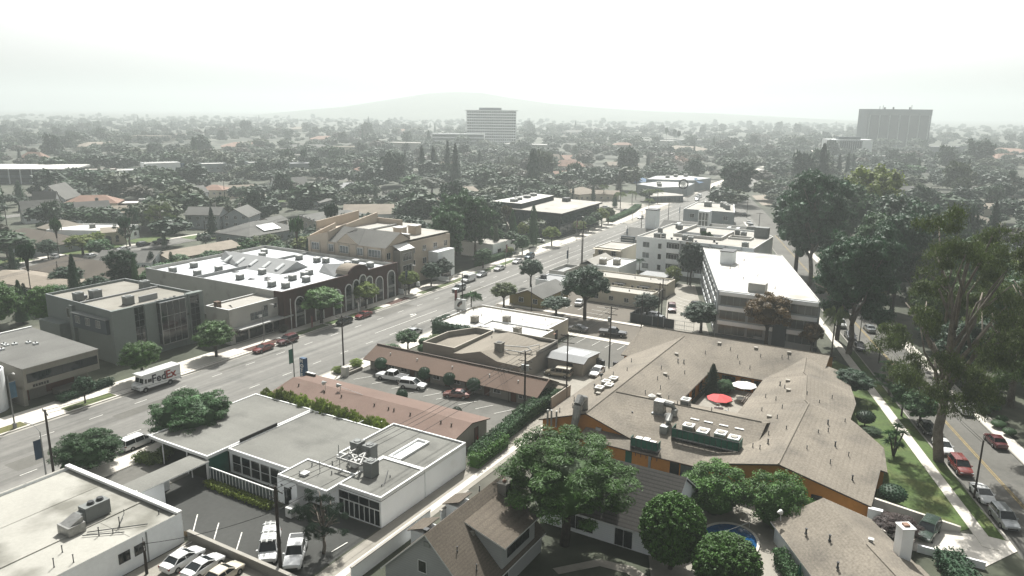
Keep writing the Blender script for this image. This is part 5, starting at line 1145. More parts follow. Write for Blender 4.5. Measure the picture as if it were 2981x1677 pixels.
LM = []   # landmarks for naming trees: (phrase, x, y)
for lab, cx, cy, L_, W_, ze, zr, rot, wm_, rm, kd in HS:
    house(lab, cx, cy, L_, W_, ze, zr, R(rot), wm_, rm, kd, nwin=4, chim=(L_*.2, W_*.15, 1.1, zr+.8) if any(k in lab for k in ('chimney','storybook','cottage')) else None)
    LM.append(('the '+lab.split(' with ')[0].split(' under ')[0].split(' behind ')[0].split(' beside ')[0], cx, cy))
# solar panels
t = thing('solar_panel_array', 'white solar panels on the grey hipped house', 'solar panels', 187, 208)
b = MB()
for k in range(3): b.face([(180+2.6*k,204.5,4.45),(182.4+2.6*k,204.5,4.45),(182.4+2.6*k,208.6,5.95),(180+2.6*k,208.6,5.95)])
b.build('panel', M['skylight'], t)
def fl(lab, cx, cy, L_, W_, h, rot, wm_, rm, nm='building', cat='building', par=.4, cop=None, win_=0):
    c, s = math.cos(R(rot)), math.sin(R(rot))
    poly = [(cx+c*x-s*y, cy+s*x+c*y) for x, y in ((-L_/2,-W_/2),(L_/2,-W_/2),(L_/2,W_/2),(-L_/2,W_/2))]
    t, w, r = flat(nm, lab, cat, poly, h, wm_, rm, par, .3, cop)
    if win_:
        for (a, q) in ((poly[0],poly[1]),(poly[3],poly[0])):
            d = Vector(q)-Vector(a); ln = d.length; d.normalize(); nn = (d.y, -d.x)
            m = max(1, int(ln/4)); fl_ = max(1, int(h/3.3))
            if m*fl_ > 40: m = 40//fl_
            for i in range(fl_):
                for k in range(m): win(t, (a, tuple(d), nn), ln*(k+.5)/m-.8, 1+3.2*i, 1.6, 1.3, 2, 1, 'trim_white', 'glass')
    LM.append(('the '+lab.split(' with ')[0].split(' under ')[0].split(' behind ')[0].split(' beside ')[0], cx, cy))
    return t, w, r
t, w, r = fl('white flat-roofed Spanish house with arched porch openings', 152, 258.5, 24, 15, 4.6, 118, 'wall_white', 'roof_white', 'house', 'house', .4, 'roof_white', 1); ac(r, 152, 259, 4.2, 1.4, 1.4, 1.4, 'unit_grey')
b = MB(); b.face([(146.6,245.6,4.3),(153.6,241.8,4.3),(156.6,246.8,5.3),(149.6,250.6,5.3)]); b.build('porch_roof', M['roof_tan'], t)
b = MB(); b.prism([(147,246),(153.4,242.5),(156,246.4),(149.6,250)], 0, 4.25); b.build('porch', M['wall_cream'], t)
d_ = Vector((6.4,-3.5)).normalized(); arch(t, ((147,246),tuple(d_),(d_.y,-d_.x)), 1.0, .2, 2.0, 3.0, 'wall_cream'); arch(t, ((147,246),tuple(d_),(d_.y,-d_.x)), 4.2, .8, 1.0, 2.4, 'wall_cream')
t, w, r = fl('white flat-roofed store with brown walls beyond the terracotta villa', 205, 308, 18, 12, 5, -45, 'wall_brick', 'roof_white', win_=0); ac(r, 205, 309, 4.6, 2.4, 2, 1.4, 'unit_grey')
for a in (('white modern clinic with a blue glass corner beyond the gardens', 325, 466, 22, 14, 9, -22, 'wall_white2', 'roof_white'),
          ('low white annex left of the white modern clinic', 302, 470, 22, 14, 5.4, -22, 'wall_white2', 'roof_white'),
          ('grey modern office with white parapets right of the clinic', 351, 446, 16, 13, 8, -28, 'wall_bluegrey', 'roof_white'),
          ('second grey modern office with a blue stair strip', 374, 428, 14, 12, 8.4, -28, 'wall_bluegrey', 'roof_white'),
          ('low white warehouse behind the modern offices', 430, 552, 30, 18, 6.5, -30, 'wall_white', 'roof_white'),
          ('brown-walled flat-roofed block left of the clinic', 288, 482, 26, 14, 6, -30, 'wall_brick', 'roof_pale'),
          ('pale blank apartment slab in the middle distance', 388, 396, 20, 14, 8.5, -40, 'wall_bluegrey', 'roof_lightgrey'),
          ('long flat school building with a white roof in the hazy middle', 566, 490, 40, 18, 5.4, -50, 'wall_pale', 'roof_white'),
          ('cream hall under a tan roof in the hazy middle', 594, 558, 34, 20, 7.4, -50, 'wall_cream', 'roof_tan'),
          ('large tan hall on the hazy left slope', 617, 900, 44, 24, 9, -60, 'wall_tan', 'roof_tan'),
          ('long low white-roofed shed row far right of the white tower', 1085, 386, 60, 20, 7, -43, 'wall_pale', 'roof_white'),
          ('white sloping-roofed hangar far right of the white tower', 1060, 330, 44, 24, 8, -50, 'wall_bluegrey', 'roof_white'),
          ('low pale warehouse in front of the dark tower', 811, 62, 40, 14, 7.4, -80, 'wall_bluegrey', 'roof_white'),
          ('long grey warehouse right of the dark tower', 1090, 16, 60, 20, 8, -45, 'wall_slate', 'roof_lightgrey'),
          ('pale shed with a white roof right of the dark tower', 930, -4, 30, 14, 5, -50, 'wall_pale', 'roof_white'),
          ('white-roofed bungalow left of the white mid-rise', 760, 186, 26, 14, 4.6, -50, 'wall_pale', 'roof_white')):
    t, w, r = fl(*a, win_=1 if 'office' in a[0] or 'clinic' in a[0] else 0)
    if 'blue glass corner' in a[0]:
        b = MB(); c, s = math.cos(R(-22)), math.sin(R(-22)); q = MB(R(-22), 327, 464); q.box(3,11.3,-5.3,-4.9,2,8.4); q.build('glass_corner', M['sign_blue'], t)
# grandstand-like long building
t = thing('grandstand_building', 'long dark-fronted building under a bright white roof carried on tall columns at the left edge', 'building', 240, 480)
rot = math.atan2(-24, 18); A = Vector((258.5, 458)); u = Vector((-18, 24)).normalized(); nn = Vector((-u.y, u.x))*-1
nn = Vector((u.y, -u.x)) if Vector((u.y,-u.x)).dot(Vector((1,1))) > 0 else Vector((-u.y,u.x))
def gp(s, o): v = A+u*s+nn*o; return (v.x, v.y)
b = MB(); b.prism([gp(0,2),gp(0,22),gp(95,22),gp(95,2)], 0, 8.6); b.build('wall', M['wall_slate'], t)
b = MB(); b.prism([gp(-3,-2),gp(-3,23),gp(97,23),gp(97,-2)], 8.7, [8.9,10.0,10.0,8.9]); b.build('roof', M['roof_white'], t)
b = MB()
for k in range(15):
    x, y = gp(1.5+6.4*k, -.6); b.cyl(x, y, 0, 8.8, .32, 8)
b.build('columns', M['wall_white'], t)
b = MB(); b.prism([gp(.5,1.7),gp(.5,1.95),gp(94,1.95),gp(94,1.7)], 5.0, 7.6); b.prism([gp(.5,1.7),gp(.5,1.95),gp(94,1.95),gp(94,1.7)], .8, 3.4); b.build('window_band', M['glass_tower'], t)
LM.append(('the white-roofed grandstand', 258, 462))
# ------------------------------------------------------------------ towers in the haze
def tower(name, lab, P0, P1, depth, h, wm_, cat='tower'):
    """front edge from P0 (left) to P1 (right), body behind it"""
    t = thing(name, lab, cat, *P0); d = Vector(P1)-Vector(P0); L_ = d.length; d.normalize(); n_ = Vector((d.y, -d.x))
    if n_.dot(Vector(P0)) > 0: n_ = -n_
    q = [tuple(Vector(P0)), tuple(Vector(P1)), tuple(Vector(P1)-n_*depth), tuple(Vector(P0)-n_*depth)]
    b = MB(); b.prism(q, 0, h); b.build('wall', M[wm_], t)
    return t, (tuple(P0), tuple(d), tuple(n_)), L_, q
t, f, L_, q = tower('hospital_tower', 'tall white eleven-storey slab tower with rows of windows in the haze', (855.4,572.3), (888.6,515.3), 18, 45.0, 'wall_white2')
for k in range(12):
    z = 2.2+3.6*k
    slabpart(t, f, .8, L_-1.6, z, z+2.0, .0, .12, 'glass_tower', 'window_row')
    slabpart(t, f, 0, L_, z+2.0, z+3.55, .0, .7, 'wall_white2', 'floor_band')
for k in range(23): slabpart(t, f, .4+k*(L_-1.2)/22, .5, 1, 44.2, 0, .45, 'wall_white2', 'mullion')
b = MB(); b.prism([tuple(Vector(q[0])*.75+Vector(q[1])*.25-Vector(f[2])*4),tuple(Vector(q[0])*.3+Vector(q[1])*.7-Vector(f[2])*4),tuple(Vector(q[0])*.3+Vector(q[1])*.7-Vector(f[2])*14),tuple(Vector(q[0])*.75+Vector(q[1])*.25-Vector(f[2])*14)], 45, 48.4); b.build('plant_room', M['wall_slate'], t)
slabpart(t, f, -3, L_+6, 44.6, 45.4, -18, 1.6, 'wall_white2', 'roof_slab')
t, f, L_, q = tower('hospital_wing', 'low white hospital wing standing left of the tall white tower', (744,548), (775,493), 16, 17.5, 'wall_white2', 'building')
for k in range(4): slabpart(t, f, 1, L_-2, 2+4*k, 4.2+4*k, 0, .1, 'glass_tower', 'window_row'); slabpart(t, f, 0, L_, 4.3+4*k, 5.8+4*k, 0, .8, 'wall_white2', 'floor_band')
t, f, L_, q = tower('office_tower', 'broad dark glass office tower with pale vertical ribs at the right horizon', (1180.8,119.9), (1226.2,42.5), 28, 52.6, 'wall_slate')
slabpart(t, f, 3, L_-6, 1, 44.4, 0, .25, 'glass_tower', 'curtain_wall'); slabpart(t, f, 0, L_, 44.6, 52.4, 0, .8, 'wall_slate', 'crown_band')
for k in range(7): slabpart(t, f, 3+k*(L_-6.8)/6, 1.0, 0, 44.5, .2, 1.5, 'wall_bluegrey', 'rib')
for s, h in ((20,4),(24.5,5),(27,2.5),(39,3),(62,3),(64.5,6)):
    b = MB(); p = Vector(f[0])+Vector(f[1])*s-Vector(f[2])*8; b.cyl(p.x,p.y,52.4,52.6+h,.35 if h > 3.5 else 1.1,6); b.build('antenna', M['metal_dark'], t)
t, f, L_, q = tower('office_building', 'white mid-rise with a dark gridded front standing before the dark glass tower', (873.1,122.2), (896.4,82.7), 20, 19.2, 'wall_white2', 'building')
slabpart(t, f, 10.6, 24, .5, 18, 0, .4, 'glass_tower', 'curtain_wall')
for k in range(11): slabpart(t, f, 10.6+2.3*k, .3, .5, 18.2, .38, .7, 'wall_bluegrey', 'rib')
for k in range(4): win(t, f, 4.4, 3+4*k, 3, 2, 1, 1, 'trim_white', 'glass_tower')
b = MB(); p = [Vector(f[0])+Vector(f[1])*s-Vector(f[2])*o for s, o in ((11,3),(34,3),(34,12),(11,12))]; b.prism([tuple(v) for v in p], 19.2, 22); b.build('plant_room', M['wall_slate'], t)
LM += [('the tall white tower', 872, 544), ('the broad dark tower', 1203, 81), ('the white mid-rise', 884, 102), ('the low hospital wing', 759, 520), ('the black glass office', 270, 141), ('the white-roofed shop row', 425, 140),
       ('the town houses', 165, 140), ('the brick arched building', 127, 140), ('the church', 268, 76), ('the three-storey white apartments', 225, 62), ('the four-level apartment block', 175, 38)]
# hazy hills
rnd = random.Random(3)
prof = [(2000,2290,20),(2084,2125,36),(2164,1995,50),(2268,1835,82),(2337,1729,102),(2383,1652,108),(2434,1564,106),(2482,1474,90),(2555,1340,70),(2649,1173,56),(2743,1007,46),(2871,787,40),(3050,300,30)]
prof = [(x*1.3, y*1.3, 46+(h-46)*1.3 if h > 30 else 8) for x, y, h in prof]
b = MB(); rows = []
for k, (x, y, h) in enumerate(prof):
    d = Vector((x, y)).normalized(); row = []
    for o, q in ((-900,0),(-560,.35),(-240,.75),(0,1.0),(400,.8),(900,.3),(1400,0)): row.append((x+d.x*o, y+d.y*o, h*q+(rnd.uniform(-2,2) if 0 < q < 1 else 0) - (.5 if q == 0 else 0)))
    rows.append(row)
for ra_, rb_ in zip(rows, rows[1:]):
    for i in range(6): b.face([ra_[i],ra_[i+1],rb_[i+1],rb_[i]])
struct('hills', b, M['hill']); 
# ------------------------------------------------------------------ trees
def np_mesh(name, V, F, mat, smooth=False):
    me = bpy.data.meshes.new(name); nv, nf, k = len(V), len(F), F.shape[1]
    me.vertices.add(nv); me.vertices.foreach_set('co', np.ascontiguousarray(V, dtype=np.float32).ravel())
    me.loops.add(nf*k); me.loops.foreach_set('vertex_index', np.ascontiguousarray(F, dtype=np.int32).ravel())
    me.polygons.add(nf); me.polygons.foreach_set('loop_start', np.arange(0, nf*k, k, dtype=np.int32))
    me.update(calc_edges=True); me.materials.append(mat); return me

def quads(P, N, size, rng, aspect=.55, droop=0.0):
    n = len(P)
    T = rng.normal(size=(n,3)); T -= (T*N).sum(1)[:,None]*N; T[:,2] -= droop
    T /= np.linalg.norm(T, axis=1)[:,None]+1e-9
    B = np.cross(N, T); s = size*rng.uniform(.6,1.4,size=(n,1))
    a, c = T*s*.5, B*s*.5*aspect
    V = np.stack([P-a, P+c, P+a, P-c], 1).reshape(-1,3)
    return V, np.arange(4*n).reshape(n,4)

def unit(n, rng):
    v = rng.normal(size=(n,3)); return v/np.linalg.norm(v,axis=1)[:,None]

def clump_leaves(C, rr, per, size, rng, aspect=.55, up=.5, squash=.8, droop=0.0):
    """C (k,3) clump centres, rr radii"""
    k = len(C); D = unit(k*per, rng); D[:,2] = np.where(D[:,2] < -.3, -D[:,2]*.6, D[:,2])
    r = rng.uniform(.55,1.08,size=(k*per,1))*np.repeat(rr, per)[:,None]
    P = np.repeat(C, per, 0)+D*r*np.array([1,1,squash])
    N = D*.9+rng.normal(size=D.shape)*.55; N[:,2] += up; N /= np.linalg.norm(N,axis=1)[:,None]
    return quads(P, N, size, rng, aspect, droop)

def sphere_core(c, r, rng, sub=2, amp=.18):  # solid core added inside a crown to block light and darken its interior
    g = (3,7,9)[sub-1]; V, F = [], []
    lin = np.tan(np.linspace(-math.pi/4, math.pi/4, g))
    for ax in range(3):
        for sg in (-1,1):
            o = len(V)
            for i in range(g):
                for j in range(g):
                    p = np.zeros(3); p[ax] = sg; p[(ax+1)%3] = lin[i]*sg; p[(ax+2)%3] = lin[j]; V.append(p/np.linalg.norm(p))
            for i in range(g-1):
                for j in range(g-1): F.append((o+i*g+j, o+(i+1)*g+j, o+(i+1)*g+j+1, o+i*g+j+1))
    V = np.array(V); k = 1+amp*(np.sin(V[:,0]*9+rng.uniform(0,6))*np.sin(V[:,1]*8+rng.uniform(0,6))*np.cos(V[:,2]*7))
    return V*k[:,None]*np.array(r)+np.array(c), np.array(F)

def cores(C, rr, rng, k=.7):  # small solid cores added inside the leaf clumps to block light
    V, F = sphere_core((0,0,0),(1,1,.8),rng,1,0); V = V.reshape(1,-1,3)*(np.asarray(rr)*k)[:,None,None]+np.asarray(C)[:,None,:]
    n = V.shape[1]; return V.reshape(-1,3), (F[None]+(np.arange(len(C))*n)[:,None,None]).reshape(-1,4)

def merge(parts):
    V, F, o = [], [], 0
    for v, f in parts: V.append(v); F.append(f+o); o += len(v)
    return np.vstack(V), np.vstack(F)

def fib(n, rng, jit=.25):
    i = np.arange(n)+.5; z = 1-2*i/n; a = math.pi*(1+5**.5)*i; r = np.sqrt(1-z*z)
    D = np.stack([r*np.cos(a), r*np.sin(a), z], 1)+rng.normal(size=(n,3))*jit*.3
    return D/np.linalg.norm(D,axis=1)[:,None]

def crown(kind, seed, lv):
    """unit crown: width 1, height 1 with the trunk's length included; lv scales the leaf count"""
    rng = np.random.default_rng(seed); parts = []
    per = lambda n: max(6, int(n*lv)); ls = lv**-.42
    if kind == 'round':
        D = fib(64, rng); D = D[D[:,2] > -.62]; C = np.array([0,0,.60])+D*np.array([.39,.39,.32])*rng.uniform(.75,1.05,size=(len(D),1))
        rr = rng.uniform(.07,.15,len(C)); parts.append(clump_leaves(C, rr, per(150), .036*ls, rng, .55, .8)); parts.append(sphere_core((0,0,.58),(.31,.31,.25),rng)); parts.append(cores(C, rr, rng, .6))
    elif kind == 'broad':
        D = fib(70, rng); D = D[D[:,2] > -.35]; C = np.array([0,0,.60])+D*np.array([.40,.40,.30])*rng.uniform(.7,1.05,size=(len(D),1))
        rr = rng.uniform(.06,.14,len(C)); parts.append(clump_leaves(C, rr, per(150), .034*ls, rng, .55, .8)); parts.append(sphere_core((0,0,.60),(.28,.28,.18),rng)); parts.append(cores(C, rr, rng, .6))
    elif kind == 'feather':
        D = fib(130, rng, .5); D = D[D[:,2] > -.45]; C = np.array([0,0,.58])+D*np.array([.40,.40,.34])*rng.uniform(.72,1.08,size=(len(D),1))
        parts.append(clump_leaves(C, rng.uniform(.05,.10,len(C)), per(190), .040*ls, rng, .22, .8, .45, .2)); parts.append(sphere_core((0,0,.52),(.25,.25,.2),rng))
    elif kind == 'ball':
        D = fib(210, rng, .1); C = np.array([0,0,.56])+D*np.array([.43,.43,.40])
        parts.append(clump_leaves(C, rng.uniform(.05,.085,len(C)), per(80), .046*ls, rng, .6, .5, 1)); parts.append(sphere_core((0,0,.56),(.39,.39,.36),rng,2,.04))
    elif kind == 'topiary':
        D = fib(150, rng, .05); C = np.array([0,0,.62])+D*np.array([.46,.46,.37])
        parts.append(clump_leaves(C, np.full(len(C), .04), per(60), .030*ls, rng, .6, .2, 1)); parts.append(sphere_core((0,0,.62),(.455,.455,.365),rng,2,.02))
    elif kind == 'gum':
        nl = 22; cs = []
        for i in range(nl):
            a = 2.4*i+rng.uniform(-.4,.4); h = .34+.58*(i+.5)/nl; rad = .30*math.sin(math.pi*min(1,(h-.2)/.9))**.6*rng.uniform(.55,1.15)
            c = np.array([rad*math.cos(a), rad*math.sin(a), h]); m = 8
            cs.append(c+unit(m, rng)*rng.uniform(.3,1,size=(m,1))*np.array([.19,.19,.10]))
        cs.append(np.array([0,0,.86])+unit(8,rng)*np.array([.15,.15,.08])); C = np.vstack(cs)
        rr = rng.uniform(.06,.115,len(C)); parts.append(clump_leaves(C, rr, per(140), .036*ls, rng, .32, .7, .7, .5))
        if lv > .08: parts.append(cores(C, rr, rng, .55))
    elif kind == 'airy':
        nl = 26; cs = []
        for i in range(nl):
            a = rng.uniform(0,6.28); h = rng.uniform(.30,.95); rad = .42*math.sqrt(rng.uniform(.05,1))*math.sin(math.pi*min(.97,(h-.12)/.95))**.55
            cs.append(np.array([rad*math.cos(a), rad*math.sin(a), h])+unit(7,rng)*rng.uniform(.2,1,size=(7,1))*np.array([.11,.11,.06]))
        C = np.vstack(cs); parts.append(clump_leaves(C, rng.uniform(.035,.08,len(C)), per(150), .022*ls, rng, .28, .5, .75, .7))
    elif kind == 'wispy':
        D = fib(150, rng, .8); D = D[D[:,2] > -.75]; C = np.array([0,0,.52])+D*np.array([.40,.40,.38])*rng.uniform(.7,1.1,size=(len(D),1))
        parts.append(clump_leaves(C, rng.uniform(.05,.10,len(C)), per(150), .042*ls, rng, .3, .5, .9, -.6)); parts.append(sphere_core((0,0,.50),(.33,.33,.32),rng))
    elif kind in ('conifer','column'):
        pw = .85 if kind == 'conifer' else .45; cs, rr = [], []
        for i in range(150):
            z = .06+.93*(i+.5)/150; rad = .43*(1-z)**pw*rng.uniform(.65,1.08)+.01; a = 2.4*i
            cs.append((rad*math.cos(a), rad*math.sin(a), z)); rr.append(.03+.075*(1-z)**.7)
        parts.append(clump_leaves(np.array(cs), np.array(rr), per(75), .030*ls, rng, .3, -.1, .7, .4))
        n = 12; V = [(r_*math.cos(2*math.pi*k/n), r_*math.sin(2*math.pi*k/n), z) for r_, z in ((.30,.07),(.30*.62**pw,.42),(.30*.3**pw,.74),(.012,.97)) for k in range(n)]
        parts.append((np.array(V), np.array([[o+k,o+(k+1)%n,o+n+(k+1)%n,o+n+k] for o in (0,n,2*n) for k in range(n)])))
    elif kind == 'palm':
        for i in range(26):
            a = 2.4*i; e = rng.uniform(-.35,1.15); L = .5*rng.uniform(.85,1.1); pts = []
            for s in np.linspace(0,1,7):
                x = L*s*math.cos(e)*(1-.12*s); z = L*.62*(s*math.sin(e)-.55*s*s)
                pts.append((x*math.cos(a), x*math.sin(a), .80+z*.75))
            pts = np.array(pts); P, N, Tn = [], [], []
            for s in np.linspace(.08,1,max(8,int(22*lv))):
                j = min(5,int(s*6)); q = pts[j]+(pts[j+1]-pts[j])*(s*6-j); t = pts[j+1]-pts[j]; t /= np.linalg.norm(t); side = np.cross(t,[0,0,1]); side /= np.linalg.norm(side)+1e-9
                for sg in (-1,1):
                    w = .13*math.sin(math.pi*min(1,s*.85+.1)); tip = q+side*sg*w*.8+np.array([0,0,-w*.75])+t*w*.5
                    P.append((q, q+t*.018, tip, tip-t*.004))
            V = np.array(P).reshape(-1,3); parts.append((V, np.arange(len(V)).reshape(-1,4)))
    elif kind == 'fanpalm':
        D = fib(46, rng); C = np.array([0,0,.90])+D*np.array([.34,.34,.075])
        parts.append(clump_leaves(C, np.full(len(C),.10), per(26), .12*ls, rng, .35, .2, .3))
    elif kind == 'spiky':
        C = np.array([[.0,.0,.85],[.22,.1,.72],[-.2,.12,.66],[.05,-.22,.6],[-.1,-.1,.45],[.2,-.15,.42],[.1,.2,.4],[-.22,-.05,.3]])
        for c in C:
            D = unit(per(60), rng); D[:,2] = abs(D[:,2])*.9-.25; P = c+D*.12
            N = np.cross(D, rng.normal(size=D.shape)); N /= np.linalg.norm(N,axis=1)[:,None]
            S = np.cross(N,D)*.014; V = np.stack([c+D*.02-S, c+D*.02+S, c+D*.25+np.array([0,0,-.03]), c+D*.25+np.array([0,0,-.03])-S*.1],1).reshape(-1,3); parts.append((V, np.arange(len(V)).reshape(-1,4)))
    elif kind == 'shrub':
        D = fib(70, rng, .4); D = D[D[:,2] > -.3]; C = np.array([0,0,.40])+D*np.array([.42,.42,.45])*rng.uniform(.8,1.05,size=(len(D),1))
        parts.append(clump_leaves(C, rng.uniform(.09,.15,len(C)), per(150), .045*ls, rng, .45, .7)); parts.append(sphere_core((0,0,.33),(.31,.31,.34),rng))
    elif kind == 'bare':
        cs = [np.array([.38*math.cos(a)*q, .38*math.sin(a)*q, h]) for a, q, h in zip(rng.uniform(0,6.28,60), rng.uniform(.3,1,60), rng.uniform(.4,.97,60))]
        parts.append(clump_leaves(np.array(cs), rng.uniform(.05,.09,60), per(45), .024*ls, rng, .3))
    V, F = merge(parts); return np_mesh(kind+'_crown', V, F, M['leaf_mid'])

def limbs(kind, seed):
    rng = random.Random(seed); b = MB()
    def br(p, q, r0, r1, bend=.04):
        p, q = Vector(p), Vector(q); m = (p+q)/2+Vector((rng.uniform(-bend,bend),rng.uniform(-bend,bend),rng.uniform(0,bend)))
        b.tube([p, m, q], [r0, (r0+r1)/2, r1], 7)
    if kind in ('gum','airy','bare'):
        f = (.0,.0,0); fork = (rng.uniform(-.03,.03), rng.uniform(-.03,.03), .24)
        br(f, fork, .032, .026, .02)
        for i in range(7 if kind != 'airy' else 10):
            a = 2.4*i+rng.uniform(-.3,.3); h = .45+.07*i if kind != 'airy' else .42+.05*i; rad = rng.uniform(.14,.3)
            s = (fork[0], fork[1], fork[2]+.035*i); e = (rad*math.cos(a), rad*math.sin(a), min(h, .9)); br(s, e, .018-.0008*i, .005)
            for j in range(2): br(((s[0]+e[0])/2,(s[1]+e[1])/2,(s[2]+e[2])/2), (e[0]+rng.uniform(-.12,.12), e[1]+rng.uniform(-.12,.12), e[2]+rng.uniform(-.02,.1)), .008, .003)
        br(fork, (0,0,.88), .022, .004)
    elif kind in ('palm','fanpalm'):
        b.tube([(0,0,0),(.004,.004,.4),(0,0,.84 if kind == 'palm' else .92)], [.03,.022,.02], 8)
        if kind == 'fanpalm': b.tube([(0,0,.62),(0,0,.86)], [.05,.12], 8)
    elif kind in ('conifer','column'): b.tube([(0,0,0),(0,0,.5)], [.035,.02], 7)
    elif kind == 'shrub': b.tube([(0,0,0),(0,0,.3)], [.05,.03], 6)
    elif kind == 'spiky':
        for e in ((0,0,.85),(.2,.1,.7),(-.2,.12,.64),(.05,-.22,.58)): br((0,0,0), e, .035, .025)
    else:
        t0 = .34 if kind in ('round','broad','feather') else .22
        br((0,0,0), (0,0,t0), .036, .028, .01)
        for i in range(5):
            a = 1.257*i+rng.uniform(-.3,.3); br((0,0,t0-.02), (.22*math.cos(a), .22*math.sin(a), .62), .018, .006)
        br((0,0,t0), (0,0,.7), .022, .006)
    me_o = b.build('tmp', M['bark_pale' if kind in ('gum','airy') else 'bark']); me = me_o.data; bpy.data.objects.remove(me_o); me.name = kind+'_trunk'
    me.polygons.foreach_set('use_smooth', [True]*len(me.polygons)); return me

CACHE = {}
def crown_mesh(kind, lv, var):
    k = (kind, lv, var)
    if k not in CACHE: CACHE[k] = crown(kind, hash_(kind)+var*17, lv)
    return CACHE[k]
def hash_(s): return sum(ord(c)*(i+3) for i, c in enumerate(s))
def trunk_mesh(kind, var):
    k = ('t', kind, var)
    if k not in CACHE: CACHE[k] = limbs(kind, hash_(kind)+var)
    return CACHE[k]
NT = [0]; TREES = []
def tree(name, kind, tone, x, y, h, w, label, lv=None, group=None, cat='tree', z=0.0, rot=None):
    NT[0] += 1; d = math.hypot(x, y)
    if lv is None: lv = 1.0 if d < 135 else .55 if d < 215 else .22 if d < 380 else .10
    var = NT[0] % 3
    t = thing(name, label, cat, x, y, z, group=group)
    rz = random.uniform(0, 6.28) if rot is None else rot
    for nm, me, m in (('trunk', trunk_mesh(kind, var), None), ('crown', crown_mesh(kind, lv, var), M['leaf_'+tone])):
        o = bpy.data.objects.new(nm, me); o.parent = t; o.scale = (w, w, h); o.rotation_euler = (0,0,rz); link(o)
        if m: o.material_slots[0].link = 'OBJECT'; o.material_slots[0].material = m
    TREES.append((x, y, w)); return t
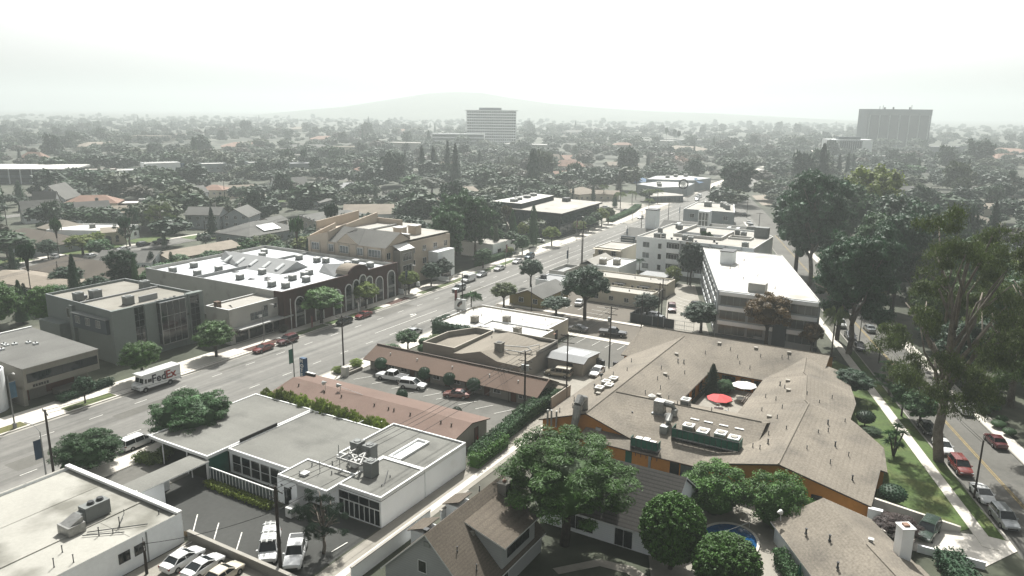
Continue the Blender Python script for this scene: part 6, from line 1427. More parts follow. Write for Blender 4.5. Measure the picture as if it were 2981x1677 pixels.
TR = [
# foreground
('tree','wispy','mid',63.0,88.75,7.3,12.6,'large dark rounded feathery tree overhanging the white modern building',1.6),
('tree','wispy','mid',50.2,92.4,5.4,9.2,'dark feathery rounded tree standing over the stained roof corner',1.5),
('tree','airy','deep',51.8,53.0,7.2,6.2,'dark narrow-leaved tree leaning over the alley side of the white modern building',1.6),
('tree','feather','bright',66.6,31.9,13.6,15.8,'huge bright green fine-leaved tree between the steep cottage and the dark tiled house',2.2),
('ball_tree','ball','bright',68.3,20.6,8.2,6.9,'clipped ball tree between the dark tiled house and the round pool',1.5),
('ball_tree','ball','bright',66.6,14.6,6.4,6.8,'clipped ball tree on the near side of the round pool, cut by the bottom edge',1.5),
('tree','shrub','bright',82.2,19.9,6.8,8.0,'leafy green tree against the orange wall, left of the pair by the pool',1.5),
('tree','shrub','bright',83.0,13.2,7.0,7.6,'leafy green tree against the orange wall, right of the pair by the pool',1.5),
('shrub','shrub','deep',77,25.5,3.0,5.0,'dark bush between the dark tiled house and the leafy pair of trees',None),
('shrub','shrub','dark',73,22.6,1.6,3.2,'low dark shrubs beside the white double doors of the dark tiled house',None),
('eucalyptus_tree','airy','olive',111.6,-2.5,34,22,'giant pale-limbed eucalyptus standing in the verge beside the parked red car',2.4),
('eucalyptus_tree','airy','gum',122,-16,27,19,'tall loose eucalyptus at the right edge across the street',1.6),
('eucalyptus_tree','airy','olive',140,-12,25,19,'loose olive eucalyptus behind the giant one on the far pavement',1.6),
('eucalyptus_tree','gum','dark',155.7,14.3,24.5,18,'tall dark eucalyptus right of the four-level apartment block',1.5),
('eucalyptus_tree','broad','dark',164.5,17.6,21.5,13,'slim dark eucalyptus just behind the tallest one by the apartment block',1.2),
('eucalyptus_tree','gum','dark',215.5,31.4,31,20,'great dark forked eucalyptus beyond the far corner of the apartment block',1.2),
('eucalyptus_tree','round','dark',231,38,27,17,'second dark eucalyptus in the row beyond the apartment block',None),
('eucalyptus_tree','round','dark',189.7,9.4,26,15,'dark upright eucalyptus across the street from the white sedans',1.0),
('eucalyptus_tree','round','mid',199,14.5,24,15,'dark eucalyptus right behind the upright one across the street',.9),
('tree','round','dark',128,-20,14,15,'dark round tree across the street above the clipped bushes',1.2),
('tree','round','dark',146,-6,13,13,'dark full tree across the street right of the centre line',1.0),
('tree','gum','gum',158,-2,18,13,'full green gum across the street before the upright eucalyptus',1.0),
('tree','round','deep',170,-10,14,14,'very dark tree across the street behind the full green gum',.8),
('tree','round','dark',215,12,14,12,'dark tree at the far kerb beyond the white sedans',.6),
('tree','round','deep',206,4,15,13,'blackish full tree at the far kerb',.6),
('tree','airy','sage',186,4.2,17.2,10,'grey-leaved tree across the street right of the upright eucalyptus',1.0),
('tree','round','olive',178,2.4,13,9,'olive round tree at the far kerb under the grey-leaved one',None),
('tree','broad','yellow',291.2,24.9,30,24,'tall yellow-green tree crowning the eucalyptus row under the dark tower',.5),
('tree','round','mid',262,28,25,19,'dull green tree in front of the tall yellow-green one',.5),
('tree','broad','dark',248,14,25,19,'dark tree right of the tall yellow-green one',.5),
('tree','round','dark',230,6,24,17,'dull green crown above the right-hand street bend',.5),
('tree','round','mid',205,-6,19,16,'loose tree behind the grey-leaved one at the right',.6),
('tree','round','mid',160,-14,20,18,'loose green tree at the right edge behind the giant eucalyptus',.7),
('tree','round','dark',129.8,11.0,5.4,7.4,'dense dark round tree at the east corner of the orange complex',1.2),
('tree','airy','mid',135.4,5.4,6.2,6.6,'open green tree on the verge behind the dense dark round one',1.2),
('tree','round','mid',126.2,3.0,6.4,4.4,'green verge tree between the dense round tree and the giant eucalyptus',1.2),
('tree','round','mid',122.8,.4,6.0,5.8,'leafy verge tree over the dark parked car',1.2),
('dragon_tree','spiky','mid',109.8,2.9,5.4,4.2,'spiky many-headed plant on the lawn beside the orange complex',1.5),
('shrub','topiary','dark',118.9,7.5,2.5,2.9,'dark clipped ball bush on the lawn by the orange complex',1.2),
('shrub','shrub','mid',116.4,6.2,1.2,2.8,'low leafy shrub under the clipped ball bush',None),
('palm_tree','palm','olive',124.6,7.8,2.4,2.6,'small palm on the lawn by the pavement',None),
('tree','broad','purple',86.6,1.0,2.9,5.8,'low purple-leaved tree between the ramp wall and the shingled house',1.5),
('hedge','topiary','dark',95.0,2.0,2.5,3.4,'rounded dark hedge at the head of the ramp wall',1.5),
('conifer_tree','conifer','deep',119.2,30.9,5.6,4.0,'dark conifer in the courtyard of the orange complex',1.2),
('shrub','shrub','mid',121.8,29.4,2.6,3.4,'leafy bush beside the courtyard conifer',None),
('shrub','shrub','mid',116.8,27.9,1.4,2.2,'low courtyard shrub beside the red parasol',None),
('shrub','shrub','lime',109.6,29.6,1.3,2.0,'low shrubs at the near end of the courtyard',None),
# boulevard north side
('street_tree','round','bright',74.1,116.6,7.4,7.2,'round green street tree hiding the foot of the grey office',1.2),
('street_tree','round','bright',89.1,116.4,7.2,8.2,'round street tree with a clear trunk between the grey office and the beige shop',1.2),
('street_tree','broad','dark',62.8,114.6,4.9,3.6,'thin young street tree on the lawn before the tan ribbon-window building',1.2),
('street_tree','broad','bright',116.5,116.2,8.6,11.4,'wide green street tree before the left end of the brick arches',1.0),
('street_tree','broad','lime',131.3,116.4,6.8,7.2,'yellow-green street tree before the middle brick arches',1.0),
('street_tree','broad','lime',148.2,116.9,6.6,6.2,'yellow-green street tree past the right end of the brick arches',1.0),
('shrub','shrub','brown',107.1,117.9,2.0,2.2,'small brown-green shrub at the corner of the brick building',None),
('street_tree','round','dark',158.6,117.6,6.8,6.0,'dark street tree in front of the town houses',.8),
('street_tree','round','deep',166.5,119.6,6.0,7.0,'dark spreading tree shading the pavement by the town houses',.8),
('street_tree','round','mid',185.4,118.3,6.4,6.4,'mid-green street tree before the pale stucco house',.8),
('street_tree','round','mid',210.5,119.2,6.8,5.8,'green street tree beside the blue parked jeep',.7),
('street_tree','broad','lime',230.8,119.0,7.4,7.0,'bright spreading street tree at the near corner of the black office',.8),
('street_tree','broad','yellow',205.9,121.4,3.4,3.6,'small yellow-green tree behind the parked jeep',None),
('street_tree','broad','yellow',257.5,121.2,5.8,6.6,'yellow-green street tree first in the row along the black office',.7),
('street_tree','broad','mid',267,121.8,6.8,6.4,'green street tree second in the row along the black office',.6),
('street_tree','broad','mid',275,122.5,7.2,6.4,'green street tree third in the row along the black office',.6),
('street_tree','broad','yellow',283,123.2,8.0,6.6,'tall olive street tree fourth in the row along the black office',.6),
('street_tree','broad','olive',291.5,124,7.6,6.8,'last street tree of the row by the office car park',.6),
('eucalyptus_tree','gum','mid',182,127.6,17,11,'tall eucalyptus at the end wall of the town houses',.8),
('eucalyptus_tree','gum','mid',188,132.8,18,12,'eucalyptus with pale trunks second in the street grove',.8),
('eucalyptus_tree','gum','mid',198.4,137,20.5,13,'tallest eucalyptus of the street grove beside the black office',.8),
('eucalyptus_tree','gum','mid',204.6,139,16,12,'rear eucalyptus of the street grove',.6),
('eucalyptus_tree','gum','mid',196.4,128.4,19.6,14,'broad front eucalyptus of the street grove',.8),
('eucalyptus_tree','gum','dark',217.1,136.6,16,12,'darker eucalyptus between the street grove and the black office',.6),
('conifer_tree','column','mid',225.8,123.6,14.4,4.6,'narrow dark conifer in front of the black office',.8),
('tree','broad','yellow',231.4,130.9,7.6,5.2,'yellow-green tree at the left foot of the black office',None),
('tree','round','dark',236.2,138.8,5.6,4.6,'small dark tree behind the yellow-green one by the black office',None),
('tree','round','dark',241.4,160,9.4,8.7,'dark leafy tree at the far left corner of the black office',None),
# south side
('palm_tree','palm','mid',137.6,90.9,7.0,6.2,'feather palm beside the rainbow pylon sign',1.0),
('magnolia_tree','broad','olive',150.6,90.2,6.4,7.4,'open-crowned tree before the yellow clapboard house',.9),
('street_tree','broad','dark',171.9,94.6,8.2,7.6,'dark street tree by the boulevard kerb beyond the yellow house',.8),
('street_tree','broad','dark',151.4,69.2,12.8,12.4,'big dark street tree on the cross street in front of the bungalow rows',1.0),
('street_tree','broad','dark',149.9,75.8,4.8,8.0,'low spreading dark tree left of the big dark street tree',.8),
('street_tree','broad','deep',159.7,57.6,6.0,7.2,'dark flat tree behind the screened fence',.8),
('tree','round','dark',154.6,43.4,7.0,9.6,'dark leafy tree in front of the balconies of the four-level apartments',.9),
('tree','broad','rust',150.6,29.0,12.4,10.8,'rust-tinged tree against the near end of the four-level apartments',1.0),
('tree','broad','rust',151.0,20.6,7.0,5.2,'small rust-tinged tree at the right corner of the four-level apartments',.8),
('tree','round','deep',197.9,59.4,12.4,8.4,'dark tree with a rusty top between the two apartment blocks',.7),
('tree','broad','rust',198.6,60.4,12.9,4.4,'rusty upper crown between the two apartment blocks',.6),
('tree','shrub','yellow',197.2,64.0,5.6,5.0,'yellow-green bush before the three-storey white apartments',.7),
('palm_tree','palm','mid',223,63,13.0,6.0,'palm rising from the light court of the three-storey apartments',.8),
('palm_tree','palm','olive',147.6,16.4,12.6,6.2,'drooping palm at the near right corner of the huge white roof',.9),
('palm_tree','palm','dark',205,76.8,5.0,4.4,'low dark palm beside the three-storey white apartments',None),
# motel topiary
('topiary_ball','topiary','dark',98.6,84.4,2.9,2.5,'clipped ball bush by the motel wing, furthest from the pole with transformers',1.0),
('topiary_ball','topiary','dark',98.6,74.8,2.9,2.3,'clipped ball bush by the motel wing behind the white crossover',1.0),
('topiary_ball','topiary','dark',98.6,69.6,2.9,2.3,'clipped ball bush by the motel wing behind the rose coupe',1.0),
('topiary_ball','topiary','dark',98.4,64.6,3.0,2.5,'clipped ball bush by the motel wing nearest the transformer pole',1.0),
('topiary_ball','topiary','dark',88.9,72.0,2.6,2.0,'clipped ball bush alone in the middle of the motel court',1.0),
('topiary_ball','topiary','dark',88.7,61.3,2.0,1.7,'clipped ball bush beside the half-hidden cream car',1.0),
('hedge','shrub','lime',98.4,90.0,2.0,2.6,'light green hedge block at the boulevard end of the motel wing',None),
('shrub','shrub','lime',94.6,90.8,1.4,2.6,'light green shrub at the foot of the tall black pole',None),
('shrub','shrub','mid',107,88.8,2.6,4.6,'leafy shrub beyond the boulevard end of the motel wing',None),
('tree','broad','mid',111.4,88.4,4.4,5.2,'small green tree half hiding the silver car at the kerb',None),
('shrub','shrub','olive',117.4,85.4,2.4,5.6,'grey-green bushes between the tan roof court and the white roof',None),
('shrub','topiary','mid',110.8,84.2,2.2,2.4,'clipped bush by the little garden path',None),
('shrub','topiary','mid',114.6,87.0,2.0,2.2,'second clipped bush nearer the kerb',None),
('hedge','shrub','dark',122.6,88.0,3.2,3.6,'dark hedge at the corner of the vine-covered white roof',None),
# left, behind the buildings
('tree','round','bright',74,163,12.2,10.8,'big lush green tree at the left edge behind the grey office',1.0),
('tree','round','bright',80.4,157.4,10.8,8.6,'lush green tree between the left edge and the grey office',.9),
('tree','round','dark',104.5,192,6.4,9,'dark tree behind the wooden pole left of centre',None),
('tree','broad','yellow',133.5,234.4,7.0,11.8,'spreading yellow-green street tree in front of the white Spanish house',.6),
('tree','round','lime',143.4,243,5.6,5.6,'round light green tree by the corner of the white Spanish house',.5),
('tree','round','dark',123.8,236,6.4,7,'dark street tree over the white driveway',.5),
('tree','broad','sage',119,250,4.6,7,'sage-green low tree at the left edge of the white driveway',.4),
('tree','airy','dark',150.9,236.6,13,9.8,'tall dark eucalyptus left of the pair by the residential street',.6),
('tree','airy','olive',163,236.8,13.4,11.4,'tall olive gum right of the pair by the residential street',.6),
('conifer_tree','column','deep',130.9,196,5.6,3.6,'dark clipped conifer beside the grey gable house',None),
('tree','round','mid',136,190.6,4.6,7.6,'green tree bank behind the left parapet of the brick building',None),
('tree','round','mid',146,189.6,4.4,7.2,'green tree bank behind the far parapet of the brick building',None),
('tree','round','dark',176.6,316,7.4,10.8,'dark clump before the white gabled cottage',None),
('tree','bare','purple',161.8,309,7.6,8.6,'bare purplish tree before the pale gabled house',.5),
('conifer_tree','conifer','dark',190.9,382,11,8.6,'broad conifer left of the blue-grey storybook house',None),
('tree','round','dark',231,393,14,17.5,'large dark tree before the white-roofed grandstand',None),
('tree','broad','mid',249.6,367,10.8,19.4,'wide green oak right of the dark tree by the grandstand',None),
('conifer_tree','round','dark',468.5,609.6,21.4,18.6,'big dark egg-shaped tree on the hazy left slope',None),
('tree','round','deep',355.7,435,8.2,10,'dark round tree before the grey modern offices',None),
('tree','round','dark',385.6,460,10,15,'dark wide tree behind the grey modern offices',None),
('tree','round','dark',346,391.4,14.4,11.8,'dark round tree left of the blank apartment slab',None),
('tree','round','dark',354,383,14.2,12.4,'dark round tree close beside the blank apartment slab',None),
('conifer_tree','round','dark',385,382.4,14.6,11,'dark dome tree right of the blank apartment slab',None),
('tree','round','mid',462,437.4,16.2,10,'tall rounded tree rising left of the conifer group',None),
('palm_tree','fanpalm','dark',393.3,401.9,15.8,4.8,'tall fan palm above the blank apartment slab',None),
('conifer_tree','conifer','deep',429.6,339.9,17.4,5.8,'slim conifer at the left end of the conifer group',None),
('conifer_tree','conifer','deep',402.2,304.4,22.6,10,'second conifer of the group before the white tower',None),
('conifer_tree','conifer','deep',413.2,303.4,22.2,8,'third conifer of the group before the white tower',None),
('conifer_tree','conifer','deep',412.4,291,26.2,8.6,'fourth conifer of the group before the white tower',None),
('conifer_tree','conifer','deep',368.3,254.4,26.6,9.4,'tallest conifer of the group before the white tower, on a bare trunk',None),
('conifer_tree','round','deep',549.7,371,19,11.6,'dark dome tree behind the conifer group',None),
('conifer_tree','conifer','dark',779.8,686.8,21.8,6.2,'lone hazy spire left of the hospital wing',None),
('conifer_tree','conifer','dark',727.7,571.5,18.4,11,'hazy conifer left of the hospital wing',None),
('conifer_tree','conifer','dark',744.9,553,21,12,'hazy conifer pair before the hospital wing, left one',None),
('conifer_tree','conifer','dark',752.2,545.1,18.6,7,'hazy conifer pair before the hospital wing, right one',None),
('conifer_tree','conifer','dark',1193.7,871,19,8.6,'very hazy spire above the hospital wing',None),
('conifer_tree','conifer','dark',1263.8,1096,29,9.6,'very hazy tall spire far left of the white tower',None),
('tree','broad','mid',334.3,260,11.2,14.4,'bright round tree left of the lawn under the conifers',None),
('tree','broad','sage',336.3,247.8,10.4,19.6,'wide sage-coloured tree on the lawn under the conifers',None),
('conifer_tree','column','deep',379.2,208.5,25,11.4,'great conical conifer standing alone right of centre',.5),
('conifer_tree','column','deep',358.2,172.8,7,2.6,'small columnar cypress left of the hip-roofed hall',None),
('conifer_tree','column','deep',355.4,160,9.8,3.2,'columnar cypress right of the hip-roofed hall',None),
('conifer_tree','column','dark',344.8,143.5,6.8,3.6,'dark cone-shaped tree among the palms',None),
('palm_tree','palm','olive',342.3,139.6,9.2,8,'feather palm first from the left in the car-park palm row',.6),
('palm_tree','palm','olive',362.7,141.6,7.6,6.2,'thin feather palm second in the car-park palm row',.6),
('palm_tree','palm','olive',367.9,134.3,8.8,8.2,'feather palm third in the car-park palm row',.6),
('palm_tree','palm','olive',371.4,131.2,8.8,7,'feather palm last in the car-park palm row',.6),
('palm_tree','palm','olive',367.7,159.5,9.8,7.4,'feather palm standing behind the car-park palm row',.6),
('palm_tree','palm','olive',345,126,6.4,6.4,'lower feather palm beside the boulevard pavement',.6),
('palm_tree','palm','olive',219,313.8,8,7.4,'drooping palm above the left-hand gardens',None),
('palm_tree','fanpalm','dark',1015,351,23.2,5,'tall hazy fan palm right of the white tower, nearest the shed row',None),
('palm_tree','fanpalm','dark',1023,342.7,21,5,'second tall hazy fan palm by the shed row',None),
('palm_tree','fanpalm','dark',964.6,316.9,20.5,4.8,'third tall hazy fan palm by the shed row',None),
('eucalyptus_tree','airy','brown',557.5,175,16.6,30,'brownish spreading gum beyond the shop row',None),
('eucalyptus_tree','airy','brown',586,207,10,21,'low brownish gum left of the spreading one',None),
('eucalyptus_tree','airy','brown',521.8,237,7.6,18,'brown-green spreading tree before the long brown house',None),
('eucalyptus_tree','airy','sage',459,271.7,14,17.2,'grey open tree behind the conical conifer',None),
('eucalyptus_tree','gum','dark',394.5,97.1,22,20,'great dark eucalyptus at the bend of the boulevard',.5),
('eucalyptus_tree','gum','dark',413,104,19,14,'dark eucalyptus close behind the great one at the bend',.4),
('conifer_tree','conifer','deep',502.3,73,28,13.4,'big dark pointed conifer under the white mid-rise',.4),
('conifer_tree','column','deep',498,79,16.6,4.4,'slim cypress just left of the big pointed conifer',None),
('conifer_tree','column','deep',501.2,86,11.2,5.6,'short cypress cluster left of the big pointed conifer',None),
('conifer_tree','conifer','deep',588,74.3,18.2,7.4,'first dark conifer right of the big pointed one',None),
('conifer_tree','conifer','deep',590.6,69,19,6.6,'second dark conifer right of the big pointed one',None),
('conifer_tree','conifer','deep',637.5,71,16.2,7,'third dark conifer right of the big pointed one',None),
('eucalyptus_tree','gum','dark',761,-13.8,26.4,28.4,'big hazy eucalyptus right of the dark tower',None),
('conifer_tree','conifer','dark',568.7,-5,18.4,8,'dark conifer below the hazy eucalyptus at the right',None),
('tree','round','deep',427.5,-3,12.6,14.2,'dense dark round tree before the pale flat-pitched house',None),
('tree','round','deep',605.6,9,10.8,20,'dark wide tree right of the yellow-green crown',None),
('cedar_tree','broad','deep',954,43.3,12.4,22,'flat dark cedar at the foot of the dark tower',None),
('tree','airy','dark',488.8,-26.5,17.4,12,'dark open tree near the right edge',None),
('tree','broad','deep',455.2,-20,14.2,14.2,'dark layered tree by the right edge',None),
('tree','round','deep',574.7,-13,13,13,'dark round tree below the conifer at the right',None),
('conifer_tree','conifer','dark',766,19.8,13.6,5,'small hazy spire below the dark tower',None),
('tree','broad','mid',601.5,28,12.6,20,'green spreading tree right of the yellow-green crown',None),
('tree','bare','olive',487.9,20,8.4,14,'thin olive tree in front of the grey weatherboard house',None),
]
for nm, kd, tn, x, y, h, w, lab, lv in TR:
    tree(nm, kd, tn, x, y, h, w, lab, lv, cat={'shrub':'shrub','hedge':'hedge','topiary_ball':'topiary'}.get(nm, 'tree'))
# bamboo in the slot beside the white modern building
for k in range(16):
    y = 63.6+1.56*k
    nmz = ('nearest the skylit roof block','second from the skylit roof block','third from the skylit roof block','fourth from the skylit roof block','fifth from the skylit roof block','sixth from the skylit roof block','seventh from the skylit roof block','eighth from the skylit roof block',
           'eighth from the boulevard end','seventh from the boulevard end','sixth from the boulevard end','fifth from the boulevard end','fourth from the boulevard end','third from the boulevard end','second from the boulevard end','nearest the boulevard end')[k]
    tree('bamboo_clump', 'wispy', 'lime' if k % 3 else 'yellow', 75.0+random.uniform(-.3,.3), y, random.uniform(3.9,5.4), random.uniform(2.2,3.1), 'bamboo clump in the slot behind the white wall, '+nmz, .35, 'bamboo behind the white wall', 'bamboo')
t = thing('timber_screen', 'row of white rafters bridging the bamboo slot', 'pergola', 74, 64); b = MB()
for k in range(9): b.box(73.9,76.1,65.2+2.4*k,65.3+2.4*k,3.3,3.42)
b.build('rafters', M['trim_white'], t)
def hedge(name, label, pts, w, h, tone):
    t = thing(name, label, 'hedge', pts[0][0], pts[0][1]); rng = np.random.default_rng(int(pts[0][0])); C = []; P = [np.array(p, float) for p in pts]; core = MB()
    for p, q in zip(P, P[1:]):
        L_ = np.linalg.norm(q-p); d = (q-p)/L_; n_ = np.array([-d[1], d[0]])
        core.prism([tuple(p-n_*w*.42), tuple(q-n_*w*.42), tuple(q+n_*w*.42), tuple(p+n_*w*.42)], 0, h*.92)
        for s in np.arange(0, L_, .45):
            for o in (-.45,-.15,.15,.45):
                for z in (.25,.6,.95):
                    if abs(o) > .4 or z > .9: c = p+d*(s+rng.uniform(-.2,.2))+n_*w*o; C.append((c[0]-pts[0][0], c[1]-pts[0][1], h*z*rng.uniform(.9,1.05)))
    V, F = clump_leaves(np.array(C), np.full(len(C), .38), 26, .24, rng, .6, .4, .8)
    o = bpy.data.objects.new('leaves', np_mesh('leaves', V, F, M['leaf_'+tone])); o.parent = t; link(o); core.build('inner_growth', M['leaf_'+tone], t)
hedge('hedge', 'clipped green hedge between the motel court and the alley', [(78,51.0),(86,51.6),(95,52.6),(104,52.2)], 1.9, 1.9, 'mid')
hedge('hedge', 'rough lighter hedge along the alley end of the white modern building', [(76.6,50.2),(80.6,50.4),(84.6,50.4)], 1.6, 1.8, 'bright')
hedge('hedge', 'dark clipped hedge beside the driveway in the bottom right corner', [(84.6,-4.0),(79,-6.2),(72,-8.8)], 2.6, 1.6, 'dark')
hedge('hedge', 'dark ivy hedge along the eave of the bottom right house', [(70.6,8.4),(75.6,11.4)], 1.0, 1.7, 'mid')
hedge('vine_hedge', 'dark vines draped over the front edge of the bright white roof', [(121.4,66.5),(121.4,89.4),(127,89.8)], 1.2, 3.5, 'dark')
hedge('hedge', 'tall dark hedge in the gardens behind the white Spanish house', [(160,276),(176,284),(184,284)], 5, 3.6, 'dark')
hedge('hedge', 'green bank of shrubs behind the brick building', [(126,182),(140,180),(152,178)], 4, 3.0, 'dark')
hedge('hedge', 'dark shrub bank between the grey office annex and the tan duplex', [(97,170),(104,176),(108,186)], 4, 3.2, 'dark')
hedge('hedge', 'garden planting at the foot of the white-barred screen fence', [(55.3,65),(55.3,76)], .7, .6, 'yellow')
hedge('hedge', 'shrub bed between the tan ribbon-window building and its path', [(61,118.4),(70,119.4)], 1.6, 1.1, 'dark')
hedge('hedge', 'low planting in the forecourt bed before the white modern building', [(55.2,89.6),(55.6,86.6),(59.5,88.6)], 1.6, .9, 'olive')
hedge('hedge', 'shrub border in front of the pale stucco house', [(187,121.6),(208,122.4)], 2.2, 1.6, 'mid')
hedge('hedge', 'dark green shrubs at the boulevard edge of the office car park', [(296,125.4),(330,129),(352,134)], 3, 1.6, 'mid')
for x, y, w, lab in ((126.5,-11.2,2.0,'round clipped bush on the far verge nearest the maroon car'),(129,-9.9,2.2,'round clipped bush on the far verge, second from the maroon car'),(131.6,-10.4,1.8,'small round bush by the white driveway across the street'),(134.2,-8.2,2.2,'round clipped bush behind the white hatchback'),(136.4,-9.6,2.0,'round clipped bush nearest the white driveway across the street')):
    tree('shrub','topiary','mid',x,y,1.2,w,lab,.7,cat='shrub')
for k, (x, y, lab) in enumerate(((46.55,68.0,'reddish shrub in the corner by the stained roof building'),(46.6,64.5,'reddish-brown round shrub against the lot wall, second from the building'),(46.6,61.1,'reddish shrub against the lot wall, third from the building'),(46.6,57.8,'reddish shrub against the lot wall beside the ladder van'),(46.5,55.0,'reddish shrub at the foot of the dark pole'))):
    tree('shrub','shrub','rust',x,y,.8,1.1,lab,.5,cat='shrub')
# ------------------------------------------------------------------ the rest of the urban forest
rnd = random.Random(21)
BL = [(cx, cy, .52*max(L_, W_)+2) for _, cx, cy, L_, W_, *_r in HS]+[(152,258,13),(205,308,11),(327,464,20),(349,449,16),(368,433,12),(302,470,13),(430,552,18),(288,482,16),(388,396,12)]
FRONT = 9
def blocked(x, y, w):
    for a, b_, r in BL:
        d = math.hypot(a, b_); ux, uy = -a/d, -b_/d; s = max(0, min(FRONT*d/300, (x-a)*ux+(y-b_)*uy))
        if (x-a-ux*s)**2+(y-b_-uy*s)**2 < (r*(1 if s == 0 else .75)+w*.32)**2: return True
    if x > -50 and 86+off(x) < y < 121+off(x): return True
    sy = -9.8+.354*(x-93)
    if sy-14 < y < sy+3.6 and x < 460: return True
    if y < 122+off(x) and y > sy and x < 350: return True
    ry = 224.2+(x-20)*.0236
    if ry-1 < y < ry+11.5 and x < 420: return True
    if 245 < x < 298 and 120 < y < 162: return True
    if 294 < x < 372 and 114 < y < 168: return True
    if 386 < x < 476 and 118 < y < 168: return True
    if 54 < x < 150 and 118 < y < 168: return True
    if 145 < x < 194 and 120 < y < 160: return True
    if 95 < x < 122 and 176 < y < 216: return True
    q = Vector((x, y))-Vector((258.5, 458)); s, o = q.dot(Vector((-.6,.8))), q.dot(Vector((.8,.6)))
    return -8 < s < 100 and -75 < o < 26
def in_view(x, y, h):
    a = math.degrees(math.atan2(y, x))-30.3
    return abs(a) < 36.5
def overlap(x, y, w): return any((x-a)**2+(y-b_)**2 < (.40*(w+c))**2 for a, b_, c in TREES)
KINDS = [('round','tree',.48),('broad','tree',.30),('gum','eucalyptus_tree',.06),('airy','eucalyptus_tree',.07),('conifer','conifer_tree',.03),('column','conifer_tree',.03),('fanpalm','palm_tree',.03)]
TONES = [('dark','dark green'),('mid','mid-green'),('olive','olive'),('deep','blackish'),('sage','greyish'),('yellow','yellow-green'),('brown','brownish'),('teal','blue-green')]
SH = {'round':'round','broad':'spreading','gum':'tall loose','airy':'feathery','conifer':'pointed','column':'narrow','fanpalm':'fan'}
USED = set()
def rel(x, y, lx, ly):
    a, l = math.atan2(y, x), math.atan2(ly, lx); d, ld = math.hypot(x, y), math.hypot(lx, ly)
    side = a-l
    if abs(side)*d > abs(d-ld)*.8: return 'left of' if side > 0 else 'right of'
    return 'behind' if d > ld else 'in front of'
def auto_label(sh, tone, noun, h, x, y):
    near = sorted(LM, key=lambda q: (q[1]-x)**2+(q[2]-y)**2)[:8]
    for size in ('', 'small ' if h < 7 else 'big ' if h > 11 else 'middling '):
        for ph, lx, ly in near:
            l = f'{size}{sh} {tone} {noun} {rel(x, y, lx, ly)} {ph}'
            if l not in USED and len(l.split()) <= 16: USED.add(l); return l
    k = 2
    while True:
        ph, lx, ly = near[0]; o = ('second','third','fourth','fifth','sixth','seventh','eighth','ninth','tenth')[min(k-2,8)]
        l = f'{o} {sh} {tone} {noun} {rel(x, y, lx, ly)} {ph}'
        if l not in USED or k > 10: USED.add(l); return l
        k += 1
def pick():
    q = rnd.random()
    for kd, nm, p in KINDS:
        if q < p: return kd, nm
        q -= p
    return KINDS[0][:2]
COUNT = 0; far = []
cells = []
# individual trees: nearest first
cand = []
for _ in range(9000):
    a = R(30.3+rnd.uniform(-36,36)); d = 165*math.exp(rnd.random()*1.22)
    cand.append((d, d*math.cos(a), d*math.sin(a)))
cand.sort()
for d, x, y in cand:
    if COUNT >= 112: break
    kd, nm = pick(); h = {'round':rnd.uniform(5,9.5),'broad':rnd.uniform(5,9),'gum':rnd.uniform(8,13),'airy':rnd.uniform(6,10),'conifer':rnd.uniform(7,14),'column':rnd.uniform(6,11),'fanpalm':rnd.uniform(11,16)}[kd]
    w = h*{'round':1.15,'broad':1.4,'gum':.8,'airy':1.0,'conifer':.45,'column':.3,'fanpalm':.3}[kd]*rnd.uniform(.85,1.15)
    if blocked(x, y, w) or overlap(x, y, w): continue
    tn, tw = TONES[min(int(abs(rnd.gauss(0, 2.4))), 7)]
    tree(nm, kd, tn, x, y, h, w, auto_label(SH[kd], tw, {'palm_tree':'palm','conifer_tree':'conifer','eucalyptus_tree':'gum tree'}.get(nm, 'tree'), h, x, y), None if d < 380 else .10)
    COUNT += 1; DLAST = d
# everything further off reads as one wood: one object of leaf clumps
rng = np.random.default_rng(5); base = {}
for kd in ('round','broad','gum','conifer'):
    me = crown(kd, 91+hash_(kd), .022 if kd != 'conifer' else .05); n = len(me.vertices); co = np.empty(n*3, np.float32); me.vertices.foreach_get('co', co)
    F = np.empty(len(me.loops), np.int32); me.loops.foreach_get('vertex_index', F); base[kd] = (co.reshape(-1,3), F.reshape(-1,4)); bpy.data.meshes.remove(me)
groups = {k: [] for k in ('dark','mid','olive','brown')}
tot = 0; d0 = DLAST*.92
for _ in range(40000):
    a = R(30.3+rnd.uniform(-36,36)); d = d0*math.exp(rnd.random()**.8*math.log(3400/d0)); x, y = d*math.cos(a), d*math.sin(a)
    kd = rnd.choices(('round','broad','gum','conifer'), (6,5,.9,.25))[0]; h = {'round':rnd.uniform(5,10.5),'broad':rnd.uniform(5,10),'gum':rnd.uniform(8,15),'conifer':rnd.uniform(8,15)}[kd]*(1 if d < 900 else 1.15)*rnd.choice((.7,.85,1,1,1.15,1.5))
    w = h*{'round':1.2,'broad':1.5,'gum':.85,'conifer':.45}[kd]
    if (d < 620 and (blocked(x, y, w) or overlap(x, y, w))) or rnd.random() < .04: continue
    if math.sin(x*.012)+math.sin(y*.017+1.3)+math.sin((x+y)*.006) > 2.1: continue
    V, F = base[kd]; c, s = math.cos(a*77+d), math.sin(a*77+d)
    V2 = np.stack([(V[:,0]*c-V[:,1]*s)*w+x, (V[:,0]*s+V[:,1]*c)*w+y, V[:,2]*h], 1)
    q_ = math.sin(x*.021+1)*math.sin(y*.026)+.5*math.sin(x*.05-y*.04); groups[rnd.choices(('dark','mid','olive','brown'), (7,3,1,.5) if q_ > .1 else (2,7,3,1))[0]].append((V2, F)); tot += 1
    if tot >= 5600: break
mats_, parts_, mi = [], [], []
for i, (k, g) in enumerate(groups.items()):
    mats_.append(M['woods_'+k]); parts_ += g; mi += [i]*sum(len(f) for _, f in g)
V, F = merge(parts_); me = np_mesh('distant_woods', V, F, mats_[0])
for m in mats_[1:]: me.materials.append(m)
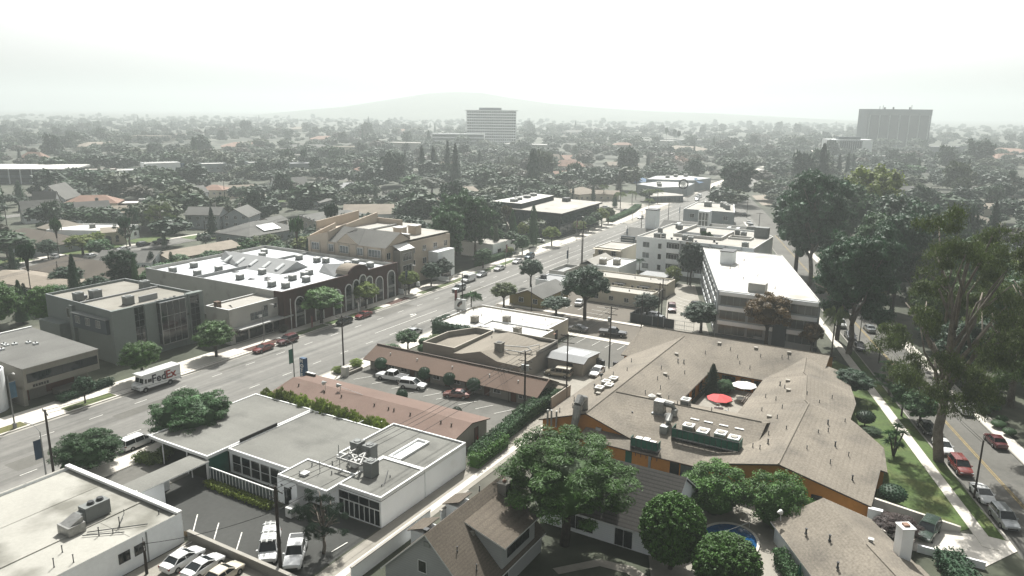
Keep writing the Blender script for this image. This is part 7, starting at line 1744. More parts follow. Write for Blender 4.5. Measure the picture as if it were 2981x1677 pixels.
me.polygons.foreach_set('material_index', np.array(mi, np.int32)); o = link(bpy.data.objects.new('distant_woods', me))
tag(o, 'hazy woods spreading between the far houses as far as the hills', 'woods', None, 'stuff')
# pale roofs showing through the far trees
ROOFN = (('roof_white','white'),('roof_tan','tan'),('roof_terracotta','terracotta'),('shingle_grey','grey'),('roof_pale','cream'))
SECT = [(-33,'at the right edge of the haze'),(-22,'below the dark tower'),(-12,'left of the white mid-rise'),(-3,'right of the white tower'),(6,'left of the white tower'),(14,'above the conifer group'),(22,'above the modern offices'),(30,'above the grandstand')]
k = 0
for dist, dn in ((560,'nearest'),(690,'second nearest'),(860,'middle'),(1120,'far'),(1500,'furthest')):
    for i, (az, sn) in enumerate(SECT):
        m, mn = ROOFN[(k*3+i) % 5]; k += 1
        a = R(30.3+az+rnd.uniform(-3,3)); d = dist*rnd.uniform(.94,1.06); x, y = d*math.cos(a), d*math.sin(a)
        if blocked(x, y, 8): continue
        big = d > 800; L_ = rnd.uniform(30,60) if big else rnd.uniform(18,26)
        if m in ('roof_white','roof_pale'):
            c, s = math.cos(a+1.2), math.sin(a+1.2); W_ = L_*.4
            flat('far_building', f'{dn} {mn} flat roof among the hazy trees {sn}', 'building', [(x+c*p-s*q, y+s*p+c*q) for p, q in ((-L_/2,-W_/2),(L_/2,-W_/2),(L_/2,W_/2),(-L_/2,W_/2))], rnd.uniform(7,10) if big else 6, 'wall_pale', m, .3, .3)
        else: house(f'{dn} {mn}-roofed house among the hazy trees {sn}', x, y, L_, L_*.5, 5, 9, a+rnd.uniform(.8,2.2), 'wall_cream', m, 'hip', nwin=0)
# ------------------------------------------------------------------ vehicles
def loft(b, sts, m=0):
    """sts: (x, half width, z bottom, z top) body stations from rear to front"""
    rings = []
    for x, w, zb, zt in sts:
        h = zt-zb
        half = [(.0,zb),(.82*w,zb),(.96*w,zb+.10*h),(w,zb+.42*h),(.975*w,zb+.78*h),(.90*w,zt-.03*h),(.55*w,zt+.015),(0,zt+.03)]
        ring = half+[(-y, z) for y, z in half[-2:0:-1]]
        k = len(b.v); b.v += [(x, y, z) for y, z in ring]; rings.append((k, len(ring)))
    for (a, n), (c, _) in zip(rings, rings[1:]):
        for i in range(n): b.f.append((a+i, a+(i+1)%n, c+(i+1)%n, c+i)); b.m.append(m)
    a, n = rings[0]; b.f.append(tuple(a+i for i in range(n-1,-1,-1))); b.m.append(m)
    a, n = rings[-1]; b.f.append(tuple(a+i for i in range(n))); b.m.append(m)
CAR = {
 # stations, greenhouse (rear base, rear roof, front roof, front base), belt height, roof height, half width, wheel xs, wheel radius
 'sedan': ([(-2.36,.62,.42,.74),(-2.28,.78,.30,.92),(-1.7,.89,.24,.98),(-.9,.91,.22,.94),(.5,.91,.22,.93),(1.2,.90,.22,.90),(1.95,.86,.24,.78),(2.28,.74,.30,.66),(2.36,.58,.38,.58)], (-1.72,-1.02,.22,1.15), .93, 1.42, .90, (-1.38,1.40), .33),
 'coupe': ([(-2.3,.62,.42,.78),(-2.2,.80,.30,.94),(-1.6,.91,.24,.97),(-.7,.92,.22,.92),(.5,.91,.22,.91),(1.2,.90,.22,.88),(1.95,.86,.24,.74),(2.26,.72,.30,.62),(2.32,.56,.38,.56)], (-1.75,-.72,.10,1.10), .91, 1.34, .91, (-1.36,1.40), .34),
 'hatch': ([(-2.1,.70,.40,.90),(-2.02,.82,.30,1.02),(-1.5,.88,.24,1.0),(0,.89,.22,.95),(1.1,.88,.22,.92),(1.8,.84,.24,.80),(2.1,.70,.32,.66)], (-2.0,-1.5,.30,1.25), .96, 1.48, .88, (-1.3,1.32), .32),
 'suv': ([(-2.32,.74,.44,.98),(-2.25,.90,.34,1.08),(-1.5,.95,.30,1.08),(0,.95,.28,1.05),(1.1,.95,.28,1.04),(1.95,.91,.30,.94),(2.28,.80,.36,.82),(2.34,.66,.44,.70)], (-2.22,-1.92,.30,1.10), 1.06, 1.72, .94, (-1.38,1.42), .38),
 'minivan': ([(-2.5,.78,.40,.98),(-2.45,.92,.30,1.05),(-1.5,.97,.26,1.04),(0,.97,.25,1.0),(1.3,.96,.25,.98),(2.1,.90,.28,.82),(2.45,.76,.34,.66),(2.52,.60,.42,.58)], (-2.44,-2.28,.35,1.55), 1.02, 1.74, .96, (-1.5,1.5), .34),
 'pickup': ([(-2.9,.88,.55,1.08),(-2.85,.98,.48,1.12),(-1.0,.99,.42,1.12),(0,.99,.40,1.10),(1.5,.98,.40,1.12),(2.5,.95,.42,1.08),(2.85,.88,.46,1.0),(2.92,.76,.52,.86)], (-.95,-.72,.62,1.25), 1.12, 1.88, .96, (-1.75,1.85), .41),
 'van': ([(-2.75,.92,.42,1.18),(-2.7,1.0,.36,1.22),(0,1.0,.34,1.2),(1.3,1.0,.34,1.18),(2.2,.96,.36,1.08),(2.62,.88,.42,.98),(2.7,.76,.48,.86)], (-2.68,-2.62,.95,1.65), 1.2, 2.08, .99, (-1.7,1.75), .39),
}
PROTO = {}
def car_proto(kind):
    st, (rb, rr, fr, fb), zb, zr, w, wx, wr = CAR[kind]
    t = thing('parked_car', 'x', 'car', 0, 0, 0)
    b = MB(); loft(b, st)
    if kind == 'pickup':
        b.box(-2.8,-1.0,-.98,-.86,1.1,1.20); b.box(-2.8,-1.0,.86,.98,1.1,1.20); b.box(-2.88,-2.78,-.9,.9,1.1,1.20)
    body = b.build('body', M['car_white'], t, smooth=42)
    if kind == 'pickup': b = MB(); b.face([(-2.76,-.84,1.165),(-1.02,-.84,1.165),(-1.02,.84,1.165),(-2.76,.84,1.165)]); b.build('truck_bed', M['metal_dark'], t)
    # glasshouse
    wb, wt = w*.93, w*.76
    B = [(rb,-wb,zb-.02),(fb,-wb,zb-.02),(fb,wb,zb-.02),(rb,wb,zb-.02)]; T = [(rr,-wt,zr-.06),(fr,-wt,zr-.06),(fr,wt,zr-.06),(rr,wt,zr-.06)]
    b = MB()
    for i in range(4): b.face([B[i],B[(i+1)%4],T[(i+1)%4],T[i]])
    b.build('window', M['glass'], t)
    b = MB(); e = .03; n = 5; P = []
    for i in range(n+1):
        x = rr-e+(fr-rr+2*e)*i/n; cr = .035*math.sin(math.pi*i/n); P.append([(x,-wt-e,zr-.07),(x,-wt*.92,zr-.01+cr*.5),(x,0,zr+.02+cr),(x,wt*.92,zr-.01+cr*.5),(x,wt+e,zr-.07)])
    for p, q in zip(P, P[1:]):
        for i in range(4): b.face([p[i],q[i],q[i+1],p[i+1]])
    b.face(P[0]); b.face(P[-1][::-1])
    roof = b.build('roof', M['car_white'], t, smooth=50)
    b = MB()
    for i in (0,1,2,3): b.tube([B[i], T[i]], .045, 5); b.tube([B[i], B[(i+1)%4]], .03, 4)
    mids = {'van': (1.05,), 'pickup': (.35,), 'coupe': ()}.get(kind, (-.2,) if kind != 'minivan' else (-.9,.4))
    for mx_ in mids:
        for s in (-1,1): b.tube([(mx_, s*wb, zb-.02),(mx_-.06, s*wt, zr-.06)], .05, 5)
    if kind == 'van':
        for s in (-1,1): b.face([(-2.66,s*(wb+.012),zb),(.85,s*(wb+.012),zb),(.75,s*(wt+.014),zr-.08),(-2.62,s*(wt+.014),zr-.08)][::s])
    b.build('window_frame', M['car_white'], t)
    for x in wx:
        for s in (-1,1):
            b = MB(); b.tube([(x,s*(w-.20),wr),(x,s*(w+.015),wr)], wr, 18); tyre = b.build('wheel', M['tyre'], t, smooth=40)
            b = MB(); b.tube([(x,s*(w-.02),wr),(x,s*(w+.03),wr)], [wr*.62,wr*.55], 12); b.build('rim', M['rim'], tyre)
    xf, xr_ = st[-2][0], st[1][0]; zf, zt_ = st[-2][3], st[1][3]
    for s in (-1,1):
        b = MB(); b.box(xf-.14,xf+.05,s*st[-2][1]*.62,s*st[-2][1]*.98,zf-.14,zf-.02); b.build('headlight', M['headlight'], t)
        b = MB(); b.box(xr_-.05,xr_+.12,s*st[1][1]*.66,s*st[1][1]*1.0,zt_-.22,zt_-.05); b.build('tail_light', M['taillight'], t)
        b = MB(); b.box(fb-.35,fb-.18,s*(w-.02),s*(w+.17),zb+.0,zb+.13); b.build('mirror', M['car_white'], t)
    b = MB(); b.box(st[-1][0]-.03,st[-1][0]+.03,-st[-1][1]*.8,st[-1][1]*.8,st[-1][2]+.02,st[-1][2]+.16); b.build('grille', M['trim_dark'], t)
    return t
def paint(o, m):
    for s in o.material_slots:
        if s.material and s.material.name.startswith('car_'): s.link = 'OBJECT'; s.material = M[m]
def dup(root, loc, rot):
    r = root.copy(); link(r); r.location = loc; r.rotation_euler = (0,0,rot)
    for ch in root.children:
        c = ch.copy(); c.parent = r; link(c)
        for g in ch.children: q = g.copy(); q.parent = c; link(q)
    return r
def car(kind, x, y, deg, m, label, group=None, cat='car', z=.02, name=None):
    first = kind not in PROTO
    if first: PROTO[kind] = car_proto(kind)
    r = PROTO[kind] if first else dup(PROTO[kind], (x,y,z), R(deg))
    r.location = (x,y,z); r.rotation_euler = (0,0,R(deg)); r['label'] = label; r['category'] = cat
    r.name = name or {'pickup':'pickup_truck','van':'work_van','minivan':'minivan'}.get(kind,'parked_car')
    if group: r['group'] = group
    elif 'group' in r.keys(): del r['group']
    for ch in r.children: paint(ch, m)
    return r
# scene.copy keeps the prototype's first paint on its own slots, so every copy is painted again
GL, GB, GS = 'cars in the corner lot', 'cars parked along the boulevard', 'cars parked along the tree-lined street'
car('sedan', 42.9, 64.0, 4, 'car_white', 'white sedan with a sunroof nearest the stained roof building in the corner lot', GL)
car('coupe', 43.2, 61.2, 4, 'car_white', 'white fastback in the corner lot beside the sunroof sedan', GL)
car('sedan', 43.2, 58.3, 4, 'car_cream', 'cream car in the corner lot, cut by the bottom edge', GL)
v = car('van', 48.9, 57.9, 222, 'car_white', 'white work van with ladders on its roof in the dark parking lot', None, 'van')
t = thing('ladder', 'aluminium ladder lying along the roof of the white work van', 'ladder', 48.9, 57.9, 2.1)
b = MB(R(222), 48.9, 57.9)
for y in (-.55,-.1,.0,.5): b.box(-2.7,1.5,y-.03,y+.03,2.2,2.28)
b.build('rail', M['metal_light'], t)
b = MB(R(222), 48.9, 57.9)
for k in range(13): b.box(-2.6+.32*k,-2.56+.32*k,-.55,-.1,2.21,2.26); b.box(-2.6+.32*k,-2.56+.32*k,0,.5,2.21,2.26)
b.build('rungs', M['metal_light'], t)
b = MB(R(222), 48.9, 57.9)
for x in (-2.2,-.6,1.0): b.box(x-.05,x+.05,-.85,.85,2.06,2.2)
b.build('rack', M['metal_grey'], t)
car('pickup', 49.7, 54.9, 218, 'car_white', 'white utility pickup beside the dark pole in the dark parking lot', None, 'pickup truck')
car('minivan', 57.8, 93.5, 0, 'car_white', 'pale minivan parked at the near kerb between the two feathery trees', GB, 'minivan')
car('coupe', 96.4, 111.9, 183, 'car_red', 'red coupe parked in front of the beige shop, nearest the delivery truck', GB)
car('suv', 102.4, 111.7, 181, 'car_maroon', 'dark red boxy four-by-four parked behind the red coupe', GB)
car('coupe', 125.3, 111.9, 182, 'car_red', 'red coupe parked before the brick arches', GB)
car('hatch', 118.9, 111.8, 181, 'car_black', 'dark small car shaded by the wide street tree at the brick building', GB)
car('suv', 158.2, 108.4, 182, 'car_silver', 'silver car driving towards the camera in the left lane')
car('van', 168.4, 112.2, 182, 'car_white', 'white van parked in the shade by the town houses', GB, 'van')
car('sedan', 176.2, 113.0, 183, 'car_silver', 'silver sedan parked behind the white van by the town houses', GB)
car('sedan', 186.2, 113.2, 183, 'car_white', 'white sedan parked alone before the pale stucco house', GB)
car('sedan', 198.3, 114.0, 183, 'car_white', 'white sedan parked in front of the blue-grey jeep', GB)
car('suv', 207, 114.6, 183, 'car_blue', 'blue-grey jeep parked under the street tree', GB)
car('sedan', 120.8, 94.2, 2, 'car_silver', 'silver sedan at the near kerb half hidden by a green tree', GB)
car('sedan', 314.2, 118.4, 184, 'car_white', 'white car parked at the end of the street tree row', GB)
car('suv', 404, 120.5, 186, 'car_white', 'white car first of the pair far along the boulevard', GB); car('van', 411, 121.5, 186, 'car_white', 'white van second of the pair far along the boulevard', GB, 'van')
car('sedan', 398, 118.6, 186, 'car_silver', 'silver car ahead of the far pair on the boulevard', GB)
car('pickup', 96.8, 80.4, 96, 'car_white', 'white crew-cab pickup in the motel court', 'vehicles in the motel court', 'pickup truck')
PROTO['pickup'].rotation_euler
car('suv', 95.6, 75.0, -77, 'car_white', 'white crossover with a sunroof in the motel court', 'vehicles in the motel court')
car('coupe', 96.2, 66.4, 108, 'car_rose', 'rose-brown coupe in the motel court', 'vehicles in the motel court')
car('sedan', 86.4, 62.2, 2, 'car_cream', 'cream car half hidden behind the rose motel roof', 'vehicles in the motel court')
car('minivan', 114.2, 56.9, 98, 'car_tan', 'tan minivan parked in front of the small garage', None, 'minivan')
car('sedan', 118.6, 51.4, 184, 'car_white', 'white sedan parked at the right side of the small garage')
car('pickup', 142.2, 58.4, -76, 'car_black', 'black pickup on the cross street', None, 'pickup truck')
car('sedan', 141.4, 66.2, 90, 'car_grey', 'dark grey car at the corner of the bright white roof')
car('sedan', 161.6, 79.6, 12, 'car_white', 'white sedan behind the low dark tree in the bungalow lot'); car('sedan', 162.2, 75.6, 12, 'car_white', 'white sedan next to the trunk of the big dark street tree')
car('suv', 168.8, 54.6, 200, 'car_maroon', 'dark red four-by-four in the parking court by the block wall')
car('suv', 172.2, 47.6, -62, 'car_white', 'white four-by-four in the parking court, nearest the camera of the two'); car('suv', 174.8, 49.6, -62, 'car_black', 'black four-by-four in the parking court behind the white one')
car('hatch', 160.6, 56.6, 80, 'car_white', 'white car half covered by the dark flat tree'); car('hatch', 158.2, 54.6, 80, 'car_silver', 'silver car against the dark screened fence')
sd = 19.5
def st(x, d): return (x, -9.8+.354*(x-93)+d)
car('sedan', 188.4, 13.8, sd, 'car_white', 'white sedan on the tree-lined street, further of the two moving away'); car('sedan', 175.8, 12.5, sd, 'car_silver', 'silver sedan on the tree-lined street, nearer of the two moving away')
for k, x, d, m, lab in (('suv',176.2,-1.2,'car_white','white four-by-four parked beyond the tall eucalyptus trunks'),('sedan',167.4,-1.2,'car_grey','grey sedan parked between the eucalyptus trunks'),('sedan',160.2,-1.2,'car_black','dark sedan parked nearest the foot of the tall eucalyptus'),
    ('sedan',122.0,-1.15,'car_black','black car parked in the shade left of the giant eucalyptus'),('sedan',115.8,-1.15,'car_white','white sedan parked right behind the giant eucalyptus trunk'),('suv',109.8,-1.2,'car_red','red crossover parked at the kerb below the giant eucalyptus'),
    ('coupe',102.8,-1.15,'car_white','white coupe parked beside the leaning dark pole'),('suv',97.2,-1.2,'car_silver','silver four-by-four parked last in the row at the right edge')):
    car(k, *st(x,d), sd+180, m, lab, GS)
car('hatch', *st(133.4,-9.9), sd, 'car_white', 'white hatchback parked at the far kerb by the clipped bushes', GS); car('sedan', *st(122.0,-9.8), sd, 'car_maroon', 'maroon sedan parked at the far kerb, cut by the right edge', GS)
car('suv', 89.6, -2.0, 168, 'car_green', 'green four-by-four on the driveway under the purple-leaved tree')
for k, (kd, x, y, a, m, lab) in enumerate((('sedan',145,231,8,'car_white','white sedan on the residential street'),('suv',153.6,233.4,8,'car_black','black car under the tall dark eucalyptus on the residential street'),('sedan',126,236.6,80,'car_white','white car at the mouth of the white driveway'),('sedan',132.4,228,8,'car_silver','silver car on the near side of the residential street'),('pickup',160,233,8,'car_black','dark pickup further along the residential street'),('sedan',140,240.5,98,'car_black','dark car in the drive behind the yellow-green tree'),
    ('sedan',235,126.4,100,'car_white','white car nearest the black office corner'),('hatch',238.6,138.4,100,'car_white','white car by the left flank of the black office'),('sedan',308,131,100,'car_white','white car first in the office car park'),('suv',312,133,100,'car_silver','silver car second in the office car park'),('sedan',316,135,100,'car_black','black car third in the office car park'),('sedan',320,137,100,'car_white','white car fourth in the office car park'),('suv',330,132,100,'car_grey','grey car beside the feather palms'),('sedan',338,146,100,'car_white','white car at the back of the office car park'),('sedan',326,150,100,'car_silver','silver car at the back of the office car park'),
    ('sedan',351,82.4,20,'car_black','black car furthest along the end of the tree-lined street'),('sedan',325,74.2,20,'car_white','white car second furthest at the end of the tree-lined street'),('suv',317,71.4,20,'car_silver','silver car in the middle of the row behind the church'),('sedan',310.6,69,20,'car_white','white car nearest in the row behind the church'),('sedan',291,61.6,20,'car_white','white car beside the tile canopy'))):
    car(kd, x, y, a, m, lab)
# the delivery truck
t = thing('delivery_truck', 'white parcel delivery truck with large dark and red lettering at the far kerb', 'truck', 73.7, 111.9)
x0, x1, y0, y1 = 71.0, 77.4, 110.85, 113.15
b = MB(); b.box(x0, x1, y0, y1, .62, 3.0); b.prism([(x0-.0,y0+.02),(x0,y1-.02),(69.9,y1-.02),(69.9,y0+.02)][::-1], .55, [1.25,1.25,1.45,1.45][::-1]) if False else None
b.build('cargo_box', M['car_white'], t)
b = MB()
def pts(y): return [(69.75,.55),(69.75,1.18),(70.0,1.42),(70.45,1.55),(70.62,2.35),(70.55,3.0),(71.0,3.0),(71.0,.55)]
L_, R_ = [(x, y0+.02, z) for x, z in pts(0)], [(x, y1-.02, z) for x, z in pts(0)]
b.face(L_[::-1]); b.face(R_)
for i in range(8): b.face([L_[i],L_[(i+1)%8],R_[(i+1)%8],R_[i]])
cab = b.build('cab', M['car_white'], t)
b = MB(); b.box(70.2,77.5,y0-.03,y1+.03,3.0,3.08); b.build('roof', M['car_white'], t)
b = MB(); b.face([(70.44,y0+.12,1.62),(70.44,y0+1.08,1.62),(70.6,y0+1.08,2.36),(70.6,y0+.12,2.36)][::-1]); b.face([(70.44,y1-1.08,1.62),(70.44,y1-.12,1.62),(70.6,y1-.12,2.36),(70.6,y1-1.08,2.36)][::-1]); b.build('windscreen', M['glass'], t)
f = face_my(69.75, y0)
win(t, f, .98, 1.55, .34, .75, 1, 1, 'car_white', 'glass', 'quarter_window', fw=.03, depth=.03); win(t, f, 1.5, 1.62, .72, .55, 1, 1, 'car_white', 'glass', 'side_window', fw=.03, depth=.03)
for x in (70.75, 75.3):
    for y, s in ((y0+.02,-1),(y1-.02,1)):
        b = MB(); b.tube([(x,y-s*.3,.42),(x,y+s*.03,.42)], .42, 18); wl_ = b.build('wheel', M['tyre'], t, smooth=40)
        b = MB(); b.tube([(x,y,.42),(x,y+s*.06,.42)], [.25,.2], 12); b.build('rim', M['rim'], wl_)
        b = MB(); n = 12
        for k in range(n):
            a, c = math.pi*k/n, math.pi*(k+1)/n
            P = [(x+q*math.cos(w_), y+s*.035, .42+q*math.sin(w_)) for q, w_ in ((.42,a),(.54,a),(.54,c),(.42,c))]; b.face(P if s > 0 else P[::-1])
        b.build('wheel_arch', M['trim_dark'], t)
b = MB(); b.box(69.62,69.78,y0+.05,y1-.05,.45,.62); b.box(77.4,77.55,y0,y1,.45,.6); b.build('bumper', M['trim_dark'], t)
for y in (y0+.2,y1-.5): b = MB(); b.box(69.7,69.77,y,y+.3,.78,1.02); b.build('headlight', M['headlight'], t)
b = MB(); b.box(69.7,69.76,y0+.6,y1-.6,.74,1.06); b.build('grille', M['metal_grey'], t)
letters(t, 'Fed', f, 2.2, 1.30, 1.95, 'ink_purple', .01, .015, fit=2.55, bold=.05); letters(t, 'Ex', f, 4.80, 1.30, 1.95, 'ink_red', .01, .015, fit=1.95, bold=.05)
b = MB(); b.box(70.25,70.27,111.4,112.6,1.50,1.52); b.build('bonnet_badge', M['ink_purple'], cab)
b = MB(); b.box(77.38,77.42,y0+.2,y1-.2,.8,2.8); b.build('rear_door', M['unit_white'], t)
# ------------------------------------------------------------------ poles, lamps, signs, wires
def utility_pole(label, x, y, h, arms=1, az=90, r=.15, trans=False, z0=0, mat='pole_wood'):
    t = thing('utility_pole', label, 'pole', x, y); b = MB(); b.tube([(x,y,z0),(x,y,h)], [r,r*.72], 8); b.build('pole', M[mat], t)
    c, s = math.cos(R(az)), math.sin(R(az))
    for k in range(arms):
        z = h-.35-1.15*k; L_ = 1.25-.1*k; b = MB(); b.tube([(x-c*L_,y-s*L_,z),(x+c*L_,y+s*L_,z)], .06, 4); arm = b.build('crossarm', M[mat], t)
        b = MB()
        for q in (-.95,-.5,.5,.95): b.cyl(x+c*L_*q, y+s*L_*q, z+.05, z+.24, .045, 6)
        b.build('insulator', M['metal_grey'], arm)
    if trans:
        for q in (-.4,.4) if trans == 2 else (.35,):
            b = MB(); b.cyl(x+c*q, y+s*q, h-3.0, h-2.1, .26, 10); b.build('transformer', M['metal_grey'], t)
    return t
for a in (('thick dark pole at the bottom of the dark parking lot',46.8,54.0,9.8,2,80,.2),('dark pole with a transformer at the bottom left edge',39.9,65.6,3.6,1,60,.16),
          ('dark pole with a single crossarm at the near kerb above the stained roof',45.2,91.4,10.2,1,75,.17),('tall black pole at the kerb by the motel entrance',96.8,91.6,10.0,1,100,.16),
          ('transformer pole at the end of the motel wing',96.6,53.9,9.9,3,95,.17,2),('slim wooden pole beside the tan minivan',105.4,51.0,11.0,2,95,.14),('tall pole beside the bins in the small parking lot',123,51,11.7,2,95,.15,1),
          ('dark pole between the cross street shadows',146.7,53.9,8.6,1,95,.13),('first of two close poles at the screened fence',152.6,52.3,10.2,2,95,.15),('second of two close poles at the screened fence',159.8,54.1,9.6,2,95,.15),
          ('plain dark pole by the yellow house',150.7,82.7,6.4,0,90,.1),('thin dark pole by the mesh gate',152.4,50.2,6.4,0,90,.08),('dark pole beside the cream balcony house',220.6,82.4,9,0,90,.14),
          ('tall dark pole at the boulevard kerb by the rainbow pylon sign',134.6,91.3,10.9,1,95,.15),('tall bare pole at the near kerb opposite the black office',201.5,93.5,14.2,0,95,.16),('dark kerb pole opposite the office tree row',204.9,95.4,10.4,1,95,.14),
          ('dark pole at the kerb left of the church pylon',261.4,98.0,10.6,1,95,.15),('tall pole at the kerb behind the church',294.1,99.0,12.2,1,95,.15),('pole standing behind the feather palms',382.2,147.2,10.8,1,95,.16),
          ('pole at the far bend of the boulevard',409,111,8.2,1,95,.15),('pole nearest the parked cars behind the church',302.7,65,8,1,95,.13),('pole further up among the parked cars behind the church',343.8,79.5,8,1,95,.13),
          ('leaning dark pole on the verge beside the white coupe',101.9,-6.6,7.8,0,90,.13),('short dark pole with a crossarm on the verge by the street',152.6,8.6,5.2,1,60,.14),
          ('dark pole left of centre behind the grey office',104.2,195.2,7.2,1,60,.15),('dark pole behind the left parapet of the brick building',154,201.9,6.4,1,60,.15),
          ('pole among the cream villas on the left',248.7,309,11.4,1,60,.16),('pole before the white flat-roofed store',226.3,332.8,8.8,1,60,.15),('pole left of the white modern clinic',311.4,463.6,10,1,60,.17),('pole beside the dark leafy tree at the left',196.8,359.3,8.8,1,60,.15),('dark thick pole at the far left edge',144.7,301,9.2,1,60,.16),('pole by the residential street left of centre',165,216.2,8.8,1,60,.15)):
    utility_pole(*a)
def street_lamp(label, x, y, h, az, L_=1.8, banner=None, side=-1, base=False):
    t = thing('street_lamp', label, 'street lamp', x, y); c, s = math.cos(R(az)), math.sin(R(az)); b = MB(); b.tube([(x,y,0),(x,y,h*.5),(x,y,h)], [.12,.09,.06], 8)
    b.tube([(x,y,h),(x+c*L_*.35,y+s*L_*.35,h+.55),(x+c*L_,y+s*L_,h+.75)], .035, 6)
    if base: b.cyl(x,y,0,.9,.28,8)
    b.build('pole', M['pole_steel'], t); b = MB(); hx, hy = x+c*L_*1.15, y+s*L_*1.15
    b.tube([(x+c*L_*.95,y+s*L_*.95,h+.74),(hx,hy,h+.74),(x+c*L_*1.4,y+s*L_*1.4,h+.68)], [.06,.15,.07], 8); b.build('lamp_head', M['unit_white'], t)
    if banner:
        b = MB(); d = side*.08; b.box(x+d, x+d+side*.85, y-.015, y+.015, h-3.3, h-.9); b.build('banner', M[banner], t)
        b = MB(); b.box(x, x+d+side*.9, y-.02, y+.02, h-.9, h-.86); b.box(x, x+d+side*.9, y-.02, y+.02, h-3.34, h-3.3); b.build('bracket', M['pole_steel'], t)
for a in (('street lamp with a blue banner on the far verge at the left edge',51.9,113.8,8.0,-85,1.3,'banner_blue',1,True),('street lamp with a dark banner beside the crossarm pole',44.4,91.6,7.6,95,2.0,'banner_navy',-1),
          ('street lamp with a green banner behind the rose motel roof',84.7,91.3,8.1,110,2.0,'banner_green',-1),('street lamp before the beige two-storey shop',100.6,116.4,7.2,-75,2.0,None),
          ('street lamp with a dark banner at the right end of the brick arches',146,116.2,7.4,-75,2.0,'banner_navy',1),('street lamp with a red banner before the pale stucco house',193.5,115.3,7.2,-75,2.0,'banner_red',1),
          ('street lamp with a framed banner at the near kerb by the cream balcony house',192,93.6,8.0,95,2,'banner_navy',-1),('street lamp with a red banner beside the rainbow pylon sign',132.7,91.4,8.6,95,2,'banner_red',-1),
          ('street lamp with a red banner at the near corner of the black office',250.3,119,7.4,-75,2,'banner_red',1),('street lamp with a blue banner by the church pylon',244,96.4,7.4,95,2,'banner_blue',-1),('street lamp with a pale banner further along by the church',310,99.4,7.8,95,2,'banner_blue',-1),
          ('street lamp on the tree-lined street behind the grey sedan',162.8,13.2,6.2,-70,2,None),('slim lamp at the far pavement by the car park',306.4,119.2,6.6,-75,2,None)):
    street_lamp(*a)
# signs
t = thing('motel_sign', 'tall blue vertical sign with white letters spelling MOTEL', 'sign', 85.8, 90.2)
b = MB(); b.box(85.45,86.15,89.6,90.7,1.1,5.5); b.build('panel', M['sign_blue'], t)
b = MB(); b.box(85.6,86.0,89.9,90.4,0,1.1); b.build('post', M['trim_dark'], t)
for k, ch in enumerate('MOTEL'): letters(t, ch, face_mx(85.45, 90.7), .2 if ch != 'M' else .12, 4.75-.82*k, .85, 'trim_white', bold=.02)
b = MB(); b.box(85.6,85.9,87.6,89.58,2.3,3.1); b.build('side_panel', M['trim_dark'], t); b = MB(); b.box(85.55,85.95,87.6,89.58,3.1,3.2); b.build('panel_top', M['trim_white'], t)
b = MB(); b.box(85.6,85.9,88.2,89.9,.3,.9); b.build('lower_panel', M['fence_wood'], t)
t = thing('pylon_sign', 'white pylon sign with a dark and orange rainbow arc by the bright white roof', 'sign', 132.6, 91.3)
b = MB(); b.box(132.2,132.5,90.6,90.9,0,3.4); b.box(132.2,132.5,89.6,89.9,0,3.4); b.build('post', M['wall_pale'], t)
b = MB(); b.box(132.2,132.6,88.9,91.8,3.4,5.6); b.build('panel', M['trim_white'], t)
b = MB()
for r0, r1, m in ((1.25,1.45,0),(1.02,1.22,0),(.80,.99,1)):
    for k in range(8):
        a, c = R(90+10*k), R(90+10*(k+1))
        b.face([(132.17,90.3+.8+q*math.cos(w_)*1.1-1.0+.9,3.6+q*math.sin(w_)*1.15) for q, w_ in ((r0,a),(r0,c),(r1,c),(r1,a))][::-1] if False else [(132.17,89.7-q*math.cos(w_)*1.0-.9+.9-.0,3.75+q*math.sin(w_)*1.1) for q, w_ in ((r0,a),(r0,c),(r1,c),(r1,a))], m)
b.build('arc', [M['trim_dark'], M['roof_terracotta']], t); b = MB(); b.box(132.1,132.7,88.8,91.9,5.6,5.72); b.box(132.1,132.7,88.8,91.9,3.28,3.4); b.build('frame', M['metal_grey'], t)
for lab, x, y, m, h in (('red and yellow feather banner stuck in the lawn before the brick building',112.2,115.0,'banner_red',3.0),('pale feather banner at the middle brick arches',127.6,115.6,'umbrella_white',2.6)):
    t = thing('feather_banner', lab, 'banner', x, y); b = MB(); b.cyl(x,y,0,h,.03,6); b.build('pole', M['metal_grey'], t); b = MB(); b.prism([(x,y-.02),(x+.5,y-.02),(x+.5,y+.02),(x,y+.02)], .3, [h,h-.3,h-.3,h]); b.build('flag', M[m], t)
for lab, x, y, w in (('low white monument sign by the brick building corner',146.6,118.4,2.0),('low grey monument sign before the town houses',164.4,117.6,3.0),('small white notice board by the town houses',155.6,119.6,1.0)):
    t = thing('monument_sign', lab, 'sign', x, y); b = MB(); b.box(x-.15,x+.15,y-w/2,y+w/2,.3,1.5); b.build('panel', M['wall_white'], t); b = MB(); b.box(x-.2,x+.2,y-w/2-.1,y+w/2+.1,0,.3); b.build('base', M['wall_block'], t)
t = thing('monument_pillar', 'cream pillar and planter wall at the motel entrance', 'pillar', 94.2, 89); b = MB(); b.box(93.7,94.6,88.3,89.4,0,1.7); b.build('pillar', M['wall_pale'], t); b = MB(); b.box(94.62,98.2,88.4,88.7,0,.6); b.box(94.62,98.2,89.3,89.6,0,.6); b.build('planter', M['wall_greytan'], t)
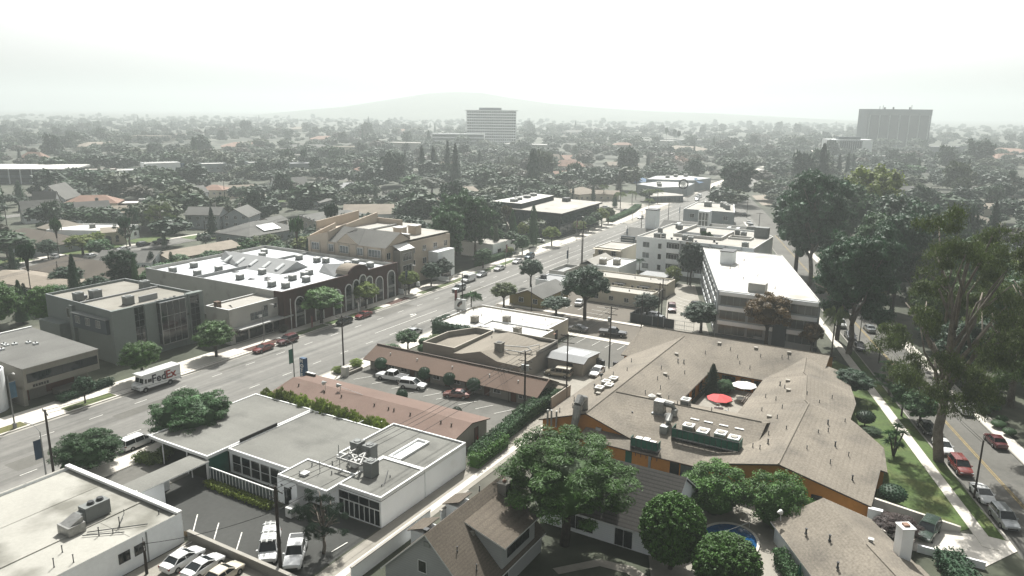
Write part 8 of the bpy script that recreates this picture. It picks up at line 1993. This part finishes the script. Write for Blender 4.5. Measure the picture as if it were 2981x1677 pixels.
for k, (x, y, lab) in enumerate(((122.0,52.6,'tall dark bin beside the pole in the small parking lot'),(123.2,52.4,'squat dark bin at the end of the row by the pole'),(123.6,50.0,'dark bin right of the pole, nearest the orange complex'))):
    t = thing('refuse_bin', lab, 'bin', x, y, group='bins by the pole'); b = MB(); b.prism(rect(x-.35,x+.35,y-.35,y+.35), .08, 1.1 if k else 1.7); b.build('body', M['metal_dark'], t); b = MB(); b.box(x-.4,x+.4,y-.4,y+.4,1.1 if k else 1.7,1.18 if k else 1.78); b.build('lid', M['trim_dark'], t)
t = thing('transformer_box', 'cluster of pale electrical cabinets by the white building door', 'cabinet', 56, 61.4)
for k, (x, y, h) in enumerate(((55.4,61.6,1.2),(55.8,60.4,1.0),(56.4,62.0,1.4))): b = MB(); b.box(x-.4,x+.4,y-.45,y+.45,0,h); b.build('cabinet', M['unit_white'], t)
for x, y, rot, lab in ((46.5,66.3,-40,'concrete wheel stop nearest the stained roof building'),(46.55,62.9,-40,'concrete wheel stop in the middle of the dark lot wall'),(46.55,59.5,-40,'concrete wheel stop beside the ladder van'),(42.9,66.1,0,'concrete wheel stop in the corner lot beside the sunroof sedan')):
    t = thing('wheel_stop', lab, 'wheel stop', x, y, group='wheel stops'); b = MB(R(rot), x, y); b.box(-.65,.65,-.09,.09,.02,.17); b.build('block', M['concrete'], t)
t = thing('traffic_cone', 'orange traffic cone at the alley end of the motel wing', 'cone', 84.2, 54.6); b = MB(); b.tube([(84.2,54.6,.05),(84.2,54.6,.75)], [.2,.04], 10); b.box(83.95,84.45,54.35,54.85,0,.05); b.build('body', M['ink_red'], t)
# wires
def wires(label, pts, n=3, gap=.9, sag=.6, r=.03, az=95):
    t = thing('power_line', label, 'wires', *pts[0]); c, s = math.cos(R(az)), math.sin(R(az))
    for k in range(n):
        o = (k-(n-1)/2)*gap; b = MB()
        for p, q in zip(pts, pts[1:]):
            P = []
            for i in range(9):
                u = i/8; P.append((p[0]+(q[0]-p[0])*u+c*o, p[1]+(q[1]-p[1])*u+s*o, p[2]+(q[2]-p[2])*u-sag*4*u*(1-u)))
            b.tube(P, r, 4)
        b.build('wire', M['wire'], t)
wires('power lines strung along the alley poles above the motel hedge', [(46.8,54,9.5),(96.6,53.9,9.4),(123,51,11.2),(152.6,52.3,9.9)], 3, .9, .9)
wires('lower cable strung from the thick dark pole over the dark parking lot', [(39.9,65.6,3.4),(46.8,54,7.2),(96.6,53.9,7.0)], 1, .5, .5, .03)
wires('service wires fanning from the transformer pole to the motel wing', [(96.6,53.9,8.2),(102.6,62,3.9)], 3, .5, .3)
wires('power lines strung along the left-hand rear poles', [(60,180,8),(104.2,195.2,6.9),(154,201.9,6.1),(214,214,8),(290,228,9)], 3, .9, .8, .03, 100)
wires('cables crossing the tree-lined street near the eucalyptus', [(101.9,-6.6,7.6),(152.6,8.6,5.0),(162.8,13.2,6)], 2, .4, .5)
wires('wires running along the near kerb of the boulevard', [(45.2,91.4,9.9),(96.8,91.6,9.7),(134.6,91.3,10.6),(204.9,95.4,10.1),(261.4,98,10.3)], 2, 1.2, .9, .028)
# ------------------------------------------------------------------ air, sun, sky, camera
b = MB(); b.box(-420, 9050, -2550, 9050, -1.0, 190.0); o = b.build('haze', [], None, at=(0,0,0)); o['kind'] = 'stuff'
m = bpy.data.materials.new('haze'); m.use_nodes = True; nt = m.node_tree
for n in list(nt.nodes):
    if n.type != 'OUTPUT_MATERIAL': nt.nodes.remove(n)
pv = nt.nodes.new('ShaderNodeVolumePrincipled'); pv.inputs['Color'].default_value = (.56,.605,.605,1); pv.inputs['Density'].default_value = HAZE; pv.inputs['Anisotropy'].default_value = .35
nt.links.new(pv.outputs[0], nt.nodes['Material Output'].inputs['Volume']); o.data.materials.append(m)
SUN_AZ, SUN_EL = 27.0, 51.0
sd_ = Vector((math.cos(R(SUN_AZ))*math.cos(R(SUN_EL)), math.sin(R(SUN_AZ))*math.cos(R(SUN_EL)), math.sin(R(SUN_EL))))
L = bpy.data.lights.new('sun', 'SUN'); L.energy = 5.0; L.angle = R(.6); L.color = (1.0,.975,.925)
lo = bpy.data.objects.new('sun', L); lo.rotation_euler = (-sd_).to_track_quat('-Z', 'Y').to_euler(); lo.location = (0,0,200); link(lo)
w = bpy.data.worlds.new('World'); SC.world = w; w.use_nodes = True; nt = w.node_tree; bg = nt.nodes['Background']
sky = nt.nodes.new('ShaderNodeTexSky'); sky.sky_type = 'NISHITA'; sky.sun_disc = False; sky.sun_elevation = R(SUN_EL); sky.sun_rotation = R(90-SUN_AZ)
sky.air_density = 1.0; sky.dust_density = 6.0; sky.ozone_density = 1.0; sky.altitude = 100
hs = nt.nodes.new('ShaderNodeHueSaturation'); hs.inputs['Saturation'].default_value = .12
nt.links.new(sky.outputs[0], hs.inputs['Color'])
tc = nt.nodes.new('ShaderNodeTexCoord'); sx = nt.nodes.new('ShaderNodeSeparateXYZ'); nt.links.new(tc.outputs['Generated'], sx.inputs[0])   # low smog bank: the sky whitens towards the horizon
mr = nt.nodes.new('ShaderNodeMapRange'); mr.interpolation_type = 'SMOOTHSTEP'; nt.links.new(sx.outputs[2], mr.inputs[0])
for k, q in zip(('From Min','From Max','To Min','To Max'), (.02,.42,SMOG,1.0)): mr.inputs[k].default_value = q
vm = nt.nodes.new('ShaderNodeVectorMath'); vm.operation = 'SCALE'; nt.links.new(hs.outputs[0], vm.inputs[0]); nt.links.new(mr.outputs[0], vm.inputs['Scale']); nt.links.new(vm.outputs[0], bg.inputs[0]); bg.inputs[1].default_value = SKY
cam = bpy.data.cameras.new('camera'); cam.sensor_width = 36; cam.lens = 2200/2981*36; cam.clip_start = .5; cam.clip_end = 30000
co = bpy.data.objects.new('camera', cam); co.location = (0,0,46)
ya, pi_, ro = R(30.28362), R(13.264538), R(-.636619)
fw = Vector((math.cos(ya)*math.cos(pi_), math.sin(ya)*math.cos(pi_), -math.sin(pi_))); rt = Vector((math.sin(ya), -math.cos(ya), 0)); dn = fw.cross(rt)
r_, d_ = rt*math.cos(ro)+dn*math.sin(ro), dn*math.cos(ro)-rt*math.sin(ro)
co.matrix_world = Matrix(((r_.x,-d_.x,-fw.x,0),(r_.y,-d_.y,-fw.y,0),(r_.z,-d_.z,-fw.z,46),(0,0,0,1)))
link(co); SC.camera = co
SC.view_settings.view_transform = 'Standard'; SC.view_settings.look = 'None'; SC.view_settings.exposure = EXPO; SC.view_settings.gamma = 1
cy = SC.cycles; cy.max_bounces = 5; cy.diffuse_bounces = 2; cy.glossy_bounces = 2; cy.transmission_bounces = 2; cy.transparent_max_bounces = 4; cy.volume_bounces = 1
cy.use_denoising = True; cy.use_adaptive_sampling = True; cy.adaptive_threshold = .015
cy.caustics_reflective = False; cy.caustics_refractive = False; cy.sample_clamp_indirect = 6
